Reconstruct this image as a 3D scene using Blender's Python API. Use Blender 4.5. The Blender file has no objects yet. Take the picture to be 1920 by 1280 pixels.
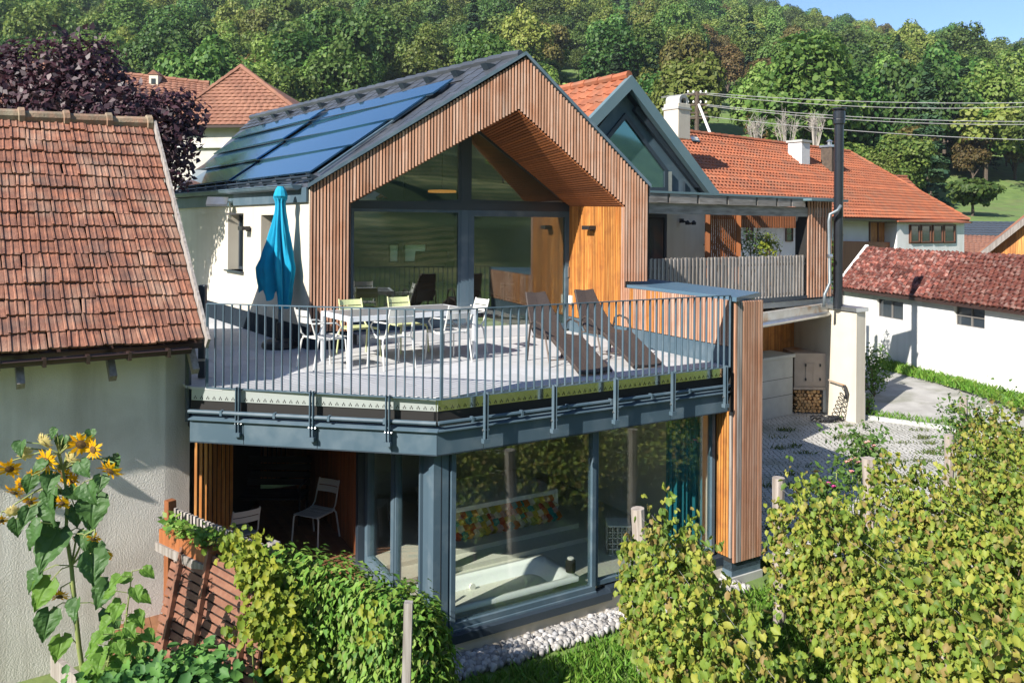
import bpy, math, random
import numpy as np
from mathutils import Vector, Matrix
random.seed(7); RNG = np.random.default_rng(11)
S = bpy.context.scene; COL = S.collection; R = math.radians
# ------------------------------------------------------------ camera, sky, sun, exposure
ZC = 5.25; F = 1550.0; ROLL = .007; HY = 424.0        # eye height, focal length in photo px, roll, horizon row
cam = bpy.data.objects.new('camera', bpy.data.cameras.new('camera')); COL.objects.link(cam); S.camera = cam
cam.data.sensor_width = 36; cam.data.lens = 36 * F / 1920; cam.data.shift_y = -(640 - HY) / 1920
cam.data.clip_start = .1; cam.data.clip_end = 3000
_r = Vector((1, 0, ROLL)).normalized(); _u = Vector((-ROLL, 0, 1)).normalized()
cam.matrix_world = Matrix(((_r.x, _u.x, 0, 0), (_r.y, _u.y, -1, 0), (_r.z, _u.z, 0, ZC), (0, 0, 0, 1)))
SUN_AZ, SUN_EL = 222.5, 35.0                          # sun behind the camera's left shoulder
W = bpy.data.worlds.new('World'); S.world = W; W.use_nodes = True
nt = W.node_tree; sky = nt.nodes.new('ShaderNodeTexSky'); sky.sky_type = 'NISHITA'; sky.sun_disc = False
sky.sun_elevation = R(SUN_EL); sky.sun_rotation = R(SUN_AZ); sky.altitude = 300; sky.air_density = 1.0; sky.dust_density = .25; sky.ozone_density = 5.0
bg = nt.nodes['Background']; nt.links.new(sky.outputs[0], bg.inputs[0]); bg.inputs[1].default_value = .095
sl = bpy.data.lights.new('sun', 'SUN'); sl.energy = 5.0; sl.angle = R(.5); sl.color = (1, .94, .85)
so = bpy.data.objects.new('sun', sl); COL.objects.link(so)
_sd = Vector((math.sin(R(SUN_AZ)) * math.cos(R(SUN_EL)), math.cos(R(SUN_AZ)) * math.cos(R(SUN_EL)), math.sin(R(SUN_EL))))
so.rotation_euler = _sd.to_track_quat('Z', 'Y').to_euler(); so.location = _sd * 60
S.view_settings.view_transform = 'Standard'; S.view_settings.look = 'None'; S.view_settings.exposure = 1.02; S.view_settings.gamma = 1; S.view_settings.use_curve_mapping = False
S.render.engine = 'CYCLES'; S.cycles.max_bounces = 8; S.cycles.transparent_max_bounces = 12
# ------------------------------------------------------------ helpers
def ray(px, py):
    a = (px - 960) / F; b = -(py - HY) / F
    return Vector((a - ROLL * b, 1, b + ROLL * a))
def at(px, py, d): v = ray(px, py) * d; return Vector((v.x, v.y, v.z + ZC))           # photo point at a known distance
def onz(px, py, z): r = ray(px, py); return at(px, py, (z - ZC) / r.z)                # photo point on a known level
def hit(px, py, p, d):                                                                # photo point on an upright wall line
    r = ray(px, py); l = (p[0] * d[1] - p[1] * d[0]) / (r.x * d[1] - r.y * d[0]); return at(px, py, l)
def V(*a): return Vector(a)
def proj(p): 
    q = V(p[0], p[1], p[2] - ZC); return 960 + F * q.dot(_r) / q.y, HY - F * q.dot(_u) / q.y
def wl(o):
    t = V(0, 0, 0)
    while o: t += o.location; o = o.parent
    return t
def tag(o, label=None, cat=None, group=None, kind=None):
    if label: o['label'] = label
    if cat: o['category'] = cat
    if group: o['group'] = group
    if kind: o['kind'] = kind
    return o
def thing(name, label, cat, loc=(0, 0, 0), rz=0, group=None):
    o = bpy.data.objects.new(name, None); COL.objects.link(o); o.location = loc; o.rotation_euler.z = rz; o.empty_display_size = .1
    return tag(o, label, cat, group)
def link(name, me, parent=None, local=False, kind=None):
    o = bpy.data.objects.new(name, me); COL.objects.link(o)
    if parent:
        o.parent = parent
        if not local: o.location = -wl(parent)
    if kind: o['kind'] = kind
    return o
def copy_tree(o, parent=None):
    c = o.copy(); COL.objects.link(c); c.parent = parent
    for ch in list(o.children): copy_tree(ch, c)
    return c
class MB:
    def __init__(s): s.v = []; s.f = []
    def add(s, vs, fs):
        n = len(s.v); s.v += [tuple(v) for v in vs]; s.f += [tuple(i + n for i in f) for f in fs]; return s
    def box(s, c, size, rz=0, M=None):
        m = M if M is not None else Matrix.Rotation(rz, 3, 'Z')
        vs = [Vector(c) + m @ Vector((x * size[0] / 2, y * size[1] / 2, z * size[2] / 2)) for x in (-1, 1) for y in (-1, 1) for z in (-1, 1)]
        return s.add(vs, [(0, 1, 3, 2), (4, 6, 7, 5), (0, 4, 5, 1), (2, 3, 7, 6), (0, 2, 6, 4), (1, 5, 7, 3)])
    def bar(s, a, b, w, h, up=(0, 0, 1)):                     # straight bar from a to b
        a = Vector(a); b = Vector(b); x = (b - a).normalized(); u = Vector(up)
        if abs(x.dot(u)) > .98: u = V(0, 1, 0)
        y = u.cross(x).normalized(); z = x.cross(y)
        return s.box((a + b) / 2, ((b - a).length, w, h), M=Matrix((x, y, z)).transposed())
    def prism(s, poly, ext):
        n = len(poly); e = Vector(ext); vs = [Vector(p) for p in poly] + [Vector(p) + e for p in poly]
        return s.add(vs, [tuple(range(n))[::-1], tuple(range(n, 2 * n))] + [(i, (i + 1) % n, n + (i + 1) % n, n + i) for i in range(n)])
    def poly(s, pts): return s.add(pts, [tuple(range(len(pts)))])
    def tube(s, pts, r, n=8, caps=True):
        pts = [Vector(p) for p in pts]; rs = r if isinstance(r, (list, tuple)) else [r] * len(pts); vs = []; up = None
        for i, p in enumerate(pts):
            t = (pts[min(i + 1, len(pts) - 1)] - pts[max(i - 1, 0)]).normalized()
            if up is None: up = V(0, 0, 1) if abs(t.z) < .9 else V(1, 0, 0)
            a = t.cross(up).normalized(); b = a.cross(t).normalized(); up = b
            for k in range(n):
                q = 2 * math.pi * k / n; vs.append(p + (a * math.cos(q) + b * math.sin(q)) * rs[i])
        m = len(pts); fs = [(i * n + k, i * n + (k + 1) % n, (i + 1) * n + (k + 1) % n, (i + 1) * n + k) for i in range(m - 1) for k in range(n)]
        if caps: fs += [tuple(range(n))[::-1], tuple(range((m - 1) * n, m * n))]
        return s.add(vs, fs)
    def lathe(s, prof, c, n=20):
        c = Vector(c); vs = [c + V(r * math.cos(2 * math.pi * k / n), r * math.sin(2 * math.pi * k / n), z) for r, z in prof for k in range(n)]
        m = len(prof); fs = [(i * n + k, i * n + (k + 1) % n, (i + 1) * n + (k + 1) % n, (i + 1) * n + k) for i in range(m - 1) for k in range(n)]
        return s.add(vs, fs + [tuple(range(n))[::-1], tuple(range((m - 1) * n, m * n))])
    def strip(s, rows):                                        # grid surface
        n = len(rows[0]); vs = [p for r in rows for p in r]
        return s.add(vs, [(i * n + k, i * n + k + 1, (i + 1) * n + k + 1, (i + 1) * n + k) for i in range(len(rows) - 1) for k in range(n - 1)])
    def mesh(s, name, m, smooth=False):
        me = bpy.data.meshes.new(name); me.from_pydata(s.v, [], s.f)
        if m: me.materials.append(m)
        if smooth: me.polygons.foreach_set('use_smooth', [True] * len(me.polygons))
        me.update(); return me
    def build(s, name, m, parent=None, smooth=False, local=False, kind=None, bevel=0):
        o = link(name, s.mesh(name, m, smooth), parent, local, kind)
        if bevel:
            b = o.modifiers.new('bevel', 'BEVEL'); b.width = bevel; b.segments = 2; b.limit_method = 'ANGLE'
        return o
def mesh_np(name, verts, faces, m, smooth=False):
    me = bpy.data.meshes.new(name); nf, k = faces.shape
    me.vertices.add(len(verts)); me.vertices.foreach_set('co', np.ascontiguousarray(verts, dtype=np.float32).ravel())
    me.loops.add(nf * k); me.loops.foreach_set('vertex_index', np.ascontiguousarray(faces, dtype=np.int32).ravel())
    me.polygons.add(nf); me.polygons.foreach_set('loop_start', np.arange(0, nf * k, k, dtype=np.int32)); me.polygons.foreach_set('loop_total', np.full(nf, k, dtype=np.int32))
    if smooth: me.polygons.foreach_set('use_smooth', np.ones(nf, dtype=bool))
    for mm in (m if isinstance(m, list) else [m]): me.materials.append(mm)
    me.update(calc_edges=True); return me
_box = {}
def boxmesh(m):
    if m.name not in _box: _box[m.name] = MB().box((0, 0, 0), (1, 1, 1)).mesh('piece', m)
    return _box[m.name]
def piece(name, m, parent, c, size, rz=0, M=None, kind=None):   # one box-shaped piece, mesh data shared
    o = bpy.data.objects.new(name, boxmesh(m)); COL.objects.link(o); o.parent = parent
    b = (M if M is not None else Matrix.Rotation(rz, 3, 'Z')).to_4x4()
    o.matrix_basis = Matrix.Translation(Vector(c) - wl(parent)) @ b @ Matrix.Diagonal((*size, 1))
    return o
def rotz(d): return math.atan2(d[1], d[0])
# ------------------------------------------------------------ materials
def mat(name, c, c2=None, scale=4, rough=.6, metal=0, objc=None, objv=0, stretch=(1, 1, 1), bump=0, bscale=30, spec=.5, dirt=None, dscale=2, damt=.5, island=0, streak=None):
    m = bpy.data.materials.new(name); m.use_nodes = True; t = m.node_tree; N = t.nodes; L = t.links; p = N['Principled BSDF']
    p.inputs['Roughness'].default_value = rough; p.inputs['Metallic'].default_value = metal; p.inputs['Specular IOR Level'].default_value = spec
    g = N.new('ShaderNodeNewGeometry'); mp = N.new('ShaderNodeMapping'); mp.inputs['Scale'].default_value = stretch; L.new(g.outputs['Position'], mp.inputs[0])
    def mix(a, b, f, lo=0., hi=1.):
        x = N.new('ShaderNodeMix'); x.data_type = 'RGBA'
        if isinstance(f, float): x.inputs[0].default_value = f
        else: L.new(f, x.inputs[0])
        for q, i in ((a, 6), (b, 7)):
            if isinstance(q, tuple): x.inputs[i].default_value = (*q, 1)
            else: L.new(q, x.inputs[i])
        return x.outputs[2]
    def noise(sc, vec, lo=.35, hi=.65, det=4):
        n = N.new('ShaderNodeTexNoise'); n.inputs['Scale'].default_value = sc; n.inputs['Detail'].default_value = det; L.new(vec, n.inputs[0])
        r = N.new('ShaderNodeMapRange'); r.inputs[1].default_value = lo; r.inputs[2].default_value = hi; L.new(n.outputs[0], r.inputs[0]); return r.outputs[0], n.outputs[0]
    col = tuple(c)
    oi = N.new('ShaderNodeObjectInfo')
    rnd = g.outputs['Random Per Island'] if island else oi.outputs['Random']
    if objc: col = mix(col, tuple(objc), rnd)
    if c2: f, _ = noise(scale, mp.outputs[0]); col = mix(col, tuple(c2), f)
    if dirt: f, _ = noise(dscale, g.outputs['Position'], .5, .7, 6); mm = N.new('ShaderNodeMath'); mm.operation = 'MULTIPLY'; mm.inputs[1].default_value = damt; L.new(f, mm.inputs[0]); col = mix(col, tuple(dirt), mm.outputs[0])
    if streak:
        m5 = N.new('ShaderNodeMapping'); m5.inputs['Scale'].default_value = (1, 1, .10); L.new(g.outputs['Position'], m5.inputs[0]); f, _ = noise(2.6, m5.outputs[0], .50, .74, 6); mm = N.new('ShaderNodeMath'); mm.operation = 'MULTIPLY'; mm.inputs[1].default_value = .75; L.new(f, mm.inputs[0]); col = mix(col, tuple(streak), mm.outputs[0])
    if objv:
        h = N.new('ShaderNodeHueSaturation'); r = N.new('ShaderNodeMath'); r.operation = 'MULTIPLY'; r.inputs[1].default_value = 7.31; L.new(rnd, r.inputs[0])
        fr = N.new('ShaderNodeMath'); fr.operation = 'FRACT'; L.new(r.outputs[0], fr.inputs[0])
        mr = N.new('ShaderNodeMapRange'); mr.inputs[3].default_value = 1 - objv; mr.inputs[4].default_value = 1 + objv; L.new(fr.outputs[0], mr.inputs[0]); L.new(mr.outputs[0], h.inputs['Value'])
        if isinstance(col, tuple): h.inputs['Color'].default_value = (*col, 1)
        else: L.new(col, h.inputs['Color'])
        col = h.outputs[0]
    if isinstance(col, tuple): p.inputs['Base Color'].default_value = (*col, 1)
    else: L.new(col, p.inputs['Base Color'])
    if bump:
        _, n = noise(bscale, mp.outputs[0], det=3); b = N.new('ShaderNodeBump'); b.inputs['Strength'].default_value = 1; b.inputs['Distance'].default_value = bump; L.new(n, b.inputs['Height']); L.new(b.outputs[0], p.inputs['Normal'])
    return m
def leafmat(name, cols, objv=.0, trans=.35, gloss=.018, hue=0.):
    m = bpy.data.materials.new(name); m.use_nodes = True; t = m.node_tree; N = t.nodes; L = t.links; N.remove(N['Principled BSDF']); out = N['Material Output']
    g = N.new('ShaderNodeNewGeometry'); r = N.new('ShaderNodeValToRGB'); cr = r.color_ramp; cr.interpolation = 'LINEAR'
    cr.elements[0].color = (*cols[0], 1); cr.elements[1].color = (*cols[-1], 1)
    for i, c in enumerate(cols[1:-1]): e = cr.elements.new((i + 1) / (len(cols) - 1)); e.color = (*c, 1)
    L.new(g.outputs['Random Per Island'], r.inputs[0]); col = r.outputs[0]
    if objv or hue:
        oi = N.new('ShaderNodeObjectInfo'); h = N.new('ShaderNodeHueSaturation'); mr = N.new('ShaderNodeMapRange'); mr.inputs[3].default_value = 1 - objv; mr.inputs[4].default_value = 1 + objv
        L.new(oi.outputs['Random'], mr.inputs[0]); L.new(mr.outputs[0], h.inputs['Value'])
        m2 = N.new('ShaderNodeMath'); m2.operation = 'MULTIPLY'; m2.inputs[1].default_value = 17.3; f = N.new('ShaderNodeMath'); f.operation = 'FRACT'; L.new(oi.outputs['Random'], m2.inputs[0]); L.new(m2.outputs[0], f.inputs[0])
        m3 = N.new('ShaderNodeMapRange'); m3.inputs[3].default_value = .5 - hue; m3.inputs[4].default_value = .5 + hue; L.new(f.outputs[0], m3.inputs[0]); L.new(m3.outputs[0], h.inputs['Hue'])
        L.new(col, h.inputs['Color']); col = h.outputs[0]
    d = N.new('ShaderNodeBsdfDiffuse'); tr = N.new('ShaderNodeBsdfTranslucent'); gl = N.new('ShaderNodeBsdfGlossy'); gl.inputs['Roughness'].default_value = .55
    L.new(col, d.inputs[0]); L.new(col, tr.inputs[0]); a = N.new('ShaderNodeMixShader'); a.inputs[0].default_value = trans; L.new(d.outputs[0], a.inputs[1]); L.new(tr.outputs[0], a.inputs[2])
    b = N.new('ShaderNodeMixShader'); b.inputs[0].default_value = gloss; L.new(a.outputs[0], b.inputs[1]); L.new(gl.outputs[0], b.inputs[2]); L.new(b.outputs[0], out.inputs[0]); return m
def glassmat(name, tint, base, rough=0.0):
    m = bpy.data.materials.new(name); m.use_nodes = True; t = m.node_tree; N = t.nodes; L = t.links; N.remove(N['Principled BSDF']); out = N['Material Output']
    fr = N.new('ShaderNodeLayerWeight'); fr.inputs[0].default_value = .5; pw = N.new('ShaderNodeMath'); pw.operation = 'POWER'; pw.inputs[1].default_value = 4.5; L.new(fr.outputs['Facing'], pw.inputs[0])
    ad = N.new('ShaderNodeMath'); ad.operation = 'MULTIPLY_ADD'; ad.use_clamp = True; ad.inputs[1].default_value = .8; ad.inputs[2].default_value = base; L.new(pw.outputs[0], ad.inputs[0])
    a = N.new('ShaderNodeBsdfTransparent'); a.inputs[0].default_value = (*tint, 1); b = N.new('ShaderNodeBsdfGlossy'); b.inputs['Roughness'].default_value = rough; b.inputs[0].default_value = (.92, .97, .95, 1)
    x = N.new('ShaderNodeMixShader'); L.new(ad.outputs[0], x.inputs[0]); L.new(a.outputs[0], x.inputs[1]); L.new(b.outputs[0], x.inputs[2]); L.new(x.outputs[0], out.inputs[0]); return m
M = {}
M['metal'] = mat('anthracite_metal', (.060, .098, .130), (.070, .110, .142), 1.5, rough=.5, spec=.25, objv=.08, dirt=(.125, .165, .195), dscale=3.5, damt=.65, streak=(.105, .145, .18))
M['dark'] = mat('dark_frame', (.022, .034, .048), (.028, .04, .055), 2, rough=.4)
M['basestrip'] = mat('matt_base_strip', (.016, .024, .034), rough=.85, spec=.08)
M['black'] = mat('black_membrane', (.012, .011, .010), rough=.8)
M['wood'] = mat('weathered_larch', (.48, .255, .160), (.35, .175, .105), 26, stretch=(1, 1, .05), rough=.7, objc=(.45, .315, .245), objv=.22, bump=.002, bscale=60, dirt=(.30, .11, .045), dscale=2.2, damt=.5)
M['larch'] = mat('orange_larch', (.50, .20, .040), (.34, .115, .024), 34, stretch=(1, 1, .04), rough=.6, objc=(.56, .27, .075), objv=.26, dirt=(.26, .095, .03), dscale=5, damt=.55)
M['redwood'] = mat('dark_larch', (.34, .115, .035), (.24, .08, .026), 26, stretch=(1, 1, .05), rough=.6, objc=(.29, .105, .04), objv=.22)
M['greywood'] = mat('grey_weathered_wood', (.30, .27, .245), (.20, .175, .155), 22, stretch=(1, 1, .08), rough=.8, objc=(.36, .33, .31), objv=.2, bump=.003, bscale=40)
M['beam'] = mat('grey_beam_wood', (.27, .25, .235), (.14, .125, .115), 14, stretch=(.15, .15, 1), rough=.8, objv=.12, bump=.004, bscale=25)
M['postwood'] = mat('bleached_post_wood', (.40, .35, .31), (.24, .20, .17), 18, stretch=(1, 1, .1), rough=.85, objv=.1, bump=.006, bscale=22)
M['cream'] = mat('cream_render', (.60, .55, .455), (.57, .52, .43), 3, streak=(.50, .44, .345), rough=.85, bump=.003, bscale=90)
M['barnwall'] = mat('rough_grey_render', (.72, .685, .635), (.66, .625, .575), 2.5, rough=.9, bump=.007, bscale=62, dirt=(.44, .40, .35), dscale=1.1, damt=.55, streak=(.38, .35, .30))
M['white'] = mat('white_render', (.72, .72, .71), (.68, .68, .67), 1.5, rough=.85, bump=.006, bscale=30, dirt=(.58, .57, .54), dscale=.8, damt=.5, streak=(.55, .54, .50))
M['oldwall'] = mat('old_pale_render', (.50, .47, .43), (.44, .41, .37), 2, rough=.9, bump=.01, bscale=20)
M['concrete'] = mat('concrete', (.40, .41, .39), (.34, .345, .33), 3, rough=.8, bump=.002, bscale=50, dirt=(.27, .27, .25), dscale=1.6, damt=.35)
M['paver'] = mat('terrace_paver', (.46, .465, .475), (.43, .435, .445), 5, rough=.7, objv=.08, bump=.001, bscale=80, dirt=(.40, .40, .39), dscale=1.6, damt=.6)
M['barntile'] = mat('clay_barn_tile', (.27, .108, .062), (.17, .072, .047), 9, rough=.8, objc=(.295, .13, .08), objv=.15, bump=.006, bscale=45, dirt=(.11, .062, .048), dscale=2.2, damt=.8, streak=(.34, .22, .155))
M['ridgetile'] = mat('lichen_ridge_tile', (.30, .17, .11), (.20, .16, .11), 7, rough=.9, objv=.15, bump=.008, bscale=30, dirt=(.33, .29, .20), dscale=6, damt=.6)
M['redtile'] = mat('orange_red_tile', (.36, .112, .048), (.27, .08, .036), 3.5, rough=.75, objv=.13, bump=.004, bscale=20, dirt=(.20, .085, .05), dscale=1.7, damt=.75, streak=(.25, .12, .07))
M['shedtile'] = mat('old_wine_red_tile', (.165, .05, .036), (.085, .030, .026), 8, rough=.85, spec=.2, objc=(.21, .07, .048), objv=.5, bump=.006, bscale=25, dirt=(.50, .38, .33), dscale=7, damt=.38, island=1)
M['housetile'] = mat('faded_brown_tile', (.29, .135, .085), (.22, .095, .06), 1.2, rough=.85, objv=.12, dirt=(.17, .085, .055), dscale=2.5, damt=.6, island=1)
M['slate'] = mat('anthracite_roof_tile', (.050, .056, .068), (.064, .070, .082), 2, rough=.38, objv=.1)
M['solar'] = mat('solar_glass', (.07, .205, .36), rough=.07, metal=.8, objv=.04)
M['bluesheet'] = mat('blue_grey_sheet', (.075, .14, .20), (.085, .15, .21), 2, rough=.35, spec=.6)
M['tealsheet'] = mat('teal_grey_sheet', (.10, .165, .19), (.12, .18, .20), 2, rough=.4, spec=.6)
M['galv'] = mat('galvanised_steel', (.50, .52, .53), (.42, .44, .45), 6, rough=.3, metal=.85, dirt=(.30, .18, .10), dscale=2.2, damt=.12)
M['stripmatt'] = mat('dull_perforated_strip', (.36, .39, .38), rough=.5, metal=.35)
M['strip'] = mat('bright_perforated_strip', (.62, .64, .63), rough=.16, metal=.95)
M['rust'] = mat('rusty_steel', (.36, .30, .25), (.30, .245, .20), 2.5, rough=.6, dirt=(.33, .13, .035), dscale=1.1, damt=.9)
M['rustband'] = mat('rust_stained_zinc', (.60, .585, .55), (.50, .47, .42), 3, rough=.4, metal=.5, dirt=(.42, .22, .08), dscale=2.4, damt=.8)
M['ground'] = None
M['brown'] = mat('brown_gutter', (.045, .026, .022), rough=.35)
M['boardbrown'] = mat('brown_stained_board', (.20, .085, .05), (.15, .064, .04), 14, stretch=(.25, .25, 1), rough=.6, objv=.08, dirt=(.26, .14, .09), dscale=14, damt=.4)
M['chairwhite'] = mat('pale_grey_lacquer', (.64, .635, .60), rough=.4)
M['chairgreen'] = mat('pale_green_lacquer', (.60, .64, .33), rough=.4)
M['tablegrey'] = mat('grey_table_top', (.20, .20, .20), (.23, .23, .225), 8, rough=.35)
M['tablewhite'] = mat('white_table_frame', (.72, .74, .76), rough=.4)
M['wicker'] = mat('brown_wicker', (.065, .046, .037), (.038, .027, .022), 70, rough=.6, bump=.006, bscale=90, stretch=(1, 1, 1))
M['umbrella'] = mat('turquoise_canvas', (.012, .27, .44), (.010, .22, .38), 5, rough=.95, spec=.1, bump=.006, bscale=16, streak=(.03, .33, .50))
M['plastic'] = mat('black_plastic', (.018, .018, .02), rough=.45)
M['lampblack'] = mat('matt_black_lamp', (.02, .02, .022), rough=.5)
M['whiteplastic'] = mat('white_plastic', (.75, .74, .70), rough=.4)
M['cobble'] = None
M['pipe'] = mat('black_flue_pipe', (.016, .019, .025), rough=.3, spec=.6)
M['glass'] = glassmat('window_glass', (.94, .965, .94), .085)
M['glassdark'] = glassmat('upper_window_glass', (.78, .81, .75), .15)
M['farglass'] = mat('far_window_glass', (.03, .04, .05), rough=.06, spec=1)
M['tub'] = mat('white_enamel', (.80, .82, .82), rough=.2)
M['interior'] = mat('interior_plaster', (.62, .61, .56), rough=.9)
M['terrazzo'] = mat('pale_floor_screed', (.58, .57, .51), (.52, .51, .46), 30, rough=.5)
M['darkfloor'] = mat('dark_oak_floor', (.09, .055, .03), rough=.5)
M['glowpane'] = leafmat('daylight_glow_pane', [(.80, .92, .92), (.82, .93, .93)], trans=.75, gloss=0)  # pale translucent colour imitates the bright daylight showing in the rear windows
M['curtain'] = mat('teal_curtain', (.01, .17, .23), rough=.85)
M['rope'] = mat('black_rubber', (.014, .014, .016), rough=.5)
M['wire'] = mat('steel_wire', (.45, .45, .44), rough=.4, metal=.3)
M['log'] = mat('split_log', (.50, .30, .13), (.38, .21, .085), 14, rough=.8, objc=(.60, .40, .20), objv=.3)
M['bark'] = mat('bark', (.10, .075, .055), (.06, .045, .035), 8, rough=.9, bump=.01, bscale=20)
M['vinebark'] = mat('vine_bark', (.13, .085, .06), (.08, .05, .035), 20, rough=.9, stretch=(1, 1, .2), bump=.008, bscale=30)
M['stem'] = mat('green_stem', (.16, .22, .06), (.22, .24, .08), 6, rough=.7)
# ------------------------------------------------------------ terrain
def interp(x, xs, ys): return float(np.interp(x, xs, ys))
KS = [-1.2, -.6, -.3, 0, .1, .226, .329, .413, .542, .62, .9, 1.4]; SL = [.34, .35, .355, .355, .345, .318, .296, .272, .255, .235, .20, .17]
def H(x, y):
    if y < -22:                                            # terraced slope across the valley, behind the camera
        d = -y - 22; h = .44 * d if d < 170 else 74.8 + .1 * (d - 170)
        st = 5.0; n = math.floor(h / st); fr = h / st - n; h = st * (n + min(1, fr * 1.0) * .55 + (.45 if fr > .82 else .45 * max(0, (fr - .7) / .12) if fr > .7 else 0)); return h
    a = interp(y, [-22, 12.2, 13.5, 23, 30, 45], [0, 0, .12, .15, .75, 3]); b = interp(y, [-22, 12, 20, 45], [0, 0, .1, 3])
    w = min(1, max(0, (x - 2.5) / 2)); h = a * w + b * (1 - w)
    if y > 45:
        k = x / y; s = interp(k, KS, SL); yr = 400
        h += .10 * (min(y, 90) - 45) + s * max(0, min(y, yr) - 90) + (.03 * (y - yr) if y > yr else 0) * (1 if k < .3 else -.6)
        h += 1.3 * math.sin(x * .031 + 1) * math.sin(y * .027) * min(1, (y - 45) / 60)
    return h
def axis(segs): return np.concatenate([np.arange(a, b, s) for a, b, s in segs])
gx = axis([(-600, -60, 18), (-60, -16, 4), (-16, 24, 1), (24, 80, 4), (80, 620, 18)]); gy = axis([(-420, -22, 3.2), (-22, -4, 4), (-4, 34, 1), (34, 60, 3), (60, 420, 8), (420, 1300, 60)])
gv = np.array([(x, y, H(x, y) - .02) for y in gy for x in gx]); nx = len(gx); ny = len(gy)
gi = np.arange(nx * ny).reshape(ny, nx); gf = np.stack([gi[:-1, :-1], gi[:-1, 1:], gi[1:, 1:], gi[1:, :-1]], -1).reshape(-1, 4)
def groundmat():
    m = mat('grass_ground', (.13, .20, .045), (.085, .145, .032), .9, rough=.95, bump=.05, bscale=3, dirt=(.13, .12, .055), dscale=.35, damt=.6)
    t = m.node_tree; N = t.nodes; L = t.links; p = N['Principled BSDF']; g = [n for n in N if n.type == 'NEW_GEOMETRY'][0]
    sp = N.new('ShaderNodeSeparateXYZ'); L.new(g.outputs['Position'], sp.inputs[0])
    def mth(op, a, b=None):
        n = N.new('ShaderNodeMath'); n.operation = op; n.use_clamp = False
        for i, q in enumerate((a, b)):
            if q is None: continue
            if isinstance(q, (int, float)): n.inputs[i].default_value = q
            else: L.new(q, n.inputs[i])
        return n.outputs[0]
    # vine rows on the terraced slope: real strips of green and dry grass, running along the contour
    wv = N.new('ShaderNodeTexNoise'); wv.inputs['Scale'].default_value = .09; wv.inputs['Detail'].default_value = 6; L.new(g.outputs['Position'], wv.inputs[0])
    ph = mth('ADD', mth('MULTIPLY', sp.outputs[2], 10.5), mth('MULTIPLY', wv.outputs[0], 22)); sn = mth('SINE', ph)
    mr = N.new('ShaderNodeMapRange'); mr.inputs[1].default_value = -.3; mr.inputs[2].default_value = .5; L.new(sn, mr.inputs[0])
    a = N.new('ShaderNodeMix'); a.data_type = 'RGBA'; a.inputs[6].default_value = (.27, .26, .10, 1); a.inputs[7].default_value = (.05, .105, .018, 1); nq = N.new('ShaderNodeTexNoise'); nq.inputs['Scale'].default_value = .35; nq.inputs['Detail'].default_value = 8; L.new(g.outputs['Position'], nq.inputs[0]); nr_ = N.new('ShaderNodeMapRange'); nr_.inputs[1].default_value = .35; nr_.inputs[2].default_value = .65; L.new(nq.outputs[0], nr_.inputs[0]); nm = N.new('ShaderNodeTexNoise'); nm.inputs['Scale'].default_value = .028; nm.inputs['Detail'].default_value = 4; L.new(g.outputs['Position'], nm.inputs[0]); nk = N.new('ShaderNodeMapRange'); nk.inputs[1].default_value = .38; nk.inputs[2].default_value = .56; L.new(nm.outputs[0], nk.inputs[0]); am = mth('MULTIPLY', nk.outputs[0], .5); L.new(mth('ADD', mth('MULTIPLY', mr.outputs[0], am), mth('MULTIPLY', nr_.outputs[0], mth('SUBTRACT', 1.0, am))), a.inputs[0])
    nz = N.new('ShaderNodeTexNoise'); nz.inputs['Scale'].default_value = .05; nz.inputs['Detail'].default_value = 5; L.new(g.outputs['Position'], nz.inputs[0])
    m2 = N.new('ShaderNodeMapRange'); m2.inputs[1].default_value = .48; m2.inputs[2].default_value = .58; L.new(nz.outputs[0], m2.inputs[0])
    b = N.new('ShaderNodeMix'); b.data_type = 'RGBA'; b.inputs[7].default_value = (.035, .075, .016, 1); L.new(a.outputs[2], b.inputs[6]); L.new(m2.outputs[0], b.inputs[0])
    ms = N.new('ShaderNodeMapRange'); ms.inputs[1].default_value = -18; ms.inputs[2].default_value = -24; L.new(sp.outputs[1], ms.inputs[0])
    c = N.new('ShaderNodeMix'); c.data_type = 'RGBA'; L.new(ms.outputs[0], c.inputs[0]); old = p.inputs['Base Color'].links[0].from_socket; L.new(old, c.inputs[6]); L.new(b.outputs[2], c.inputs[7]); L.new(c.outputs[2], p.inputs['Base Color'])
    return m
M['ground'] = groundmat()
link('ground', mesh_np('ground', gv, gf, M['ground'], True), kind='structure')
def cobblemat():
    m = mat('pale_granite_setts', (.52, .505, .475), (.44, .425, .40), 1.2, rough=.8, dirt=(.20, .21, .14), dscale=.9, damt=.7)
    t = m.node_tree; N = t.nodes; L = t.links; p = N['Principled BSDF']; g = [n for n in N if n.type == 'NEW_GEOMETRY'][0]
    v = N.new('ShaderNodeTexVoronoi'); v.feature = 'DISTANCE_TO_EDGE'; v.inputs['Scale'].default_value = 8.5; v.inputs['Randomness'].default_value = .55; L.new(g.outputs['Position'], v.inputs['Vector'])
    r = N.new('ShaderNodeMapRange'); r.inputs[1].default_value = .02; r.inputs[2].default_value = .12; L.new(v.outputs[0], r.inputs[0])
    x = N.new('ShaderNodeMix'); x.data_type = 'RGBA'; x.inputs[6].default_value = (.17, .17, .13, 1); L.new(r.outputs[0], x.inputs[0]); L.new(p.inputs['Base Color'].links[0].from_socket, x.inputs[7]); L.new(x.outputs[2], p.inputs['Base Color'])
    b = N.new('ShaderNodeBump'); b.inputs['Distance'].default_value = .02; L.new(r.outputs[0], b.inputs['Height']); L.new(b.outputs[0], p.inputs['Normal']); return m
M['cobble'] = cobblemat(); M['asphalt'] = mat('worn_street', (.36, .35, .335), (.28, .272, .258), 2.2, rough=.9, bump=.006, bscale=45, dirt=(.16, .165, .12), dscale=1.3, damt=.8)
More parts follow.
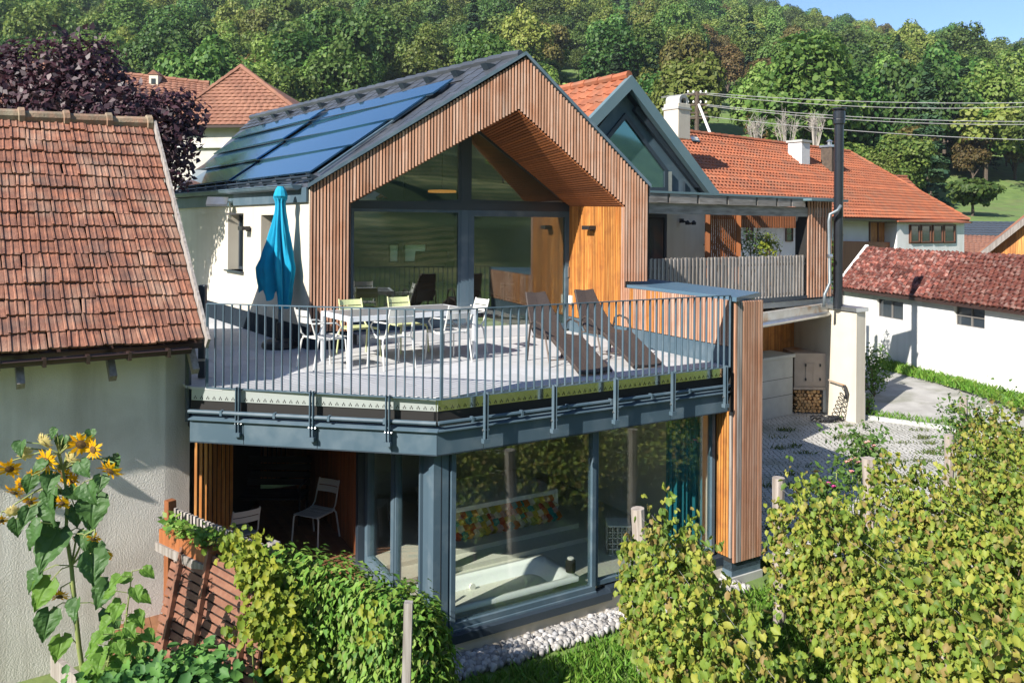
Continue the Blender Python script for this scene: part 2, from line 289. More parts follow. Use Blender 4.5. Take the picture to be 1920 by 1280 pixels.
def sheet(name, pts, m, off=.0):                          # flat-ish sheet following given corner heights
    return MB().poly([V(*p) + V(0, 0, off) for p in pts]).build(name, m, kind='structure')
CY = .26
sheet('courtyard_paving', [(3.6, 12.5, CY), (9.0, 12.0, CY), (16.5, 15.8, CY), (10.9, 20.9, CY), (8.8, 22.5, CY), (7.4, 24.5, CY), (2.5, 22, CY)], M['cobble'])
st = [onz(1612, 790, CY + .01), onz(1618, 690, .62), onz(1655, 668, .84), onz(1990, 762, .84), onz(2010, 860, .3), onz(1790, 785, CY + .01)]
MB().add([(9.2, 21.9, .28), (10.6, 20.9, .28), (17, 15.6, .28), (17.6, 19.4, .58), (11.6, 23.6, .58), (9.6, 24.6, .58), (12.6, 29, .72), (15.4, 24, .72), (19, 19.5, .72)], [(0, 1, 4, 5), (1, 2, 3, 4), (5, 4, 7, 6), (4, 3, 8, 7)]).build('street', M['asphalt'], kind='structure')
b = MB(); kp = [(9.25, 21.75), (10.7, 20.75), (13.8, 18.0), (17.0, 15.45)]
for i in range(3): b.bar((*kp[i], .30), (*kp[i + 1], .30), .12, .12)
b.build('kerb', M['concrete'], kind='structure', bevel=.01)
# ------------------------------------------------------------ modern house: plan lines (metres, camera at 0,0)
G = V(-3.28, 13.43); fd = V(.978, .208).normalized()                   # gable front line
g0 = V(-2.81, 14.4); gd = V(.911, .413).normalized()                   # upper glazing line
W0 = V(1.117, 16.18); W1 = V(3.215, 12.19); wd = (W1 - W0).normalized()  # terrace side wall line
ld = V(-.582, .813).normalized()                                        # left wall line from G
vd = V(.856, .517).normalized(); md = V(-vd.y, vd.x)                    # lower front line / inward
K0 = V(-.93, 9.95)                                                      # lower glazing corner
LD = V(-.478, .878).normalized()                                        # lower left side line
RA = V(-3.795, 10.32); RC = V(-.815, 9.70); RB = RC + vd * 4.70          # railing corners
FA = V(-4.0, 10.31); FC = V(-.868, 9.75); FB = FC + vd * 4.76            # fascia corners
FLOOR = 3.217
def v3(p, z): return V(p.x, p.y, z)
house = thing('modern_house', 'modern gabled house clad in larch battens with a roof terrace and large dark framed windows', 'house', (-.9, 14, 0))
# walls: rendered left wall with two window slots
def hz(px, py, p, d): return hit(px, py, p, d)
def sl_(px, p, d): q = hit(px, 500, p, d); return (V(q.x, q.y) - p).dot(d)
eaveL = 5.83
wb = MB(); th = V(ld.y, -ld.x) * -.35                                       # thickness inward
s1a, s1b = sl_(456, G, ld), sl_(427, G, ld); s2a, s2b = sl_(514, G, ld), sl_(489, G, ld)
win = [(s2a, s2b, hit(500, 520, G, ld).z, hit(500, 403, G, ld).z), (s1a, s1b, hit(441, 507, G, ld).z, hit(441, 400, G, ld).z)]
inn = V(-ld.y, ld.x) if V(-ld.y, ld.x).dot(V(1, 1)) > 0 else V(ld.y, -ld.x)
def lw(s0, s1, z0, z1, mt='cream', t0=0, t1=.35, name='wall'):
    a = G + ld * s0 + inn * t0; c = G + ld * s1 + inn * t0; e = inn * (t1 - t0)
    MB().prism([v3(a, z0), v3(c, z0), v3(c, z1), v3(a, z1)], (e.x, e.y, 0)).build(name, M[mt], house)
ss = [0.03, win[0][0], win[0][1], win[1][0], win[1][1], 10.6]
for i in range(0, 5, 2): lw(ss[i], ss[i + 1], FLOOR - .4, eaveL)
for (a, c, z0, z1) in win: lw(a, c, FLOOR - .4, z0); lw(a, c, z1, eaveL)
lw(.03, 9.8, FLOOR - .02, FLOOR + .36, 'basestrip', -.012, -.001, 'base_strip')
for (a, c, z0, z1) in win:
    fr = MB(); t = .22
    for (x0, x1, y0, y1) in ((a, c, z0, z0 + .06), (a, c, z1 - .06, z1), (a, a + .06, z0 + .06, z1 - .06), (c - .06, c, z0 + .06, z1 - .06)):
        p = G + ld * x0 + inn * t; q = G + ld * x1 + inn * t; fr.prism([v3(p, y0), v3(q, y0), v3(q, y1), v3(p, y1)], (inn.x * .06, inn.y * .06, 0))
    w = fr.build('window_frame', M['dark'], house)
    p = G + ld * (a + .05) + inn * .25; q = G + ld * (c - .05) + inn * .25; MB().prism([v3(p, z0 + .05), v3(q, z0 + .05), v3(q, z1 - .05), v3(p, z1 - .05)], (inn.x * .02, inn.y * .02, 0)).build('pane', M['glass'], w)
    p = G + ld * (a - .05) - inn * .07; q = G + ld * (c + .05) - inn * .07; MB().prism([v3(p, z0 - .03), v3(q, z0 - .03), v3(q, z0), v3(p, z0)], (inn.x * .29, inn.y * .29, 0)).build('window_sill', M['dark'], w)
# far end + interior shell (dark floor, plaster back wall with two bright windows)
BR = W0 + V(-.33, .94) * 8.5; BL = G + ld * 8.6 + inn * .36
MB().prism([v3(W0 + V(.02, .02), FLOOR - .3), v3(BR, FLOOR - .3), v3(BR, 6.6), v3(W0 + V(.02, .02), 6.0)], (.25, .16, 0)).build('wall', M['interior'], house)
fl = MB().poly([v3(g0 + gd * .0, FLOOR + .33), v3(W0, FLOOR + .33), v3(BR, FLOOR + .33), v3(BL, FLOOR + .33)]); fl.build('floor', M['darkfloor'], house)
# roof
EA = V(-3.36, 13.41, 5.90); EB = V(.16, 14.10, 8.20); EC = V(-7.49, 23.78, 8.28); ED = V(-8.75, 20.9, 5.86)
EA = hit(577, 351, G - V(fd.y, -fd.x) * -.03, fd); EB = hit(985, 103, G, fd); ER = hit(1219, 351, G, fd)
def rf(u, w): a = EA.lerp(ED, u); c = EB.lerp(EC, u); return a.lerp(c, w)
rn = ((ED - EA).cross(EB - EA)).normalized(); rn = rn if rn.z > 0 else -rn
rows = [[rf(u / 8, w / 4) for u in range(9)] for w in range(5)]
rb = MB().strip(rows); rb.strip([[p - rn * .18 for p in r] for r in rows]); rb.build('roof', M['slate'], house)
RR = ER + (EC - EB) * .9 + V(0, 0, 0); rr = MB().prism([EB + V(0, .02, .0), ER, ER + V(-5.2, 6.9, -.1), EC], (0, 0, -.16)); rr.build('roof', M['slate'], house)
def roofpiece(name, m, u, w, du, dw, h, lift=.02):
    p = rf(u, w); ux = (rf(u + .01, w) - p).normalized(); n = rn; wy = n.cross(ux).normalized(); 
    if wy.z < 0: wy = -wy
    lu = (rf(u + du, w) - p).length; lw_ = (rf(u, w + dw) - p).length
    c = rf(u + du / 2, w + dw / 2) + n * (lift + h / 2)
    return piece(name, m, house, c, (lu, lw_, h), M=Matrix((ux, wy, n)).transposed())
# slate tiles: all round the solar field
ue = .045
for r in range(3):
    for i in range(26):
        roofpiece('roof_tile', M['slate'], .005 + i * .0383, .845 + r * .05, .0375, .054, .012, .012 - r * .001)
for r in range(24):
    w = .04 + r * .034
    for i in range(2): roofpiece('roof_tile', M['slate'], .004 + i * .031 + (r % 2) * .006, w, .0302, .037, .012, .010)
for i in range(30): 
    p = rf(.01 + i * .033, 1.0); q = rf(.01 + (i + 1.12) * .033, 1.0)
    MB().tube([p + V(0, 0, .03), q + V(0, 0, .045)], [.075, .088], 8).build('ridge_tile', M['slate'], house)
wr = [.10, .30, .50, .70, .83]
for r in range(4):
    for i in range(2):
        a = .075 + i * .445; 
        roofpiece('solar_panel', M['solar'], a, wr[r], .4446, (wr[r + 1] - wr[r]) - .006, .03, .05)
    pp = [rf(.072 + k * .1115, wr[r] - .003) + rn * .085 for k in range(9)]; MB().tube(pp, .011, 6).build('panel_rail', M['dark'], house)
roofpiece('panel_flashing', M['metal'], .066, .095, .008, .735, .03, .05)
for i in range(12):                                                        # snow hooks below the ridge
    u = .035 + i * .078; p = rf(u, .90) + rn * .03; a = (rf(u + .02, .90) - rf(u, .90)).normalized(); up = (rf(u, .95) - rf(u, .9)).normalized()
    MB().prism([p, p + up * .17, p + rn * .13], a * .16).build('snow_hook', M['dark'], house)
for i in range(13):
    u = .02 + i * .076; p = rf(u, .035) + rn * .02; a = (rf(u + .02, .035) - rf(u, .035)).normalized(); up = (rf(u, .08) - rf(u, .035)).normalized()
    MB().prism([p - up * .03, p + up * .16, p + up * .02 + rn * .17], a * .03).build('snow_bracket', M['dark'], house)
for k in (.05, .11): MB().tube([rf(.005, .035) + rn * (.02 + k), rf(.97, .035) + rn * (.02 + k)], .018, 6).build('snow_rail', M['dark'], house)
def halfpipe(mb, a, b, r, n=8):
    a = Vector(a); b = Vector(b); x = (b - a).normalized(); y = V(0, 0, 1).cross(x).normalized()
    rows = [[p + y * r * math.cos(math.pi * k / n) - V(0, 0, 1) * r * math.sin(math.pi * k / n) for k in range(n + 1)] for p in (a, b)]
    mb.strip(rows); mb.strip([[p + (q - p) * .9 for q in row] for p, row in zip((a, b), rows)])
    for p, row in zip((a, b), rows): mb.poly(row)
    mb.tube([a + y * r, b + y * r], .012, 6); mb.tube([a - y * r, b - y * r], .012, 6); return mb
out = V(-inn.x, -inn.y, 0)
halfpipe(MB(), hit(571, 347, G, ld) + out * .13, hit(322, 366, G, ld) + out * .13 , .085).build('gutter', M['metal'], house)
MB().prism([v3(G + ld * .05, 5.62) + out * .02, v3(G + ld * 10.6, 5.62) + out * .02, v3(G + ld * 10.6, 5.86) + out * .02, v3(G + ld * .05, 5.86) + out * .02], out * .03).build('eave_board', M['metal'], house)
# gable frame: one batten at a time between the outer and inner outline
def fs(px, py): q = hit(px, py, G, fd); return ((V(q.x, q.y) - G).dot(fd), q.z)
o = [fs(581, 351), fs(985, 109), fs(1217, 352)]; ii = [fs(657, 380), fs(972, 205), fs(1172, 387)]
zpb = FLOOR + .30; zrb = fs(1190, 527)[1]
def top(s): return interp(s, [o[0][0], o[1][0], o[2][0]], [o[0][1], o[1][1], o[2][1]])
def bot(s):
    if s < ii[0][0]: return zpb
    if s > ii[2][0]: return zrb
    return interp(s, [q[0] for q in ii], [q[1] for q in ii])
nF = V(fd.y, -fd.x)
P_ = .0528; n = int(o[2][0] / P_)
for i in range(n + 1):
    s = .018 + i * P_
    if s > o[2][0] - .01: break
    z0, z1 = bot(s), top(s); c = G + fd * s + nF * (.02 + random.uniform(-.002, .002))
    piece('gable_batten', M['wood'], house, v3(c, (z0 + z1) / 2), (.032 + random.uniform(-.003, .003), .03, z1 - z0), rotz(fd))
def fp(s, z, t=0): q = G + fd * s - nF * t; return v3(q, z)
bk = MB()
for (a, c) in ((0.0, ii[0][0]), (ii[0][0], ii[1][0]), (ii[1][0], o[1][0]), (o[1][0], ii[2][0]), (ii[2][0], o[2][0])):
    e = 1e-4; bk.prism([fp(a, bot(a + e)), fp(c, bot(c - e)), fp(c, top(c)), fp(a, top(a))], (nF.x * -.12, nF.y * -.12, 0))
bk.build('gable_backing', M['black'], house)
vg = MB(); 
for a, c in ((EA, EB), (EB, ER)):
    d = nF * .07; vg.prism([a + V(d.x, d.y, -.015), c + V(d.x, d.y, -.015), c + V(d.x, d.y, .05), a + V(d.x, d.y, .05)], (-nF.x * .35, -nF.y * .35, 0))
vg.build('verge_flashing', M['metal'], house)
# left reveal (pier return) and right reveal = terrace side wall battens
for k in range(12):
    c = G + fd * (ii[0][0] - .01) - nF * (.03 + k * P_); piece('gable_batten', M['wood'], house, v3(c, (zpb + ii[0][1]) / 2), (.03, .036, ii[0][1] - zpb), rotz(fd))
MB().prism([fp(.0, FLOOR - .02, .012), fp(ii[0][0], FLOOR - .02, .012), fp(ii[0][0], zpb + .01, .012), fp(.0, zpb + .01, .012)], (-nF.x * .4, -nF.y * .4, 0)).build('base_strip', M['basestrip'], house)
CAPZ = 4.235; wn = V(wd.y, -wd.x); wn = wn if wn.x < 0 else -wn         # towards the terrace
LW = (W1 - W0).length; tF = None
q = hit(1172, 500, W0, wd); tF = (V(q.x, q.y) - W0).dot(wd)
soF = ii[2][1]; q = hit(1068, 386, g0, gd); soG = q.z
nb = int(LW / P_)
for i in range(nb + 1):
    s = .02 + i * P_
    z1 = (soG + (soF - soG) * s / tF - .01) if s < tF else CAPZ - .05
    c = W0 + wd * s + wn * .015; 
    piece('wall_batten', M['larch'] if s < tF * .93 or random.random() < .28 * (s < tF * 1.7) else M['wood'], house, v3(c, (FLOOR + .29 + z1) / 2), (.036, .03, z1 - FLOOR - .29), rotz(wd))
MB().prism([v3(W0, FLOOR - .1), v3(W0 + wd * tF, FLOOR - .1), v3(W0 + wd * tF, soF), v3(W0, soG)], (-wn.x * .1, -wn.y * .1, 0)).build('wall_backing', M['black'], house)
MB().prism([v3(W0 + wd * (tF + .001), FLOOR - .1), v3(W1, FLOOR - .1), v3(W1, CAPZ - .05), v3(W0 + wd * (tF + .001), CAPZ - .05)], (-wn.x * .1, -wn.y * .1, 0)).build('wall_backing', M['black'], house)
MB().prism([v3(W0 + wn * .012, FLOOR - .01), v3(W1 + wn * .012, FLOOR - .01), v3(W1 + wn * .012, FLOOR + .275), v3(W0 + wn * .012, FLOOR + .275)], (-wn.x * .01, -wn.y * .01, 0)).build('base_strip', M['metal'], house)
# parapet cap: front corners from its outline
cp = [onz(1169, 533, CAPZ), onz(1216, 522.5, CAPZ), onz(1426, 548, CAPZ), onz(1381, 557.5, CAPZ)]
MB().prism([p + V(0, 0, .0) for p in cp], (0, 0, -.065)).build('parapet_cap', M['bluesheet'], house)
MB().prism([v3(V(cp[1].x, cp[1].y) + V(-.1, -.05), .2), v3(V(cp[2].x, cp[2].y) + V(-.1, .0), .2), v3(V(cp[2].x, cp[2].y) + V(-.1, .0), CAPZ - .07), v3(V(cp[1].x, cp[1].y) + V(-.1, -.05), CAPZ - .07)], (-.3, -.15, 0)).build('wall', M['cream'], house)
# end column of the parapet wall (front face), down to the plinth
C0 = W1 + vd * .02 - md * .06; cw = .60; nc = 11
for i in range(nc):
    s = .03 + i * .054; c = C0 + vd * s - md * .015
    z0 = .33; piece('column_batten', M['wood'] if i > 2 or i == 0 else M['greywood'], house, v3(c, (z0 + CAPZ - .07) / 2), (.038, .03, CAPZ - .07 - z0), rotz(vd))
MB().prism([v3(C0, .2), v3(C0 + vd * cw, .2), v3(C0 + vd * cw, CAPZ - .07), v3(C0, CAPZ - .07)], (md.x * .55, md.y * .55, 0)).build('column_backing', M['black'], house)
MB().prism([v3(C0 - vd * .0, .1), v3(C0 + vd * cw, .1), v3(C0 + vd * cw, .32), v3(C0 - vd * .0, .32)], (md.x * .5, md.y * .5, 0)).build('plinth', M['metal'], house)
MB().prism([v3(C0 - vd * .04 - md * .03, -.25), v3(C0 + vd * (cw + .02) - md * .03, -.25), v3(C0 + vd * (cw + .02) - md * .03, .115), v3(C0 - vd * .04 - md * .03, .115)], (md.x * .5, md.y * .5, 0)).build('plinth', M['concrete'], house)
for i in range(6):
    c = C0 - vd * .012 + md * (.02 + i * .054); piece('column_batten', M['larch'] if i else M['greywood'], house, v3(c, 1.47), (.028, .038, 2.14), rotz(vd))
# soffit of the gable porch
P1 = hit(972, 206, G, fd); P2 = hit(1172, 388, G, fd); P4 = hit(899, 243, g0, gd); P3 = hit(1070, 387, g0, gd)
sn_ = (P2 - P1).cross(P4 - P1).normalized(); sn_ = sn_ if sn_.z < 0 else -sn_
ns = 44
for i in range(ns):
    t = (i + .5) / ns; a = P1.lerp(P2, t) + sn_ * .015; c = P4.lerp(P3, t) + sn_ * .015; x = (c - a); y = sn_.cross(x).normalized(); L_ = x.length; x.normalize()
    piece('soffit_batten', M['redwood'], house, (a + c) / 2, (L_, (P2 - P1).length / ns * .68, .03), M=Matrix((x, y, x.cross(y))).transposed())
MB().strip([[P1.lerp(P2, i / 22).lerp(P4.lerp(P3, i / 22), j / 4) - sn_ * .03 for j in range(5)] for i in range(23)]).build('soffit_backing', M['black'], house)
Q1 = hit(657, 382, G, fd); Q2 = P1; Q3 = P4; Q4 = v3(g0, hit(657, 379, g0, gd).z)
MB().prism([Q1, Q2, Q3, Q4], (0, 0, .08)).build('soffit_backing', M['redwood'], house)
# ---- upper glazing: frames as parts with their own panes
def gp(px, py, t=0): q = hit(px, py, g0, gd); n2 = V(gd.y, -gd.x); return q + V(n2.x, n2.y, 0) * t
def quadframe(name, pts, m, pm, w=.07, d=.08, parent=None, ins=.03, nrm=None):
    """frame bars round a planar polygon and a pane inside; pts run clockwise or not"""
    pts = [Vector(p) for p in pts]; c = sum(pts, V(0, 0, 0)) / len(pts); n_ = (pts[1] - pts[0]).cross(pts[2] - pts[1]).normalized()
    f = MB(); k = len(pts)
    inner = []
    for i in range(k):
        a = (pts[i] - pts[i - 1]).normalized(); b_ = (pts[(i + 1) % k] - pts[i]).normalized(); na = n_.cross(a); nb_ = n_.cross(b_)
        bis = (na + nb_); bis = bis / max(.3, bis.dot(na)); inner.append(pts[i] + bis * w * (1 if na.dot(c - pts[i]) > 0 else -1))
    for i in range(k):
        j = (i + 1) % k; f.prism([pts[i] - n_ * d / 2, pts[j] - n_ * d / 2, inner[j] - n_ * d / 2, inner[i] - n_ * d / 2], n_ * d)
    o = f.build(name, m, parent)
    MB().prism([p - n_ * .008 for p in inner], n_ * .016).build('pane', pm, o); return o
FU = FLOOR + .36
q = gp(870, 383); zb1 = q.z
zt = lambda px: gp(px, interp(px, [657, 1067], [376, 384])).z
zbm = lambda px: gp(px, interp(px, [657, 1067], [389.5, 397])).z
bz1 = gp(860, 379.6).z; bz0 = gp(860, 394).z
sA = 0.0; sM0 = (V(*gp(863, 400).xy) - g0).dot(gd); sM1 = (V(*gp(877, 400).xy) - g0).dot(gd); sR = (V(*gp(1067, 500).xy) - g0).dot(gd)
def gq(s, z, t=0): p = g0 + gd * s; n2 = V(gd.y, -gd.x); return v3(p + n2 * t, z)
MB().prism([gq(-.1, bz0, .05), gq(sR + .02, bz0, .05), gq(sR + .02, bz1, .05), gq(-.1, bz1, .05)], (-V(gd.y, -gd.x).x * .14, -V(gd.y, -gd.x).y * .14, 0)).build('transom_beam', M['dark'], house)
MB().prism([gq(sM0, bz1, .045), gq(sM1, bz1, .045), gq(sM1, P4.z - .15, .045), gq(sM0, P4.z - .2, .045)], (-V(gd.y, -gd.x).x * .12, -V(gd.y, -gd.x).y * .12, 0)).build('mullion', M['dark'], house)
ap = (V(P4.x, P4.y) - g0).dot(gd)
quadframe('window_frame', [gq(0, bz1), gq(sM0, bz1), gq(sM0, P4.z - .16), gq(0, Q4.z + .02)], M['dark'], M['glassdark'], .05, .07, house)
quadframe('window_frame', [gq(sM1, bz1), gq(sR, bz1), gq(ap, P4.z - .02), gq(sM1, P4.z - .06)], M['dark'], M['glassdark'], .06, .07, house)
quadframe('window_frame', [gq(0, FU), gq(sM0, FU), gq(sM0, bz0), gq(0, bz0)], M['metal'], M['glassdark'], .05, .08, house)
dr = quadframe('sliding_door', [gq(sM1, FLOOR + .04), gq(sR, FLOOR + .04), gq(sR, bz0), gq(sM1, bz0)], M['metal'], M['glassdark'], .11, .11, house)
h_ = gq(sR - .055, FLOOR + 1.15, .075); piece('door_handle', M['galv'], dr, h_, (.03, .03, .2), rotz(gd))
MB().prism([gq(sM0, FLOOR, .05), gq(sM1, FLOOR, .05), gq(sM1, bz0, .05), gq(sM0, bz0, .05)], (-V(gd.y, -gd.x).x * .12, -V(gd.y, -gd.x).y * .12, 0)).build('mullion', M['metal'], house)
n2 = V(gd.y, -gd.x)
MB().prism([gq(-.1, FLOOR, .0), gq(sM0, FLOOR, .0), gq(sM0, FU, .0), gq(-.1, FU, .0)], (-n2.x * .1, -n2.y * .1, 0)).build('threshold', M['metal'], house)
MB().prism([gq(.02, FLOOR + .002, .42), gq(sR - .55, FLOOR + .002, .42), gq(sR - .55, FLOOR + .17, .42), gq(.02, FLOOR + .17, .42)], (-n2.x * .37, -n2.y * .37, 0)).build('step', M['paver'], house, bevel=.006)
# upper room behind the glass
bm_ = (BR - BL); bd = bm_.normalized(); Lb = bm_.length
def bq(s, z): return v3(BL + bd * s, z)
def px_s(px): q = hit(px, 470, BL, bd); return (V(q.x, q.y) - BL).dot(bd)
w1, w2, w3, w4 = px_s(729), px_s(747), px_s(757), px_s(799); zw0, zw1 = hit(760, 492, BL, bd).z, hit(760, 457, BL, bd).z
for (a, c, z0, z1) in ((0, Lb, FLOOR - .3, zw0), (0, Lb, zw1, 6.6), (0, w1, zw0, zw1), (w2, w3, zw0, zw1), (w4, Lb, zw0, zw1)):
    MB().prism([bq(a, z0), bq(c, z0), bq(c, z1), bq(a, z1)], (bd.y * -.2, bd.x * .2, 0)).build('wall', M['interior'], house)
for (a, c) in ((w1, w2), (w3, w4)): quadframe('window_frame', [bq(a, zw0), bq(c, zw0), bq(c, zw1), bq(a, zw1)], M['dark'], M['glowpane'], .03, .06, house)
def pendant(px, py, d, r):
    c = at(px, py, d); t = thing('pendant_lamp', 'flat orange wooden disc lamp hanging ' + ('just under the gable window transom' if py > 380 else 'inside the gable window above the transom'), 'lamp', c, 0, 'disc lamps inside the upper room')
    MB().lathe([(.02, .05), (r, .045), (r, .0), (.02, .0)], c).build('lamp_shade', M['lampwood'], t); MB().tube([c + V(0, 0, .04), c + V(0, 0, 1.2 if py < 380 else 1.5)], .008, 6).build('cord', M['black'], t)
M['lampwood'] = mat('orange_lamp_wood', (.62, .25, .05), rough=.5)
e = M['lampwood'].node_tree.nodes['Principled BSDF']; e.inputs['Emission Color'].default_value = (1, .45, .1, 1); e.inputs['Emission Strength'].default_value = .35
pendant(829, 361, 17.6, .30); pendant(758, 396, 17.2, .28)
def armchair(px, py, d, rz, lab):
    c = onz(px, py, FLOOR + .33); t = thing('armchair', lab, 'armchair', c, rz)
    MB().strip([[V(-.36, .10 + .3 * k / 6 + .0, .42 + .72 * k / 6) * 1 for k in range(7)], [V(.36, .10 + .3 * k / 6, .42 + .72 * k / 6) for k in range(7)]]).build('back', M['armgrey'], t, local=True)
    MB().box((0, .3, .78), (.74, .1, .72), M=Matrix.Rotation(-.35, 3, 'X')).build('backrest', M['armgrey'], t, local=True, bevel=.04); MB().box((0, -.05, .36), (.72, .72, .16)).build('seat', M['armgrey'], t, local=True, bevel=.05)
    for x in (-.3, .3):
        for y in (-.32, .28): MB().tube([(x, y, .3), (x * 1.1, y * 1.1, 0)], .018, 6).build('leg', M['black'], t, local=True)
M['armgrey'] = mat('dark_grey_upholstery', (.05, .045, .035), rough=.9)
armchair(800, 565, 0, R(200), 'dark upholstered armchair behind the left pane of the upper window')
# wall lamps, socket
def walllamp(par, c, d, nrm):
    b = MB(); b.box(c + V(nrm.x * .03, nrm.y * .03, 0), (.10, .06, .10), rotz(d)); b.box(c + V(nrm.x * .11, nrm.y * .11, .01), (.24, .16, .075), rotz(d)); return b.build('wall_lamp', M['lampblack'], par, bevel=.006)
c = hit(1113, 428, W0, wd); walllamp(house, c, wd, wn)
c = hit(468, 429, G, ld); walllamp(house, c, ld, V(-inn.x, -inn.y))
c = hit(1074, 562, W0, wd); MB().box(c + V(wn.x, wn.y, 0) * .05, (.09, .04, .17), rotz(wd)).build('wall_socket', M['whiteplastic'], house)
# ------------------------------------------------------------ terrace slab, fascia, floor
slab = MB().prism([v3(FA + V(.02, .05), FLOOR - .55), v3(FC + V(0, .05), FLOOR - .55), v3(FB + V(-.05, .05), FLOOR - .55), v3(W0 + V(.1, .3), FLOOR - .55), v3(G + V(-.1, .4), FLOOR - .55), v3(G + ld * 8, FLOOR - .55), v3(FA + V(-3.6, 5.4), FLOOR - .55)], (0, 0, .50)); slab.build('terrace_slab', M['black'], house)
def seg(a, c): return (c - a).length, (c - a).normalized()
FZ0, FZ1 = 2.545, 2.85
LA, dA = seg(FA, FC); LB_, dB = seg(FC, FB)
nA = V(dA.y, -dA.x); nB = V(dB.y, -dB.x)
def panel(p, d, nn, s0, s1, z0, z1, m, t=.03, name='fascia_panel', off=0):
    a = p + d * s0 + nn * off; c = p + d * s1 + nn * off; return MB().prism([v3(a, z0), v3(c, z0), v3(c, z1), v3(a, z1)], (-nn.x * t, -nn.y * t, 0)).build(name, m, house)
cA = [0] + [(V(*hit(px, 800, FA, dA).xy) - FA).dot(dA) for px in (457, 595, 735)] + [LA]
for i in range(4): panel(FA, dA, nA, cA[i] + (.004 if i else 0), cA[i + 1] - .004, FZ0, FZ1 - .03, M['metal'])
cB = [0] + [(V(*hit(px, 800, FC, dB).xy) - FC).dot(dB) for px in (907, 1032, 1150, 1257)] + [LB_]
for i in range(5): panel(FC, dB, nB, cB[i] + .004, cB[i + 1] - .004, FZ0, FZ1 - .03, M['metal'])
MB().prism([v3(FA, FZ0 - .015), v3(FC, FZ0 - .015), v3(FB, FZ0 - .015), v3(FB + md * .5, FZ0 - .015), v3(FC + md * .6 , FZ0 - .015), v3(FA + V(.1, .6), FZ0 - .015)], (0, 0, .013)).build('soffit_sheet', M['dark'], house)
for (p, d, nn, L_) in ((FA, dA, nA, LA), (FC, dB, nB, LB_)):
    x0 = 0
    MB().prism([v3(p + nn * .05, FZ1 - .03), v3(p + d * (L_ + (.02 if d is dA else 0)) + nn * .05, FZ1 - .03), v3(p + d * (L_ + (.02 if d is dA else 0)) - nn * .12, FZ1 + .025), v3(p - nn * .12, FZ1 + .025)], (0, 0, .014)).build('drip_edge', M['metal'], house)
    panel(p, d, nn, -.02, L_, FZ1 + .04, FZ1 + .20, M['membrane'] if 'membrane' in M else M['black'], .02, 'membrane_upstand', -.05)
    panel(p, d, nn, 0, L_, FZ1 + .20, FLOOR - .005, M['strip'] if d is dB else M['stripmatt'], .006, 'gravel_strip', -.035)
    hb = MB()                                                             # drain slots in the strip
    for k in range(int(L_ / .085)):
        for (dx, dz) in ((0, .012), (-.014, -.008), (.014, -.008)):
            a = p + d * (.05 + k * .085 + dx) + nn * -.0335; hb.box(v3(a, FZ1 + .235 + dz), (.009, .003, .02), rotz(d))
    hb.build('drain_slots', M['black'], house)
    MB().tube([v3(p + nn * .035, FZ1 + .075), v3(p + d * L_ + nn * .035, FZ1 + .075)], .026, 8).build('drain_pipe', M['metal'], house)
    for k in range(int(L_ / .7)): a = p + d * (.45 + k * .7) + nn * .035; MB().box(v3(a, FZ1 + .075), (.03, .065, .065), rotz(d)).build('pipe_clip', M['metal'], house)
panel(FC, dA, nA, -.0, .004, FZ0, FZ1, M['metal'], .02)
# terrace pavers (one object each, clipped to the terrace outline)
def clip(poly, p, n_):
    out_ = []
    for i in range(len(poly)):
        a, c = poly[i], poly[(i + 1) % len(poly)]; da, dc = (a - p).dot(n_), (c - p).dot(n_)
        if da >= 0: out_.append(a)
        if da * dc < 0: out_.append(a + (c - a) * (da / (da - dc)))
    return out_
tl, tw = .80, .40; ax = -ld; ay = V(ax.y, -ax.x) * -1                       # along the house axis / across
edges = [(FA - nA * .03, -nA), (FC - nB * .03, -nB), (W0 + wn * .02, wn), (FA + V(-.03, 0), V(.83, .555).normalized())]
for i in range(-16, 12):
    for j in range(-16, 16):
        o0 = G + ax * (i * tl + (.4 if j % 2 else 0)) + ay * (j * tw); g_ = .003
        q = [o0 + ax * g_ + ay * g_, o0 + ax * (tl - g_) + ay * g_, o0 + ax * (tl - g_) + ay * (tw - g_), o0 + ax * g_ + ay * (tw - g_)]
        for (p, n_) in edges:
            if q: q = clip(q, p, n_)
        if len(q) < 3: continue
        c = sum(q, V(0, 0)) / len(q)
        if (c - G).dot(V(-inn.x, -inn.y)) < -.1 and (c - G).dot(nF) < -.3 and (c - g0).dot(n2) < -.3: continue
        if (c - G).dot(ld) > 7.5: continue
        ar = abs(sum(q[a_].x * q[(a_ + 1) % len(q)].y - q[(a_ + 1) % len(q)].x * q[a_].y for a_ in range(len(q)))) / 2
        if ar < .004: continue
        MB().prism([v3(p, FLOOR - .03) for p in q], (0, 0, .03 + random.uniform(-.001, .001))).build('paver', M['paver'], house)
sheet_ = MB().poly([v3(FA + V(.0, .06), FLOOR - .034), v3(FC + V(0, .06), FLOOR - .034), v3(FB, FLOOR - .034), v3(W0 + V(0, .1), FLOOR - .034), v3(g0, FLOOR - .034), v3(G + ld * 8, FLOOR - .034), v3(FA + V(-3.4, 5.4), FLOOR - .034)]).build('paver_bed', M['black'], house)
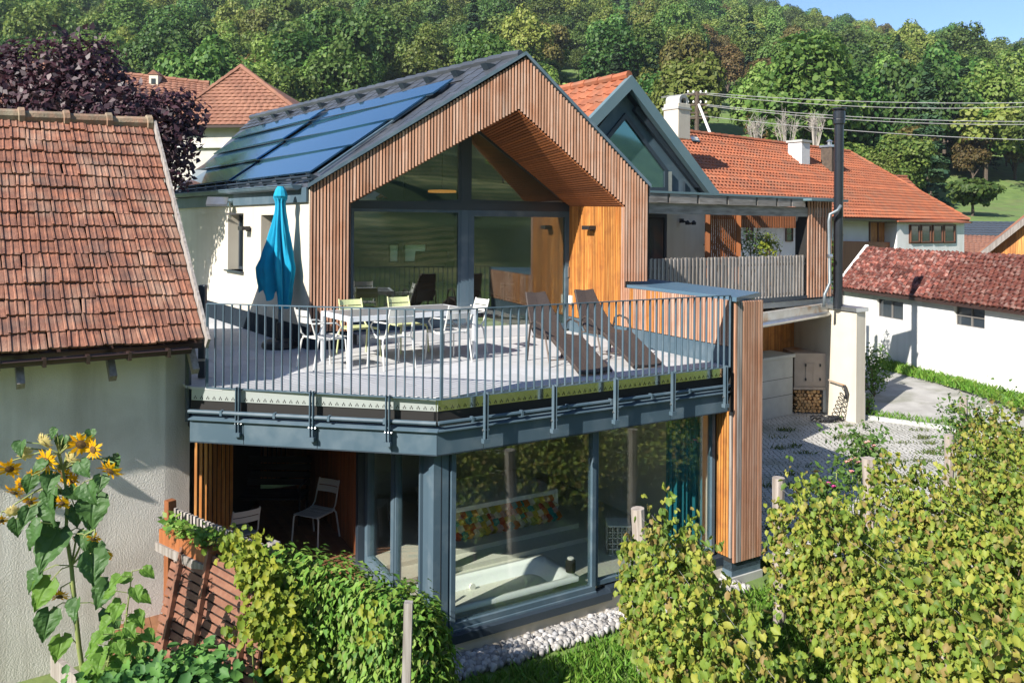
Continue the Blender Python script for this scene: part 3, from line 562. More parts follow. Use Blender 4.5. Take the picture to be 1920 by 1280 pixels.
# ------------------------------------------------------------ lower storey
def kq(s, z, t=0): p = K0 + vd * s + md * t; return v3(p, z)
def ks(px, t=0): q = hit(px, 1000, K0 + md * t, vd); return (V(q.x, q.y) - K0).dot(vd)
ZB = .45; sG0, sMa, sMb, sGe = ks(847), ks(1107.5), ks(1122), ks(1338)
quadframe('window_frame', [kq(sG0 - .03, ZB - .10), kq(sMa + .05, ZB - .10), kq(sMa + .05, FZ0 - .01), kq(sG0 - .03, FZ0 - .01)], M['metal'], M['glass'], .06, .10, house)
quadframe('window_frame', [kq(sMa + .052, ZB - .06, .03), kq(sGe, ZB - .06, .03), kq(sGe, FZ0 - .01, .03), kq(sMa + .052, FZ0 - .01, .03)], M['metal'], M['glass'], .06, .10, house)
MB().prism([kq(-.02, .22, -.16), kq(sMa + .25, .22, -.16), kq(sMa + .25, .32, -.16), kq(-.02, .32, -.16)], (md.x * .22, md.y * .22, 0)).build('window_sill', M['dark'], house)
MB().prism([kq(sMa + .25, .24, -.12), kq(sGe + .1, .24, -.12), kq(sGe + .1, .36, -.12), kq(sMa + .25, .36, -.12)], (md.x * .18, md.y * .18, 0)).build('window_sill', M['dark'], house)
MB().prism([kq(-.05, .30, -.075), kq(sMa + .05, .30, -.075), kq(sMa + .05, .345, -.075), kq(-.05, .345, -.075)], (md.x * .08, md.y * .08, 0)).build('sill_rail', M['metal'], house)
MB().prism([kq(-.12, -.15, -.10), kq(sGe + .75, -.15, -.10), kq(sGe + .75, .235, -.10), kq(-.12, .235, -.10)], (md.x * .25, md.y * .25, 0)).build('plinth', M['plinthm'] if 'plinthm' in M else M['cream'], house)
# corner column: stepped metal casing
cc = MB(); 
def kpoly(pts, z0, z1): return [v3(K0 + vd * a + md * b_, z0) for a, b_ in pts], (0, 0, z1 - z0)
cc.prism(*kpoly([(-.0, -.02), (.20, -.02), (.20, .12), (-.0, .12)], .30, FZ0))
cc.build('corner_column', M['metal'], house)
cc = MB().prism(*kpoly([(.205, .012), (.245, .012), (.245, .10), (.205, .10)], .30, FZ0)); cc.build('column_trim', M['metal'], house)
cc = MB().prism([v3(K0 + LD * .0 + V(.01, .03), .3), v3(K0 + LD * .30, .3), v3(K0 + LD * .30 + V(.12, .07), .3), v3(K0 + V(.12, .1), .3)], (0, 0, FZ0 - .3)); cc.build('corner_column', M['metal'], house)
MB().box(kq(.10, 1.4, -.0215), (.006, .004, 2.2), rotz(vd)).build('casing_joint', M['black'], house)
# left side: glazed door and side light
def lq(s, z, t=0): p = K0 + LD * s + V(LD.y, -LD.x) * t; return v3(p, z)
def ls(px): q = hit(px, 1000, K0, LD); return (V(q.x, q.y) - K0).dot(LD)
l0, l1, l2 = .30, ls(745), ls(690)
quadframe('window_frame', [lq(l0, .36), lq(l1, .36), lq(l1, FZ0), lq(l0, FZ0)], M['metal'], M['glass'], .05, .08, house)
dd = quadframe('patio_door', [lq(l1 + .01, .36), lq(l2, .36), lq(l2, FZ0), lq(l1 + .01, FZ0)], M['metal'], M['glass'], .12, .10, house)
LDn = V(-LD.y, LD.x); LDn = LDn if LDn.x < 0 else -LDn
MB().prism([lq(l0, .26) + V(LDn.x, LDn.y, 0) * .2, lq(l2 + .3, .26) + V(LDn.x, LDn.y, 0) * .2, lq(l2 + .3, .26), lq(l0, .26)], (0, 0, .09)).build('door_threshold', M['galv'], house)
MB().prism([lq(l2, .3), lq(l2 + .12, .3), lq(l2 + .12, FZ0), lq(l2, FZ0)], (LDn.x * .15, LDn.y * .15, 0)).build('door_post', M['dark'], house)
# patio recess under the terrace: batten-lined walls
zt_ = FZ0 - .02
for i in range(52):
    s = l2 + .17 + i * .085; c = K0 + LD * s + LDn * (.03 if i > 3 else .05)
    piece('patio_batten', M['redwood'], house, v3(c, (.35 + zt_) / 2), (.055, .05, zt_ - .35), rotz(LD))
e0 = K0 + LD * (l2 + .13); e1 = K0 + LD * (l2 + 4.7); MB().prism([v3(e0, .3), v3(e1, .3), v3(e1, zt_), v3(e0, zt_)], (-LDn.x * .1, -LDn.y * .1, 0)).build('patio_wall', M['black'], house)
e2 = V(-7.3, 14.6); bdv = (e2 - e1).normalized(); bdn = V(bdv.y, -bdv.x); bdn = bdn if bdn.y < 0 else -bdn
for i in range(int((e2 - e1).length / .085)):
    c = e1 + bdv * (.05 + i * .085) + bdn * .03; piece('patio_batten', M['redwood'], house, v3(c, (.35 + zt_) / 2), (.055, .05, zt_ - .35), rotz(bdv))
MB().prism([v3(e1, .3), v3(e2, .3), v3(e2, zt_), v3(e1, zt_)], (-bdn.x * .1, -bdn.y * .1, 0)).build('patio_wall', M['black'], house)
sc0, sc1 = V(-3.97, 10.42), V(-3.98, 11.75)
MB().prism([v3(V(-4.3, 10.5), .2), v3(V(-4.5, 14.9), .2), v3(V(-4.5, 14.9), zt_), v3(V(-4.3, 10.5), zt_)], (-.1, 0, 0)).build('patio_wall', M['black'], house)
for i in range(9): piece('screen_batten', M['screenwood'] if 'screenwood' in M else M['larch'], house, (-3.97, 10.45 + i * .165, (.25 + zt_) / 2), (.032, .04, zt_ - .25))
M['decking'] = mat('patio_decking', (.24, .11, .05), (.18, .08, .04), 10, rough=.7, objv=.12)
for i in range(30):
    a = K0 + LDn * (.02 + i * .115) + LD * .25; c = a + LD * 6.2; m_ = (a + c) / 2
    piece('deck_board', M['decking'], house, v3(m_, .33), (6.2, .108, .03), rotz(LD))
# ------------------------------------------------------------ lower room
ROOM = [kq(.15, 0, .2), kq(4.9, 0, .2), kq(4.9, 0, 4.6), kq(.15 - .9, 0, 4.6)]
def rq(s, z, t): return kq(s, z, t)
MB().prism([rq(.2, .28, .12), rq(4.75, .28, .12), rq(4.75, .28, 4.6), rq(.2, .28, 4.6)], (0, 0, .05)).build('room_floor', M['terrazzo'], house)
MB().prism([rq(.2, .2, 4.6), rq(4.75, .2, 4.6), rq(4.75, 2.6, 4.6), rq(.2, 2.6, 4.6)], (md.x * .2, md.y * .2, 0)).build('wall', M['interior'], house)
MB().prism([rq(4.72, .2, .15), rq(4.72, .2, 4.6), rq(4.72, 2.6, 4.6), rq(4.72, 2.6, .15)], (vd.x * .1, vd.y * .1, 0)).build('wall', M['interior'], house)
for (s0, s1, t0, z1) in ((.16, 3.6, 1.45, .40), (.18, 3.5, 1.85, .47)):
    MB().prism([rq(s0, .331, t0), rq(s1, .331, t0), rq(s1, .331, 4.58), rq(s0, .331, 4.58)], (0, 0, z1 - .331)).build('interior_step', M['terrazzo'], house)
# niche shelf with patchwork cushions
nb0, nb1, nt0, NZ_ = 1.36, 3.33, 2.2, .88
MB().prism([rq(nb0, NZ_, nt0), rq(nb1, NZ_, nt0), rq(nb1, NZ_, nt0 + 1.3), rq(nb0, NZ_, nt0 + 1.3)], (0, 0, .07)).build('niche_top', M['white'], house)
for s in (nb0, nb1 - .06): MB().prism([rq(s, .472, nt0), rq(s + .06, .472, nt0), rq(s + .06, NZ_, nt0), rq(s, NZ_, nt0)], (md.x * 1.2, md.y * 1.2, 0)).build('niche_side', M['white'], house)
M['patch'] = [mat('patchwork_' + n_, c, rough=.9) for n_, c in (('red', (.45, .06, .03)), ('yellow', (.62, .42, .06)), ('cream', (.66, .60, .45)), ('teal', (.04, .28, .27)), ('rose', (.60, .36, .32)), ('olive', (.38, .36, .10)), ('orange', (.55, .17, .03)))]
for k in range(3):
    s0 = nb0 + .06 + k * .62; c0 = rq(s0 + .32, .66, nt0 + .10)
    t = thing('cushion', ['patchwork cushion at the left end of the white niche', 'patchwork cushion in the middle of the white niche', 'patchwork cushion at the right end of the white niche'][k], 'cushion', c0, 0, 'patchwork cushions in the bathroom niche')
    for i in range(7):
        for j in range(4):
            a = rotz(vd); bx = MB(); u = (i - 3) * .097; w_ = (j - 1.5) * .085; zz = .10 * (1 - (u / .42) ** 4) * (1 - (w_ / .25) ** 4)
            top_ = c0 + v3(vd * (u + .02 * (-1) ** j) + md * (w_ * .55), w_ * .9 - .02 + zz * .3) - v3(md * zz, 0)
            piece('patch', M['patch'][(i * 3 + j * 5 + k + (i * j) % 3) % 7], t, top_, (.098, .12, .10), M=Matrix.Rotation(a, 3, 'Z') @ Matrix.Rotation(.55, 3, 'X') @ Matrix.Rotation(.5 * (-1) ** j, 3, 'Y'))
# bathtub
tb = thing('bathtub', 'white enamel bathtub sunk behind the large lower window', 'bathtub', kq(1.3, .33, .6))
a0, a1, b0, b1 = sG0 - .02, sMa - .08, .13, 1.02; rz_ = .50
def rrect(a0, a1, b0, b1, r, z, n_=5):
    out_ = []
    for (cx, cy, q0) in ((a1 - r, b1 - r, 0), (a0 + r, b1 - r, 90), (a0 + r, b0 + r, 180), (a1 - r, b0 + r, 270)):
        for k in range(n_ + 1): q = R(q0 + 90 * k / n_); out_.append(kq(cx + r * math.cos(q), z, cy + r * math.sin(q)))
    return out_
rings = [rrect(a0, a1, b0, b1, .03, rz_ - .06), rrect(a0, a1, b0, b1, .03, rz_), rrect(a0 + .07, a1 - .09, b0 + .07, b1 - .06, .13, rz_), rrect(a0 + .10, a1 - .14, b0 + .10, b1 - .09, .16, rz_ - .05), rrect(a0 + .20, a1 - .42, b0 + .16, b1 - .17, .18, rz_ - .36), rrect(a0 + .30, a1 - .55, b0 + .25, b1 - .26, .12, rz_ - .40)]
m_ = MB(); m_.strip([r_ + [r_[0]] for r_ in rings]); m_.poly(rings[-1]); m_.build('basin', M['tub'], tb, smooth=True)
MB().tube([kq((a0 + a1) / 2 - .25, .37, b1 - .155), kq((a0 + a1) / 2 - .25, .37, b1 - .19)], .045, 12).build('overflow_knob', M['whiteplastic'], tb)
MB().bar(kq(a0 + .0, rz_ + .05, .5), kq(a0 + .20, rz_ + .12, .62), .035, .03).build('tap', M['lampblack'], tb)
c = kq(sMa - .10, .50, .32); t = thing('lantern', 'small dark lantern with a white top standing on the tub edge by the window post', 'lantern', c)
MB().lathe([(.065, 0), (.07, .02), (.07, .15), (.05, .17)], c, 14).build('body', M['black'], t); MB().lathe([(.045, .17), (.05, .19), (.03, .20)], c, 14).build('lid', M['whiteplastic'], t)
def wirecage(c, w, h, lab):
    t = thing('wire_basket', lab, 'wire basket', c); b = MB()
    for k in range(6):
        f = -w / 2 + w * k / 5
        for sgn in (-1, 1):
            b.bar(c + V(f, sgn * w / 2, 0), c + V(f, sgn * w / 2, h), .012, .012); b.bar(c + V(sgn * w / 2, f, 0), c + V(sgn * w / 2, f, h), .012, .012)
            z = h * k / 5; b.bar(c + V(-w / 2, sgn * w / 2, z), c + V(w / 2, sgn * w / 2, z), .012, .012); b.bar(c + V(sgn * w / 2, -w / 2, z), c + V(sgn * w / 2, w / 2, z), .012, .012)
    b.build('wire_mesh', M['whiteplastic'], t); MB().box(c + V(0, 0, h + .01), (w, w, .015)).build('table_top', M['whiteplastic'], t)
wirecage(kq(3.55, .34, .9), .34, .42, 'white wire basket table beside the teal curtain in the lower room')
wirecage(onz(952, 566, FLOOR + .33) + V(0, .3, 0), .32, .38, 'white wire basket table behind the upper sliding door')
# curtain
cv = MB(); pts = [(3.98 + .0105 * k, .28 + .05 * math.sin(k * .9) + .02 * math.sin(k * .37)) for k in range(64)]
cv.strip([[kq(a, z, b_) for a, b_ in pts] for z in (.36, 1.4, 2.5)]); t = cv.build('curtain', M['curtain'], smooth=True); tag(t, 'floor length teal curtain drawn to the right end of the lower window', 'curtain')
# ------------------------------------------------------------ terrace railing
rl = thing('terrace_railing', 'dark metal railing of upright flat bars round the roof terrace', 'railing', v3(RC, FLOOR))
ZT, ZL = ZC - .992, FLOOR - .005
def railrun(p, d, L_, nn, brs, pitch):
    MB().bar(v3(p, ZT), v3(p + d * L_, ZT), .045, .012).build('top_rail', M['metal'], rl); MB().bar(v3(p, ZL), v3(p + d * L_, ZL), .045, .012).build('bottom_rail', M['metal'], rl)
    n_ = round(L_ / pitch)
    for k in range(n_ + 1): piece('bar', M['metal'], rl, v3(p + d * (L_ * k / n_), (ZT + ZL) / 2), (.011, .034, ZT - ZL - .012), rotz(d))
    for px in brs:
        q = hit(px, 760, p, d); q = V(q.x, q.y); a = q + nn * .055
        b = MB(); 
        for o_ in (-.02, .02): b.box(v3(a + d * o_, FLOOR - .26), (.010, .05, .58), rotz(d))
        b.build('bracket', M['metal'], rl); MB().box(v3(a - nn * .0, FLOOR - .55), (.085, .07, .05), rotz(d)).build('bracket_foot', M['metal'], rl)
        MB().tube([v3(a - nn * .01 - d * .04, FLOOR - .42), v3(a - nn * .01 + d * .05, FLOOR - .42)], .014, 6).build('bolt', M['galv'], rl)
dl = (RC - RA); railrun(RA, dl.normalized(), dl.length, nA, (450, 588, 730), .111); railrun(RC, vd, 4.70, nB, (907, 1035, 1150, 1257, 1355), .117)
for p in (RC, RA): piece('bar', M['metal'], rl, v3(p, (ZT + ZL) / 2), (.03, .04, ZT - ZL), rotz(vd))
# ------------------------------------------------------------ garden table and chairs
TA = onz(656, 694, FLOOR); TA = V(TA.x, TA.y); ux = V(.82, .572).normalized(); uy = V(-ux.y, ux.x)
tt = thing('dining_table', 'long garden table with grey top and white legs on the terrace', 'table', v3(TA + ux * 1.02 + uy * .48, FLOOR))
Lt, Wt = 2.06, .98
MB().box(v3(TA + ux * Lt / 2 + uy * Wt / 2, FLOOR + .735), (Lt - .06, Wt - .06, .02), rotz(ux)).build('table_top', M['tablegrey'], tt)
fr = MB()
for (a, c) in (((0, 0), (Lt, 0)), ((0, Wt), (Lt, Wt)), ((0, 0), (0, Wt)), ((Lt, 0), (Lt, Wt))): fr.bar(v3(TA + ux * a[0] + uy * a[1], FLOOR + .71), v3(TA + ux * c[0] + uy * c[1], FLOOR + .71), .05, .07)
fr.build('table_frame', M['tablewhite'], tt)
for a in (0, Lt):
    for c in (0, Wt): MB().box(v3(TA + ux * a + uy * c, FLOOR + .37), (.055, .055, .74), rotz(ux)).build('leg', M['tablewhite'], tt)
def chair(loc, d, m, lab, arms, group='metal slat chairs round the terrace table'):      # faces along d
    t = thing('garden_chair', lab, 'chair', loc, rotz(d) - math.pi / 2, group)
    for k in range(5):
        y = -.19 + k * .098; z = .445 - .012 * math.sin(k * .8); MB().box((0, y, z), (.43, .088, .012)).build('seat_slat', m, t, local=True, bevel=.004)
    for s in (-1, 1):
        MB().tube([(s * .21, -.20, .44), (s * .235, -.225, .40), (s * .25, -.30, .0)], .013, 8).build('leg', m, t, local=True)
        MB().tube([(s * .21, .19, .43), (s * .235, .21, .40), (s * .25, .24, .0)], .013, 8).build('leg', m, t, local=True)
        MB().tube([(s * .20, .20, .425), (s * .205, -.17, .425), (s * .20, -.25, .50), (s * .19, -.36, .86)], .012, 8).build('frame', m, t, local=True)
        if arms: MB().tube([(s * .205, -.30, .66), (s * .25, -.20, .665), (s * .262, .04, .655), (s * .258, .12, .60), (s * .23, .06, .47), (s * .21, .0, .43)], .011, 8).build('arm', m, t, local=True)
    for k, z in enumerate((.66, .76)): 
        y = -.30 - (z - .66) * .32 - .01; vs = [[V(-.20 + .4 * i / 6, y - .025 * (1 - ((i - 3) / 3) ** 2) - zz * .3, z + zz + .0) for i in range(7)] for zz in (0, .085)]
        b = MB().strip(vs); b.strip([[p + V(0, .008, 0) for p in r] for r in vs]); b.build('back_slat', m, t, local=True)
    return t
cm, cg = M['chairwhite'], M['chairgreen']
chair(v3(TA + ux * .62 - uy * .02, FLOOR), uy, cm, 'pale grey garden armchair at the railing side of the table, nearest its left leg', True)
chair(v3(TA + ux * 1.58 - uy * .0, FLOOR), uy, cm, 'pale grey garden armchair at the railing side of the table, nearest its right leg', True)
chair(v3(TA + ux * -.22 + uy * .40, FLOOR), (ux + uy * .12).normalized(), cm, 'white garden armchair at the left head of the table beside the wooden pier', True)
chair(v3(TA + ux * (Lt + .12) + uy * .52, FLOOR), -ux, cm, 'white garden armchair at the right head of the table with sunlit back slats', True)
chair(v3(TA + ux * .66 + uy * (Wt + .16), FLOOR), -uy, cg, 'pale green garden chair behind the table, nearer the wooden pier', False)
chair(v3(TA + ux * 1.52 + uy * (Wt + .18), FLOOR), -uy, cg, 'pale green garden chair behind the table, nearer the window mullion', False)
# ------------------------------------------------------------ wicker loungers
def lounger(foot, d, lab):                                                # d: from head towards foot
    t = thing('sun_lounger', lab, 'lounger', v3(foot - d * .9, FLOOR), rotz(d), 'brown wicker loungers on the terrace')
    prof = [(-.98, .99), (-.93, 1.0), (-.80, .80), (-.60, .56), (-.47, .44), (-.38, .40), (-.18, .405), (.0, .42), (.08, .42), (.16, .385), (.5, .235), (.82, .09), (.90, .055)]
    def strip(p0, p1, name):
        ps = prof[p0:p1]; n_ = len(ps); b = MB(); hw = .26
        def w(i): return hw * (interp(i, [0, 1, 2, 3], [.62, .68, .80, 1]) if p0 == 0 else 1)
        top_ = [[V(x, -w(i), z), V(x, -w(i) * .93, z + .012), V(x, 0, z - .006), V(x, w(i) * .93, z + .012), V(x, w(i), z)] for i, (x, z) in enumerate(ps)]
        b.strip(top_); b.strip([[p + V(-.012, 0, -.035) for p in r] for r in top_])
        for k in (0, 4): b.strip([[r[k], r[k] + V(-.012, 0, -.035)] for r in top_])
        for r in (top_[0], top_[-1]): b.strip([r, [p + V(-.012, 0, -.035) for p in r]])
        return b.build(name, M['wicker'], t, local=True)
    strip(0, 6, 'backrest'); strip(5, 9, 'seat'); strip(8, 13, 'footrest')
    for s in (-.3, .3):
        MB().tube([(-.62, s, .0), (-.55, s, .36), (-.48, s * 1.03, .58), (-.36, s * 1.05, .63), (-.14, s * 1.05, .60), (-.04, s * 1.03, .50), (-.0, s, .40)], .017, 8).build('arm', M['wicker'], t, local=True)
        MB().tube([(-.05, s * .95, .40), (.10, s * .95, .0)], .014, 8).build('leg', M['metalbrown'], t, local=True)
    MB().tube([(.06, -.29, .10), (.06, .29, .10)], .011, 6).build('crossbar', M['metalbrown'], t, local=True); MB().tube([(-.45, -.3, .38), (-.45, .3, .38)], .014, 6).build('crossbar', M['metalbrown'], t, local=True)
M['metalbrown'] = mat('brown_metal_tube', (.16, .13, .11), rough=.4)
f1 = onz(1118, 697, FLOOR + .05); f2 = onz(1216, 684, FLOOR + .05); dd_ = V(.43, -.90).normalized()
lounger(V(f1.x, f1.y), dd_, 'brown wicker lounger in front of the sliding door'); lounger(V(f2.x, f2.y), dd_, 'brown wicker lounger closest to the orange wooden side wall')
# ------------------------------------------------------------ umbrella
uc = onz(524, 652, FLOOR); um = thing('closed_parasol', 'closed turquoise parasol standing before the cream house wall', 'parasol', uc)
zt0 = at(524, 353, uc.y).z; zb0 = at(524, 578, uc.y).z; hgt = zt0 - zb0
rowsU = []; NA = 120; NZ = 34
def urad(f):                                                              # f from 0 (top) to 1 (hem)
    return interp(f, [0, .02, .07, .12, .20, .45, .66, .80, 1.0], [.05, .06, .115, .075, .09, .19, .30, .27, .20])
for j in range(NZ + 1):
    row = []
    for k in range(NA + 1):
        q = 2 * math.pi * k / NA; pl = abs(math.sin(q * 4 + .3 + .5 * math.sin(q)))
        f = j / NZ; hem = .84 + .16 * pl ** .7 + .13 * math.cos(q + .6); ff = f * min(1, hem)
        r_ = urad(ff) * (.50 + .60 * pl ** 1.3 + .07 * math.sin(q * 21 + ff * 9) * min(1, ff * 3) + .05 * math.sin(q * 13 - ff * 14)) * (1 + .25 * math.cos(q - 2.6) * min(1, ff * 1.3)); tw_ = ff * .7
        row.append(uc + V(r_ * math.cos(q + tw_), r_ * .85 * math.sin(q + tw_), zt0 - uc.z - ff * hgt))
    rowsU.append(row)
MB().strip(rowsU).build('canopy', M['umbrella'], um, smooth=True)
MB().lathe([(.05, .06), (.09, .0), (.12, -.10), (.075, -.16)], V(uc.x, uc.y, zt0 - .03), 10).build('top_cap', M['umbrella'], um)
MB().tube([uc + V(0, 0, .05), V(uc.x, uc.y, zt0 - .02)], .024, 10).build('pole', M['metal'], um)
MB().lathe([(.27, 0), (.29, .03), (.28, .10), (.22, .13), (.06, .135), (.05, .42), (.0, .42)], uc, 24).build('base', M['plastic'], um)
# solar flood light on the wall
c = hit(437, 388, G, ld) + V(-inn.x, -inn.y, 0) * .1
t = thing('solar_floodlight', 'small solar floodlight on a bracket at the cream wall under the gutter', 'floodlight', c)
MB().box(c + V(-.14, -.22, .10), (.40, .05, .24), M=Matrix.Rotation(R(10), 3, 'Z') @ Matrix.Rotation(R(-52), 3, 'X')).build('solar_panel', M['solarlite'] if 'solarlite' in M else M['galv'], t)
MB().tube([c + V(.05, 0, -.22), c + V(.05, -.05, .10), c + V(-.1, -.16, .10)], .02, 6).build('bracket', M['galv'], t); MB().box(c + V(.17, -.04, -.14), (.34, .05, .035), 0).build('lamp_arm', M['galv'], t)
MB().box(c + V(.30, -.10, -.10), (.12, .07, .09), .3).build('lamp_head', M['whiteplastic'], t)
# ------------------------------------------------------------ barn on the left
barn = thing('old_barn', 'old rendered barn with a steep clay tile roof and brown gutter', 'barn', (-5, 10, 0))
B1 = at(357, 652, 10.60); B1 = V(B1.x, B1.y); bdir = V(.807, .590).normalized(); B0 = B1 - bdir * 5.2; bin_ = V(-bdir.y, bdir.x)
MB().prism([v3(B0, -.4), v3(B1, -.4), v3(B1, 3.80), v3(B0, 3.80)], (bin_.x * .4, bin_.y * .4, 0)).build('wall', M['barnwall'], barn)
MB().prism([v3(B1, -.4), v3(B1 + bin_ * 5.6, -.4), v3(B1 + bin_ * 5.6, 3.6), v3(B1 + bin_ * 2.75, 6.15), v3(B1, 3.6)], (-bdir.x * .3, -bdir.y * .3, 0)).build('gable_wall', M['barnwall'], barn)
er = at(381, 640, 10.28); rr_ = at(284, 238, 12.95); bl3 = v3(B0, 0)
ee = V(er.x, er.y, 3.79); e_l = V(*(V(er.x, er.y) - bdir * 4.9), at(0, 660, 9.0).z); r_l = V(*(V(rr_.x, rr_.y) - bdir * 5.0), at(0, 231, 11.8).z)
corners = [e_l, ee, V(rr_.x, rr_.y, rr_.z), r_l]
def tileprof(pr, lip=.6, L_=1.06):
    """tile mesh: x -.5..5 across, y 0..1 up the slope, z in tile widths"""
    b = MB(); n_ = len(pr); rows = [[V(x, -.02, z - lip) for x, z in pr], [V(x, -.02, z) for x, z in pr], [V(x, L_, z - .02) for x, z in pr]]
    rows[0] = [V(x, .0, z - lip) for x, z in pr]; return b.strip(rows)
def tile_roof(parent, c4, nr, ncol, prof, m, name, maxn=300, jit=.012, lift=.035, tilt=.06, ragged=0, lip=.16, vis=None):
    bl, br, tr, tl_ = [Vector(p) for p in c4]; me = tileprof(prof, lip).mesh(name, m); spots = []
    n_ = ((br - bl).cross(tl_ - bl)).normalized(); n_ = n_ if n_.z > 0 else -n_
    for r in range(nr):
        for c in range(ncol):
            f = lambda u, w: (bl.lerp(br, u)).lerp(tl_.lerp(tr, u), w)
            p = f((c + .5) / ncol, r / nr); x = f((c + 1) / ncol, r / nr) - f(c / ncol, r / nr); y = f((c + .5) / ncol, (r + 1) / nr) - p
            w_, h_ = x.length, y.length; x.normalize(); y.normalize(); q = n_ * 1.0
            y2 = (y - n_ * tilt).normalized(); n2_ = x.cross(y2).normalized()
            off = x * random.gauss(0, jit) * w_ * 2 + y * random.gauss(0, jit) * h_ * 1.6 + n_ * (lift + abs(random.gauss(0, jit * .35)))
            a = random.gauss(0, jit * .9); x3 = (x * math.cos(a) + y2 * math.sin(a)); y3 = (y2 * math.cos(a) - x * math.sin(a))
            Mt = Matrix((x3 * w_ * 1.0, y3 * h_, n2_ * w_)).transposed().to_4x4(); Mt.translation = p + off; spots.append((p.length if vis is None else vis(p), Mt))
    spots.sort(key=lambda s: s[0]); pw = wl(parent)
    for d_, Mt in spots[:maxn]:
        o_ = bpy.data.objects.new(name, me); COL.objects.link(o_); o_.parent = parent; o_.matrix_basis = Matrix.Translation(-pw) @ Mt
    if len(spots) > maxn:
        b = MB(); vs = [v.co.copy() for v in me.vertices]; fsx = [tuple(p.vertices) for p in me.polygons]
        for d_, Mt in spots[maxn:]: b.add([Mt @ v for v in vs], fsx)
        b.build(name, m, parent, kind='stuff')
    return n_
bp = [(-.5, .0), (-.47, .07), (-.36, .075), (-.32, .0), (-.02, -.01), (.02, .045), (.09, .045), (.13, -.01), (.40, .0), (.5, -.02)]
bn = tile_roof(barn, corners, 17, 26, bp, M['barntile'], 'roof_tile', 300, .022, .05, .085, lip=.17, vis=lambda p: (p - V(-1, 8.5, 4)).length)
bkk = MB().prism([c - bn * .02 for c in corners], -bn * .10); bkk.build('roof_deck', M['brown'], barn)
back = [V(corners[3].x, corners[3].y, corners[3].z - .02), V(corners[2].x, corners[2].y, corners[2].z - .02), V(*(V(corners[2].x, corners[2].y) + bin_ * 2.8), 3.9), V(*(V(corners[3].x, corners[3].y) + bin_ * 2.8), 3.9)]
MB().prism(back, (0, 0, -.1)).build('roof_deck', M['barntile'], barn)
for i in range(9):
    a = corners[2].lerp(corners[3], i * .115 + .0) + V(0, 0, .05); c = corners[2].lerp(corners[3], (i + 1.06) * .115) + V(0, 0, .035)
    MB().tube([a, a.lerp(c, .12), a.lerp(c, .14), c], [.135, .135, .105, .10], 10).build('ridge_tile', M['ridgetile'], barn)
vb = ee + V(.03, .01, .0), rr_ + V(.03, .01, .0)
MB().bar(vb[0] + bn * .05 - (rr_ - ee).normalized() * .08, vb[1] + bn * .05, .035, .16, up=bn).build('verge_board', M['greyverge'] if 'greyverge' in M else M['greywood'], barn)
ga, gb = at(-40, 683, 8.85) , at(357, 653, 10.13)
halfpipe(MB(), ga, gb, .065).build('gutter', M['brown'], barn)
for k in range(5):
    p = gb.lerp(ga, .12 + k * .2); MB().box(p + V(0, 0, -.03), (.035, .16, .10), rotz(bdir)).build('gutter_bracket', M['brown'], barn)
for k in range(6): 
    p = ee.lerp(e_l, .02 + k * .19) + V(bin_.x, bin_.y, 0) * .25; MB().bar(p - v3(bin_ * .28, .36), p + v3(bin_ * .2, .12), .08, .10).build('rafter_end', M['oldbeam'] if 'oldbeam' in M else M['greywood'], barn)
MB().tube([at(353, 660, 10.45), at(353, 745, 10.45), at(353, 790, 10.4)], .038, 10).build('downpipe', M['dark'], barn)
pp = at(383, 560, 10.9); t = thing('rain_pipe', 'dark square rain pipe between the barn verge and the terrace railing', 'pipe', V(pp.x, pp.y, FLOOR)); MB().box(V(pp.x - .02, pp.y, FLOOR + .62), (.09, .09, 1.22)).build('pipe', M['dark'], t, bevel=.01); MB().box(V(pp.x - .02, pp.y, FLOOR + .25), (.10, .10, .03)).build('pipe_clip', M['galv'], t)
# ------------------------------------------------------------ patio: chairs, bench, privacy fence, leaning board panel
cpos = onz(590, 1012, .35); t = chair(V(cpos.x, cpos.y, .35), V(.05, -1).normalized() , M['bluechair'] if 'bluechair' in M else cm, 'grey blue slat chair standing on the covered patio', False, 'slat chairs on the covered patio'); t.rotation_euler.z += R(-28)
cpos = onz(446, 1052, .35); t = chair(V(cpos.x, cpos.y, .35), V(-.6, .8).normalized(), cm, 'pale chair on the patio mostly hidden behind the slatted fence', False, 'slat chairs on the covered patio')
bc = onz(492, 985, .35); bc.y = 13.7; bc.x = (492 - 960) / F * 13.7
be = thing('garden_bench', 'black bench standing in the dark back of the patio', 'bench', V(bc.x, bc.y, .35), R(0))
for k in range(4): MB().box((0, -.18 + k * .13, .43), (1.5, .11, .03)).build('seat_slat', M['black'], be, local=True)
for k in range(4): MB().box((0, .30 + k * .02, .55 + k * .12), (1.5, .025, .10)).build('back_slat', M['black'], be, local=True)
for x in (-.7, .7): MB().tube([(x, -.22, 0), (x, -.22, .62), (x, .3, .62)], .022, 6).build('leg', M['black'], be, local=True); MB().tube([(x, .26, 0), (x, .38, .98)], .022, 6).build('leg', M['black'], be, local=True)
F0 = V(-4.10, 10.02); F1 = V(-2.45, 8.70); fdv = (F1 - F0).normalized(); fn = V(fdv.y, -fdv.x); fn = fn if fn.y < 0 else -fn
pf = thing('slatted_fence', 'low grey slatted privacy fence before the patio with a planter box', 'fence', v3(F0, 0))
fz = 1.83
for i in range(27):
    s = .10 + i * .072; piece('slat', M['greywood'], pf, v3(F0 + fdv * s, (fz - random.uniform(0, .02)) / 2 + .1), (.040, .035, fz - .2), rotz(fdv))
for s in (0, 2.08): MB().box(v3(F0 + fdv * s + fn * .02, .95), (.10, .10, 1.92), rotz(fdv)).build('post', M['redwood'] if s == 0 else M['greywood'], pf)
for z in (.5, 1.55): MB().bar(v3(F0 - fn * .04, z), v3(F1 - fn * .04, z), .04, .07).build('rail', M['greywood'], pf)
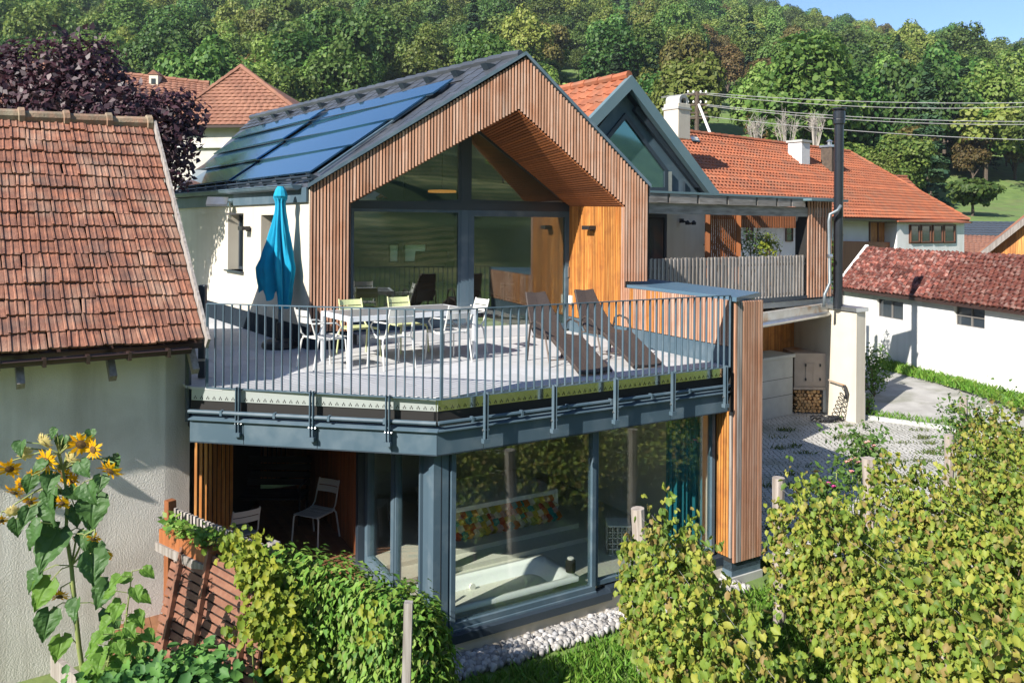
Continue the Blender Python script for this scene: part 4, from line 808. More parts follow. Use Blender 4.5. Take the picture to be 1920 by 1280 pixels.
pl = MB().box(v3(F0 + fdv * .68 + fn * .13, 1.54), (1.1, .20, .22), rotz(fdv)); pl = pl.build('planter_box', M['redwood'], pf); MB().box(v3(F0 + fdv * .68 + fn * .24, 1.44), (1.2, .03, .10), rotz(fdv)).build('planter_rail', M['greywood'], pf)
# leaning brown board panel
bpn = thing('leaning_board_panel', 'reddish brown panel of horizontal boards with upright battens leaning on the slatted fence', 'board panel', v3(F0 + fn * .4, 0))
L0 = at(336, 1000, 9.72); L1 = at(500, 1090, 8.35); L2 = at(292, 1215, 9.25); L3 = at(480, 1330, 7.85)
pn = (L1 - L0).cross(L2 - L0).normalized(); pn = pn if pn.y < 0 else -pn
nbo = 13
for i in range(nbo):
    a0_ = L0.lerp(L2, (i + .26) / nbo); a1_ = L1.lerp(L3, (i + .26) / nbo); b0_ = L0.lerp(L2, (i + 1.0) / nbo); b1_ = L1.lerp(L3, (i + 1.0) / nbo); ex = (a1_ - a0_).normalized() * (.03 if i > 2 else 0) * random.random()
    MB().prism([a0_ - ex, a1_, b1_ + pn * .006, b0_ - ex + pn * .006], pn * .022).build('board', M['boardbrown'], bpn)
MB().prism([L0 - pn * .02, L1 - pn * .02, L3 - pn * .02, L2 - pn * .02], -pn * .01).build('board_backing', M['black'], bpn)
for u in (.13, .43, .86): MB().bar(L0.lerp(L1, u) + pn * .055, L2.lerp(L3, u) + pn * .06, .055, .05, up=pn).build('batten', M['boarddark'] if 'boarddark' in M else M['boardbrown'], bpn)
# ------------------------------------------------------------ generic stepped tile roof made of one part per course
def course_roof(parent, bl, br, tr, tl_, nr, colw, amp, m, step=.03, name='tile_course', prof='roll'):
    bl, br, tr, tl_ = [Vector(p) for p in (bl, br, tr, tl_)]; n_ = ((br - bl).cross(tl_ - bl)).normalized(); n_ = n_ if n_.z > 0 else -n_
    xd = (br - bl).normalized()
    for r in range(nr):
        a0, a1 = bl.lerp(tl_, r / nr), br.lerp(tr, r / nr); c0, c1 = bl.lerp(tl_, (r + 1) / nr), br.lerp(tr, (r + 1) / nr)
        L0_ = (a0 - bl).dot(xd); L1_ = (a1 - bl).dot(xd); T0 = (c0 - bl).dot(xd); T1 = (c1 - bl).dot(xd); b = MB(); k = max(1, int((L1_ - L0_) / colw)); sub = 4
        rows = [[], [], []]
        for i in range(k * sub + 1):
            u = i / (k * sub); ph = (i % sub) / sub; z = amp * abs(math.sin(math.pi * ph)) if prof == 'roll' else amp * (1 if ph in (.5, .75) else 0)
            p = a0.lerp(a1, u); q = c0.lerp(c1, u); rows[0].append(p + n_ * (z * .2)); rows[1].append(p + n_ * (z + step)); rows[2].append(q + n_ * (z + .006))
        b.strip(rows); b.build(name, m, parent)
    MB().prism([bl, br, tr, tl_], -n_ * .08).build('roof_deck', M['brown'], parent)
def wallquad(parent, p, q, z0, z1, m, t=.25, name='wall'):
    d = (V(*q) - V(*p)).normalized(); n_ = V(-d.y, d.x) * t; return MB().prism([(p[0], p[1], z0), (q[0], q[1], z0), (q[0], q[1], z1), (p[0], p[1], z1)], (n_.x, n_.y, 0)).build(name, m, parent)
def window(parent, pts, fm, nx_=2, ny_=1, w=.05, pm=None, proud=.02):
    """framed window on the wall face: pts bl, br, tr, tl"""
    bl, br, tr, tl_ = [Vector(p) for p in pts]; n_ = (br - bl).cross(tl_ - bl).normalized(); n_ = n_ if n_.y < 0 else -n_
    f = MB(); X = lambda u, v_: bl.lerp(br, u).lerp(tl_.lerp(tr, u), v_) + n_ * proud
    for i in range(nx_ + 1): f.bar(X(i / nx_, 0), X(i / nx_, 1), w, .06, up=n_)
    for j in range(ny_ + 1): f.bar(X(0, j / ny_), X(1, j / ny_), w, .055, up=n_)
    o_ = f.build('window', fm, parent)
    for i in range(nx_):
        for j in range(ny_): MB().prism([X(i / nx_, j / ny_) - n_ * .015, X((i + 1) / nx_, j / ny_) - n_ * .015, X((i + 1) / nx_, (j + 1) / ny_) - n_ * .015, X(i / nx_, (j + 1) / ny_) - n_ * .015], n_ * .01).build('pane', pm or M['farglass'], o_)
    return o_
M['brownframe'] = mat('brown_window_frame', (.13, .055, .03), rough=.5); M['oldbrick'] = mat('brown_red_brick', (.22, .085, .05), (.15, .06, .04), 9, rough=.9)
# ------------------------------------------------------------ grey-blue gabled neighbour with pergola, balcony and car port
ng = thing('grey_gabled_house', 'neighbouring house with a red roof and a glazed blue grey metal gable', 'house', (3, 21, 0))
M['gableglass'] = mat('teal_gable_glass', (.16, .30, .29), rough=.04, metal=.75)
A0 = at(1184, 145, 19.5); nvd = vd
def np_(px, py, t=0): q = hit(px, py, V(A0.x, A0.y) + md * t, nvd); return q
AR = np_(1347, 364); AL = A0 + v3(-nvd * 3.0, -2.75)
back_ = v3(md * 7.5, 0)
NB = A0 + v3(V(-.62, .785) * 7.0, -.05)
nlb = AL + v3(V(-.62, .785) * 7.0, -.05); nrb = AR + v3(md * 7.0, 0)
tile_roof(ng, [nlb + v3(md * .0, 0), AL + v3(md * .14, 0), A0 + v3(md * .14, 0), NB], 13, 24, [(-.5, 0), (-.4, .12), (-.2, .14), (-.05, .02), (.5, .0)], M['redtile'], 'roof_tile', 300, .008, .03, .07, lip=.12, vis=lambda p: (p - A0).length)
MB().prism([AL, A0, NB, nlb], (0, 0, -.2)).build('roof_deck', M['brown'], ng); MB().prism([A0 + V(0, 0, .01), AR + V(0, 0, .01), nrb, NB], (0, 0, -.2)).build('roof', M['redtile'], ng)
for i in range(14):
    p = A0.lerp(NB, .01 + i * .07) + V(0, 0, .06); q = A0.lerp(NB, .01 + (i + 1.06) * .07) + V(0, 0, .05); MB().tube([p, q], [.11, .095], 8).build('ridge_tile', M['redtile'], ng)
bw = .26
for a, c in ((AL, A0), (A0, AR)):
    MB().prism([a + V(0, 0, -bw * 1.1) - v3(md * .02, 0), c + V(0, 0, -bw * 1.1) - v3(md * .02, 0), c + V(0, 0, .05) - v3(md * .02, 0), a + V(0, 0, .05) - v3(md * .02, 0)], v3(md * .16, 0)).build('verge_board', M['tealsheet'], ng)
    MB().prism([a + V(0, 0, -.28) + v3(md * .15, 0), c + V(0, 0, -.28) + v3(md * .15, 0), c + V(0, 0, -.28) + v3(md * 1.3, 0), a + V(0, 0, -.28) + v3(md * 1.3, 0)], (0, 0, .1)).build('gable_soffit', M['dark'], ng)
gt = .35
gA, gL, gR = np_(1172, 214, gt), np_(1040, 350, gt), np_(1300, 362, gt)
gA = A0 + v3(md * gt, -.45); gR_ = AR + v3(md * gt - nvd * .35, -.2); gL_ = AL + v3(md * gt + nvd * .35, -.2)
gk = lambda px, py, t=.33: np_(px, py, t)
quadframe('gable_window', [gk(1050, 359), gk(1250, 359), gk(1250, 318), gk(1171, 213)], M['dark'], M['gableglass'], .10, .1, ng)
for ps in ([(1251, 360), (1345, 366), (1345, 360), (1184, 160), (1171, 212), (1251, 317)], [(1171, 212), (1184, 160), (1040, 345), (1040, 360), (1050, 360)]): MB().prism([gk(*q) for q in ps], v3(md * .06, 0)).build('gable_panel', M['metal'], ng)
MB().prism([gk(1192, 196, .30), gk(1318, 352, .30), gk(1300, 352, .30), gk(1185, 208, .30)], v3(-md * .10, 0)).build('gable_trim', M['dark'], ng)
o_ = gL_ + v3(md * .9, 0); MB().prism([V(o_.x, o_.y, 6), V(o_.x, o_.y, 6) + v3(nvd * 5, 0), gA + v3(md * .9, .1)], v3(md * .1, 0)).build('gable_wall', M['interior'], ng)
for px, ya in ((1256, 322), (1283, 340)): MB().bar(gk(px, ya, .29), gk(px, 360, .29), .09 if px < 1270 else .03, .06).build('gable_post', M['galv'] if px < 1270 else M['dark'], ng)
# flat roof edge above pergola, wall behind balcony
BAL = V(3.05, 18.4); bq_ = V(*onz(1510, 552, 3.45).xy); bdr = (V(7.73, 21.8) - BAL).normalized(); bin2 = V(-bdr.y, bdr.x)
def bp_(px, py, t=0): return hit(px, py, BAL + bin2 * t, bdr)
def bs(px, t=0): q = hit(px, 500, BAL + bin2 * t, bdr); return (V(q.x, q.y) - BAL).dot(bdr)
def bz(s, z, t=0): return v3(BAL + bdr * s + bin2 * t, z)
s0, sE, sP0, sP1 = -1.5, bs(1556), bs(1511), bs(1556)
MB().prism([bz(-1.5, 3.5, 2.6), bz(bs(1325, 2.6), 3.5, 2.6), bz(bs(1325, 2.6), 5.9, 2.6), bz(-1.5, 5.9, 2.6)], v3(bin2 * .2, 0)).build('wall', M['cream'], ng)
dq = [bz(bs(1196, 2.58), 3.5, 2.58), bz(bs(1248, 2.58), 3.5, 2.58), bz(bs(1248, 2.58), 5.6, 2.58), bz(bs(1196, 2.58), 5.6, 2.58)]
quadframe('balcony_door', dq, M['dark'], M['farglass'], .09, .08, ng)
b = MB(); c = bp_(1278, 414, 2.5); b.box(c, (.12, .06, .12), rotz(bdr)); b.tube([c, c + V(.08, -.15, -.03), c + V(.22, -.2, -.08)], .025, 6); b.lathe([(.02, .06), (.07, .0), (.06, -.06)], c + V(.12, -.2, -.05), 10); b.lathe([(.02, .06), (.07, .0), (.06, -.06)], c + V(.30, -.15, -.05), 10); b.build('wall_lamp', M['lampblack'], ng)
MB().prism([bz(-1.5, 3.22), bz(sE + .05, 3.22), bz(sE + .05, 3.22, 4.5), bz(-1.5, 3.22, 4.5)], (0, 0, .14)).build('balcony_slab', M['concrete'], ng)
# pergola
pg = thing('pergola', 'weathered grey timber pergola over the neighbouring balcony', 'pergola', bz(2, 3.4))
zq = 6.0; zb_ = hit(1400, 404, BAL, bdr).z; zt2 = hit(1400, 372, BAL, bdr).z
MB().bar(bz(-1.5, zb_ + .12, .0), bz(sE - .0, zb_ + .12, .0), .10, .24).build('front_beam', M['beam'], pg)
M['darkbeam'] = mat('dark_rafter_end', (.07, .062, .055), rough=.9)
for px, nxt in ((1190, 1245), (1245, 1300), (1300, 1355), (1355, 1410), (1410, 1448), (1448, 1475), (1475, 1503)):
    s = bs(px); MB().bar(bz(s, zb_ + .345, -.12), bz(s, zb_ + .345, 2.5), .06, .20).build('rafter', M['darkbeam'], pg)
    MB().bar(bz(s + .04, zb_ + .345, -.11), bz(s + (bs(nxt) - s) - .04, zb_ + .345, -.11), .04, .20).build('blocking_board', M['beam'], pg)
MB().prism([bz(-1.5, zb_ + .455, -.15), bz(sE + .12, zb_ + .455, -.15), bz(sE + .12, zb_ + .455, .10), bz(-1.5, zb_ + .455, .10)], (0, 0, .05)).build('roof_sheet', M['tealsheet'], pg)
for px in (1326, 1384, 1506): s = bs(px, 1.3); MB().bar(bz(s, 3.4, 1.3), bz(s, zb_ + .25, 1.3), .11, .11).build('post', M['redwood'], pg)
for (pa, pb, z0) in ((1330, 1382, 3.4), (1388, 1504, 5.25)):
    sa, sb = bs(pa, 1.35), bs(pb, 1.35); n_ = int((sb - sa) / .075)
    for i in range(n_): piece('lattice_slat', M['redwood'], pg, bz(sa + (sb - sa) * (i + .5) / n_, (z0 + 5.62) / 2, 1.35), (.032, .03, 5.62 - z0), rotz(bdr))
    MB().bar(bz(sa, 5.5, 1.38), bz(sb, 5.5, 1.38), .03, .06).build('lattice_rail', M['redwood'], pg)
# balcony fence of grey pickets
bf = thing('balcony_fence', 'silvery weathered picket fence along the neighbouring balcony', 'fence', bz(2, 3.4))
n_ = int((sP0 + 1.0) / .064)
for i in range(n_): piece('picket', M['greywood'], bf, bz(-1.0 + i * .064, 3.40 + .58, -.02 + .02 * (i % 2)), (.044, .022, 1.12 + random.uniform(-.03, .03)), rotz(bdr))
for z in (3.55, 4.32): MB().bar(bz(-1, z, .05), bz(sP0, z, .05), .05, .06).build('rail', M['greywood'], bf)
for px in (1365, 1455): s = bs(px); MB().bar(bz(s, 3.2, .08), bz(s, 4.5, .08), .06, .05).build('post', M['galv'], bf)
MB().bar(bz(-1, 3.44, -.03), bz(sE + .03, 3.44, -.03), .05, .09).build('base_rail', M['dark'], bf)
# wooden pillar
wp = thing('slatted_pillar', 'upright pillar clad in weathered battens at the end of the picket balcony', 'pillar', bz(sP0, 3.4))
zw_ = hit(1530, 378, BAL, bdr).z
for i in range(9): piece('batten', M['wood'], wp, bz(sP0 + .03 + i * (sP1 - sP0 - .05) / 8.3, (3.42 + zw_) / 2, -.05), (.058, .04, zw_ - 3.42), rotz(bdr))
MB().prism([bz(sP0, 3.42, -.02), bz(sP1, 3.42, -.02), bz(sP1, zw_, -.02), bz(sP0, zw_, -.02)], v3(bin2 * .35, 0)).build('core', M['black'], wp)
for i in range(5): piece('batten', M['greywood'], wp, bz(sP1 + .0, (3.42 + zw_) / 2, .03 + i * .075), (.04, .05, zw_ - 3.42), rotz(bdr))
MB().prism([bz(sP0 - .35, zw_, -.4), bz(sP1 + .22, zw_, -.4), bz(sP1 + .22, zw_, .5), bz(sP0 - .35, zw_, .5)], (0, 0, .06)).build('cap_sheet', M['tealsheet'], wp)
# flue pipe and downpipe
fpz = .28; fq = at(1571, 562, 21.75); fl_ = thing('flue_pipe', 'tall black steel flue pipe rising beside the slatted pillar', 'flue', V(fq.x, fq.y, 3.15)); ftop = at(1572, 205, 21.75).z
for k in range(5):
    z0 = 3.15 + (ftop - .35 - 3.15) * k / 5; z1 = 3.15 + (ftop - .35 - 3.15) * (k + 1) / 5; MB().lathe([(.118, 0), (.118, z1 - z0 - .05), (.125, z1 - z0 - .05), (.125, z1 - z0)], V(fq.x, fq.y, z0), 18).build('pipe_section', M['pipe'], fl_, smooth=False)
MB().lathe([(.14, 0), (.15, .02), (.15, .12), (.145, .14), (.155, .15), (.155, .34), (.12, .36), (.18, .40), (.18, .43)], V(fq.x, fq.y, ftop - .40), 18).build('cowl', M['pipe'], fl_)
M['zinc'] = mat('dull_zinc', (.16, .19, .21), (.20, .23, .25), 4, rough=.45, metal=.4); d1 = at(1557, 388, 21.5); t = thing('zinc_downpipe', 'bent zinc rain pipe running down the side of the slatted pillar', 'downpipe', V(d1.x, d1.y, 3.2))
MB().tube([at(1577, 385, 21.5), at(1570, 395, 21.5), at(1556, 402, 21.5), at(1554, 415, 21.5), at(1556, 530, 21.5), at(1546, 552, 21.4), at(1545, 575, 21.4)], .042, 10).build('pipe', M['zinc'], t, smooth=True); MB().tube([at(1552, 480, 21.5), at(1560, 480, 21.5)], .06, 8).build('pipe_clip', M['galv'], t)
# ------------------------------------------------------------ car port: cream wall, fascia, oven box, firewood, concrete block
cw_ = thing('cream_garden_wall', 'tall cream rendered wall end with a metal cap at the paved yard', 'wall', (8.8, 21.2, 0))
c1 = V(8.85, 21.2); wdir = V(-.36, 1.0).normalized(); wr_ = V(wdir.y, -wdir.x)
MB().prism([v3(c1, .1), v3(c1 + wr_ * .36 + V(0, .12), .1), v3(c1 + wr_ * .36 + wdir * 2.5, .1), v3(c1 + wdir * 2.45, .1)], (0, 0, 3.0)).build('wall', M['cream'], cw_, bevel=.01)
MB().prism([v3(c1 + V(-.03, -.06), 3.11), v3(c1 + wr_ * .40 + V(.02, .06), 3.11), v3(c1 + wr_ * .40 + wdir * 1.7, 3.11), v3(c1 + wdir * 1.5 - wr_ * .06, 3.11)], (0, 0, .10)).build('wall_cap', M['galv'], cw_)
MB().prism([v3(c1 + wr_ * .367 + V(0, .12), .1), v3(c1 + wr_ * .367 + wdir * 1 + V(0, .12), .1), v3(c1 + wr_ * .367 + wdir * 1 + V(0, .12), 1.0), v3(c1 + wr_ * .367 + V(0, .12), 1.0)], (-.1, -.02, 0)).build('plinth', M['concrete'], cw_)
fb0, fb1 = at(1400, 600, 18.9), at(1552, 577, 22.1); 
MB().prism([V(fb0.x, fb0.y, 3.03), V(fb1.x, fb1.y, 3.03), V(fb1.x, fb1.y, 3.24), V(fb0.x, fb0.y, 3.24)], (-.1, .12, 0)).build('fascia_band', M['rustband'], ng); MB().tube([V(fb0.x, fb0.y - .05, 2.98), V(fb1.x, fb1.y - .05, 2.98)], .06, 8).build('gutter', M['galv'], ng)
MB().prism([V(fb0.x, fb0.y, 2.9), V(fb1.x, fb1.y, 2.9), V(fb1.x - 2.2, fb1.y + 3, 2.9), V(fb0.x - 2.4, fb0.y + 3, 2.9)], (0, 0, .12)).build('carport_ceiling', M['interior'], ng)
r0_, r1_ = V(4.86, 21.25), V(8.1, 23.6); wallquad(ng, r0_, r1_, 0, 3.2, M['cream']); rdv = (r1_ - r0_).normalized()
n_ = 24
sa = lambda px: (V(*hit(px, 620, r0_, rdv).xy) - r0_).dot(rdv)
for i in range(n_): s = sa(1424) + (sa(1488) - sa(1424)) * (i + .5) / n_; piece('carport_batten', M['larch'], ng, v3(r0_ + rdv * s + V(rdv.y, -rdv.x) * .04, 2.28), (.06, .04, 1.2), rotz(rdv))
for i in range(9): s = sa(1492) + (sa(1529) - sa(1492)) * (i + .5) / 9; piece('shutter_board', M['greywood'], ng, v3(r0_ + rdv * s + V(rdv.y, -rdv.x) * .03, 2.02), (.085, .04, .78), rotz(rdv))
kb0, kb1 = onz(1424, 789, CY), onz(1486, 776, CY); kd = V(*(kb1 - kb0).xy).normalized(); kn = V(-kd.y, kd.x); zk = at(1455, 668, (kb0.y + kb1.y) / 2).z
kw = thing('concrete_block_wall', 'low cast concrete wall beside the rusty steel stove box', 'wall', kb0)
MB().prism([kb0, kb1, v3(V(*kb1.xy) + kn * 1.0, CY), v3(V(*kb0.xy) + kn * 1.0, CY)], (0, 0, zk - CY - .08)).build('wall', M['concrete'], kw, bevel=.008)
p0 = V(*kb0.xy) - kd * .05 - kn * .05; p1 = V(*kb1.xy) + kd * .05 - kn * .05; MB().prism([v3(p0, zk - .08), v3(p1, zk - .08), v3(p1 + kn * 1.1, zk - .08), v3(p0 + kn * 1.1, zk - .08)], (0, 0, .09)).build('coping', M['concrete'], kw, bevel=.01)
for z in (.8, 1.25): MB().prism([v3(V(*kb0.xy) - kn * .0015, z), v3(V(*kb1.xy) - kn * .0015, z), v3(V(*kb1.xy) - kn * .0015, z + .012), v3(V(*kb0.xy) - kn * .0015, z + .012)], v3(kn * .02, 0)).build('casting_joint', M['black'], kw)
bx0, bx1 = V(*kb1.xy) + kd * .06, V(*onz(1553, 776, CY).xy); bxz0 = at(1520, 722, bx0.y + .2).z; bxz1 = at(1520, 660, bx0.y + .2).z
sb_ = thing('steel_stove_box', 'large rust streaked steel stove box under the car port roof', 'stove', v3(bx0, bxz0)); bxd = (bx1 - bx0).normalized(); bxn = V(-bxd.y, bxd.x)
MB().prism([v3(bx0, bxz0), v3(bx1, bxz0), v3(bx1 + bxn * 1.5, bxz0), v3(bx0 + bxn * 1.5 , bxz0)], (0, 0, bxz1 - bxz0)).build('body', M['rust'], sb_, bevel=.012)
Lx = (bx1 - bx0).length
def bxp(u, z, t=0): return v3(bx0 + bxd * (u * Lx) - bxn * t, z)
for (u0, u1) in ((.34, .54), (.545, .74)): MB().prism([bxp(u0, bxz0 + .14, .012), bxp(u1, bxz0 + .14, .012), bxp(u1, bxz0 + .62, .012), bxp(u0, bxz0 + .62, .012)], v3(bxn * .02, 0)).build('door', M['rust'], sb_); 
for u in (.33, .75):
    for z in (.2, .58): MB().box(bxp(u, bxz0 + z, .02), (.03, .03, .07), rotz(bxd)).build('hinge', M['black'], sb_)
MB().prism([bxp(-.02, bxz0 - .08, .02), bxp(1.0, bxz0 - .08, .02), bxp(1.0, bxz0 - .004, .02), bxp(-.02, bxz0 - .004, .02)], v3(bxn * 1.4, 0)).build('base_shelf', M['rust'], sb_)
fw = thing('firewood_stack', 'stack of split firewood logs under the steel stove box', 'firewood', v3(bx0, CY))
zz0, zz1 = CY + .02, bxz0 - .09; x0_, x1_ = .03, .86
MB().prism([bxp(-.02, CY, -.5), bxp(.92, CY, -.5), bxp(.92, zz1, -.5), bxp(-.02, zz1, -.5)], v3(bxn * .1, 0)).build('rear_board', M['black'], fw)
lm = []
for k in range(4):
    ps = [(math.cos(2 * math.pi * i / 6 + k) * random.uniform(.6, 1.05), math.sin(2 * math.pi * i / 6 + k) * random.uniform(.6, 1.05)) for i in range(6)]; lm.append(MB().prism([V(x, 0, z) for x, z in ps], (0, 1, 0)).mesh('log', M['log']))
nzr = int((zz1 - zz0) / .085)
for j in range(nzr):
    for i in range(int((x1_ - x0_) * Lx / .10)):
        o_ = bpy.data.objects.new('log', random.choice(lm)); COL.objects.link(o_); o_.parent = fw; s = random.uniform(.045, .062)
        o_.matrix_basis = Matrix.Translation(bxp(x0_, zz0, 0) + v3(bxd * (.05 + i * .10 + (j % 2) * .05 + random.uniform(-.012, .012)) + bxn * random.uniform(.02, .10), .045 + j * .085) - wl(fw)) @ Matrix.Rotation(rotz(bxd), 4, 'Z') @ Matrix.Rotation(random.random() * 6, 4, 'Y') @ Matrix.Diagonal((s, .35, s, 1))
MB().box(bxp(.90, (CY + bxz0) / 2, -.3), (.1, .6, bxz0 - CY - .1), rotz(bxd)).build('side_board', M['concrete'], fw)
# hose reel arm and black coil
hz_ = c1 + wdir * .35 - wr_ * .02; h0 = at(1553, 712, 22.0); h1 = at(1583, 722, 21.45)
hs = thing('coiled_hose', 'black spiral hose hanging from an iron arm on the cream wall', 'hose', V(h1.x, h1.y, CY))
MB().tube([h0, h1], .018, 6).build('arm', M['rust'], hs)
pts = [h1 + V(.02, -.02, 0)]
for k in range(150):
    u = k / 150; pts.append(V(h1.x - .05 - .55 * u + .10 * math.sin(k * .62) * (.5 + u), h1.y - .08 - .10 * u + .08 * math.cos(k * .62), max(CY + .05 + .06 * math.sin(k * 1.7), h1.z - .15 - 1.3 * u * 1.15 + .06 * math.cos(k * .62))))
MB().tube(pts, .014, 5).build('hose', M['rope'], hs, smooth=True)
pts = [V(h1.x - .55 + .42 * math.cos(k * .45) * (1 - k / 200) + .03 * (k % 5), h1.y - .12 + .12 * math.sin(k * .45), CY + .03 + .12 * abs(math.sin(k * .9))) for k in range(110)]
MB().tube(pts, .014, 5).build('hose_coil', M['rope'], hs, smooth=True); MB().tube([h1 + V(.0, 0, .0), h1 + V(.06, -.05, -.2), h1 + V(.02, -.05, -.35)], .04, 6).build('hose_nozzle', M['hosenozzle'] if 'hosenozzle' in M else M['rope'], hs)
# ------------------------------------------------------------ long red-roofed farmhouse
fh = thing('red_roofed_farmhouse', 'long white farmhouse under an orange red hipped tile roof', 'farmhouse', (12, 30, 0))
hd = V(.777, .63).normalized(); hn = V(.63, -.777).normalized()
FS = 1.3
rA, rB = at(1270, 246, 25.0 * FS), at(1592, 284, 32.0 * FS); rBp = V(*rB.xy); RZ = 9.11
rB3 = V(rB.x, rB.y, RZ - .05); rA3 = V(*(rBp - hd * 22), RZ); eB = at(1817, 411, 31.0 * FS); eB3 = V(eB.x, eB.y, 5.68); eA3 = V(*(V(eB.x, eB.y) - hd * 26), 5.68)
course_roof(fh, eA3, eB3, rB3, rA3, 25, .22, .045, M['redtile'], .035)
rb2 = V(*(V(eB.x, eB.y) - hn * 8.8), 5.68); MB().prism([eB3, rb2, rB3], (0, 0, -.08)).build('hip_end', M['redtile'], fh)
MB().prism([rA3, rB3, rb2, V(*(V(*eA3.xy) - hn * 8.8), 5.68)], (0, 0, -.08)).build('rear_roof', M['redtile'], fh)
def ridge(parent, a, c, L_, r_, m, n_=6):
    k = int((c - a).length / L_)
    for i in range(k): p = a.lerp(c, i / k) + V(0, 0, .04); q = a.lerp(c, (i + 1.04) / k) + V(0, 0, .055); MB().tube([p, q], [r_, r_ * 1.15], n_).build('ridge_tile', m, parent)
ridge(fh, rA3, rB3, .45, .10, M['redtile']); ridge(fh, rB3, eB3, .42, .09, M['redtile'])
wo = hn * -.55; fwA, fwB = V(*eA3.xy) + wo, V(*eB3.xy) + wo - hd * .4
def fpt(px, py, off=0): q = hit(px, py, fwA + hn * (.01 + off), hd); return q
wallquad(fh, fwA, fwB, .5, 5.6, M['white']); q0, q1 = at(1682, 440, 35.6), at(1808, 440, 38.4); wgd = V(*(q1 - q0).xy).normalized(); wgp = V(*q0.xy); wallquad(fh, wgp, V(*q1.xy), .5, 5.52, M['white'], 2.5)
wpt = lambda px, py, t=.02: hit(px, py, wgp + V(wgd.y, -wgd.x) * t, wgd); ov = V(-wgd.y, wgd.x); MB().prism([v3(wgp - wgd * .2 - ov * .2, 5.54), v3(V(*q1.xy) + wgd * .2 - ov * .2, 5.54), v3(V(*q1.xy) + wgd * .2 + ov * 2.6, 5.9), v3(wgp - wgd * .2 + ov * 2.6, 5.9)], (0, 0, .06)).build('roof', M['redtile'], fh)
wallquad(fh, fwB, fwB - hn * 7.6, .5, 5.6, M['white'])
for i, (x0, x1) in enumerate(((1707, 1723), (1727, 1744), (1749, 1766), (1770, 1789))): window(fh, [wpt(x0, 454), wpt(x1, 453), wpt(x1, 423), wpt(x0, 423)], M['brownframe'], 1, 1, .06)
MB().prism([wpt(1704, 457, .006), wpt(1793, 456, .006), wpt(1793, 421, .006), wpt(1704, 421, .006)], v3(-hn * .035, 0)).build('window_band', M['oldbrick'], fh)
halfpipe(MB(), eA3 + v3(hn * .08, -.06), eB3 + v3(hn * .08, -.06), .08).build('gutter', M['brown'], fh)

window(fh, [fpt(1630, 455), fpt(1660, 455), fpt(1660, 416), fpt(1630, 416)], M['brownframe'], 2, 1, .07, M['larch']); MB().bar(fpt(1560, 482, .25), fpt(1672, 482, .25), .05, 1.3).build('balcony_board', M['redwood'], fh)
window(fh, [fpt(1395, 452), fpt(1412, 452), fpt(1412, 424), fpt(1395, 424)], M['white'], 2, 2, .03); window(fh, [fpt(1473, 452), fpt(1485, 452), fpt(1485, 424), fpt(1473, 424)], M['brownframe'], 1, 2, .03)
def chimney(parent, px, pyt, pyb, d, w, m, name='chimney', cap=None):
    c = at(px, pyb, d); zt_ = at(px, pyt, d).z; o_ = MB().box(V(c.x, c.y, (c.z + zt_) / 2 - .3), (w, w, zt_ - c.z + .6), rotz(hd)).build(name, m, parent, bevel=.015)
    if cap: MB().box(V(c.x, c.y, zt_ + .05), (w * 1.18, w * 1.18, .10), rotz(hd)).build('chimney_cap', cap, o_)
    return o_, V(c.x, c.y, zt_)
chimney(fh, 1498, 268, 290, 28.4 * FS, .68, M['white'], cap=M['concrete']); o_, ct = chimney(fh, 1555, 277, 312, 29.0 * FS, .54, M['darkchim'] if 'darkchim' in M else M['bark'], cap=M['galv']); MB().lathe([(.10, .1), (.10, .25), (.16, .27), (.03, .38)], ct, 10).build('chimney_cowl', M['galv'], o_)
MB().prism([at(1292, 256, 25.6 * FS), at(1306, 257, 25.9 * FS), at(1312, 266, 25.4 * FS), at(1297, 264, 25.1 * FS)], (0, 0, .06)).build('roof_hatch', M['farglass'], fh)
# cream chimney with rounded hood
cc_ = at(1269, 262, 30.0); rc = thing('hooded_chimney', 'cream chimney with an arched hood behind the metal gable', 'chimney', cc_)
zt_ = at(1269, 196, 30.0).z; MB().box(V(cc_.x, cc_.y, (cc_.z + zt_) / 2), (.68, .68, zt_ - cc_.z), rotz(hd)).build('shaft', M['cream'], rc, bevel=.02); MB().box(V(cc_.x, cc_.y, zt_ - .18), (.75, .75, .08), rotz(hd)).build('collar', M['concrete'], rc)
prof = [(-.28, 0), (-.28, .12)] + [(.28 * math.cos(R(180 - k * 15)), .12 + .20 * math.sin(R(180 - k * 15))) for k in range(1, 12)] + [(.28, .12), (.28, 0)]; inp = [(.17, 0), (.17, .10), (.10, .2), (-.10, .2), (-.17, .10), (-.17, 0)]
hx = V(.72, .69); MB().prism([v3(V(*cc_.xy) + hx * x + V(.69, -.72) * .30, zt_ + z) for x, z in prof + inp], v3(V(-.69, .72) * .6, 0)).build('hood', M['concrete'], rc); MB().box(V(cc_.x, cc_.y, zt_ + .1), (.4, .3, .2), rotz(hx)).build('flue', M['black'], rc)
# wing behind, with its own small roof
wg = thing('rear_wing_roof', 'small red roofed wing showing behind the farmhouse hip', 'house', at(1700, 360, 37))
wA, wB, wC, wD = at(1640, 331, 47.0), at(1699, 333, 50), at(1760, 392, 47.5), at(1690, 392, 43.0); course_roof(wg, wD, wC, wB, wA, 10, .3, .05, M['redtile'], .04); wallquad(wg, V(*wD.xy), V(*wC.xy), 2, wD.z - .1, M['white']); ridge(wg, wA, wB, .5, .09, M['redtile'])
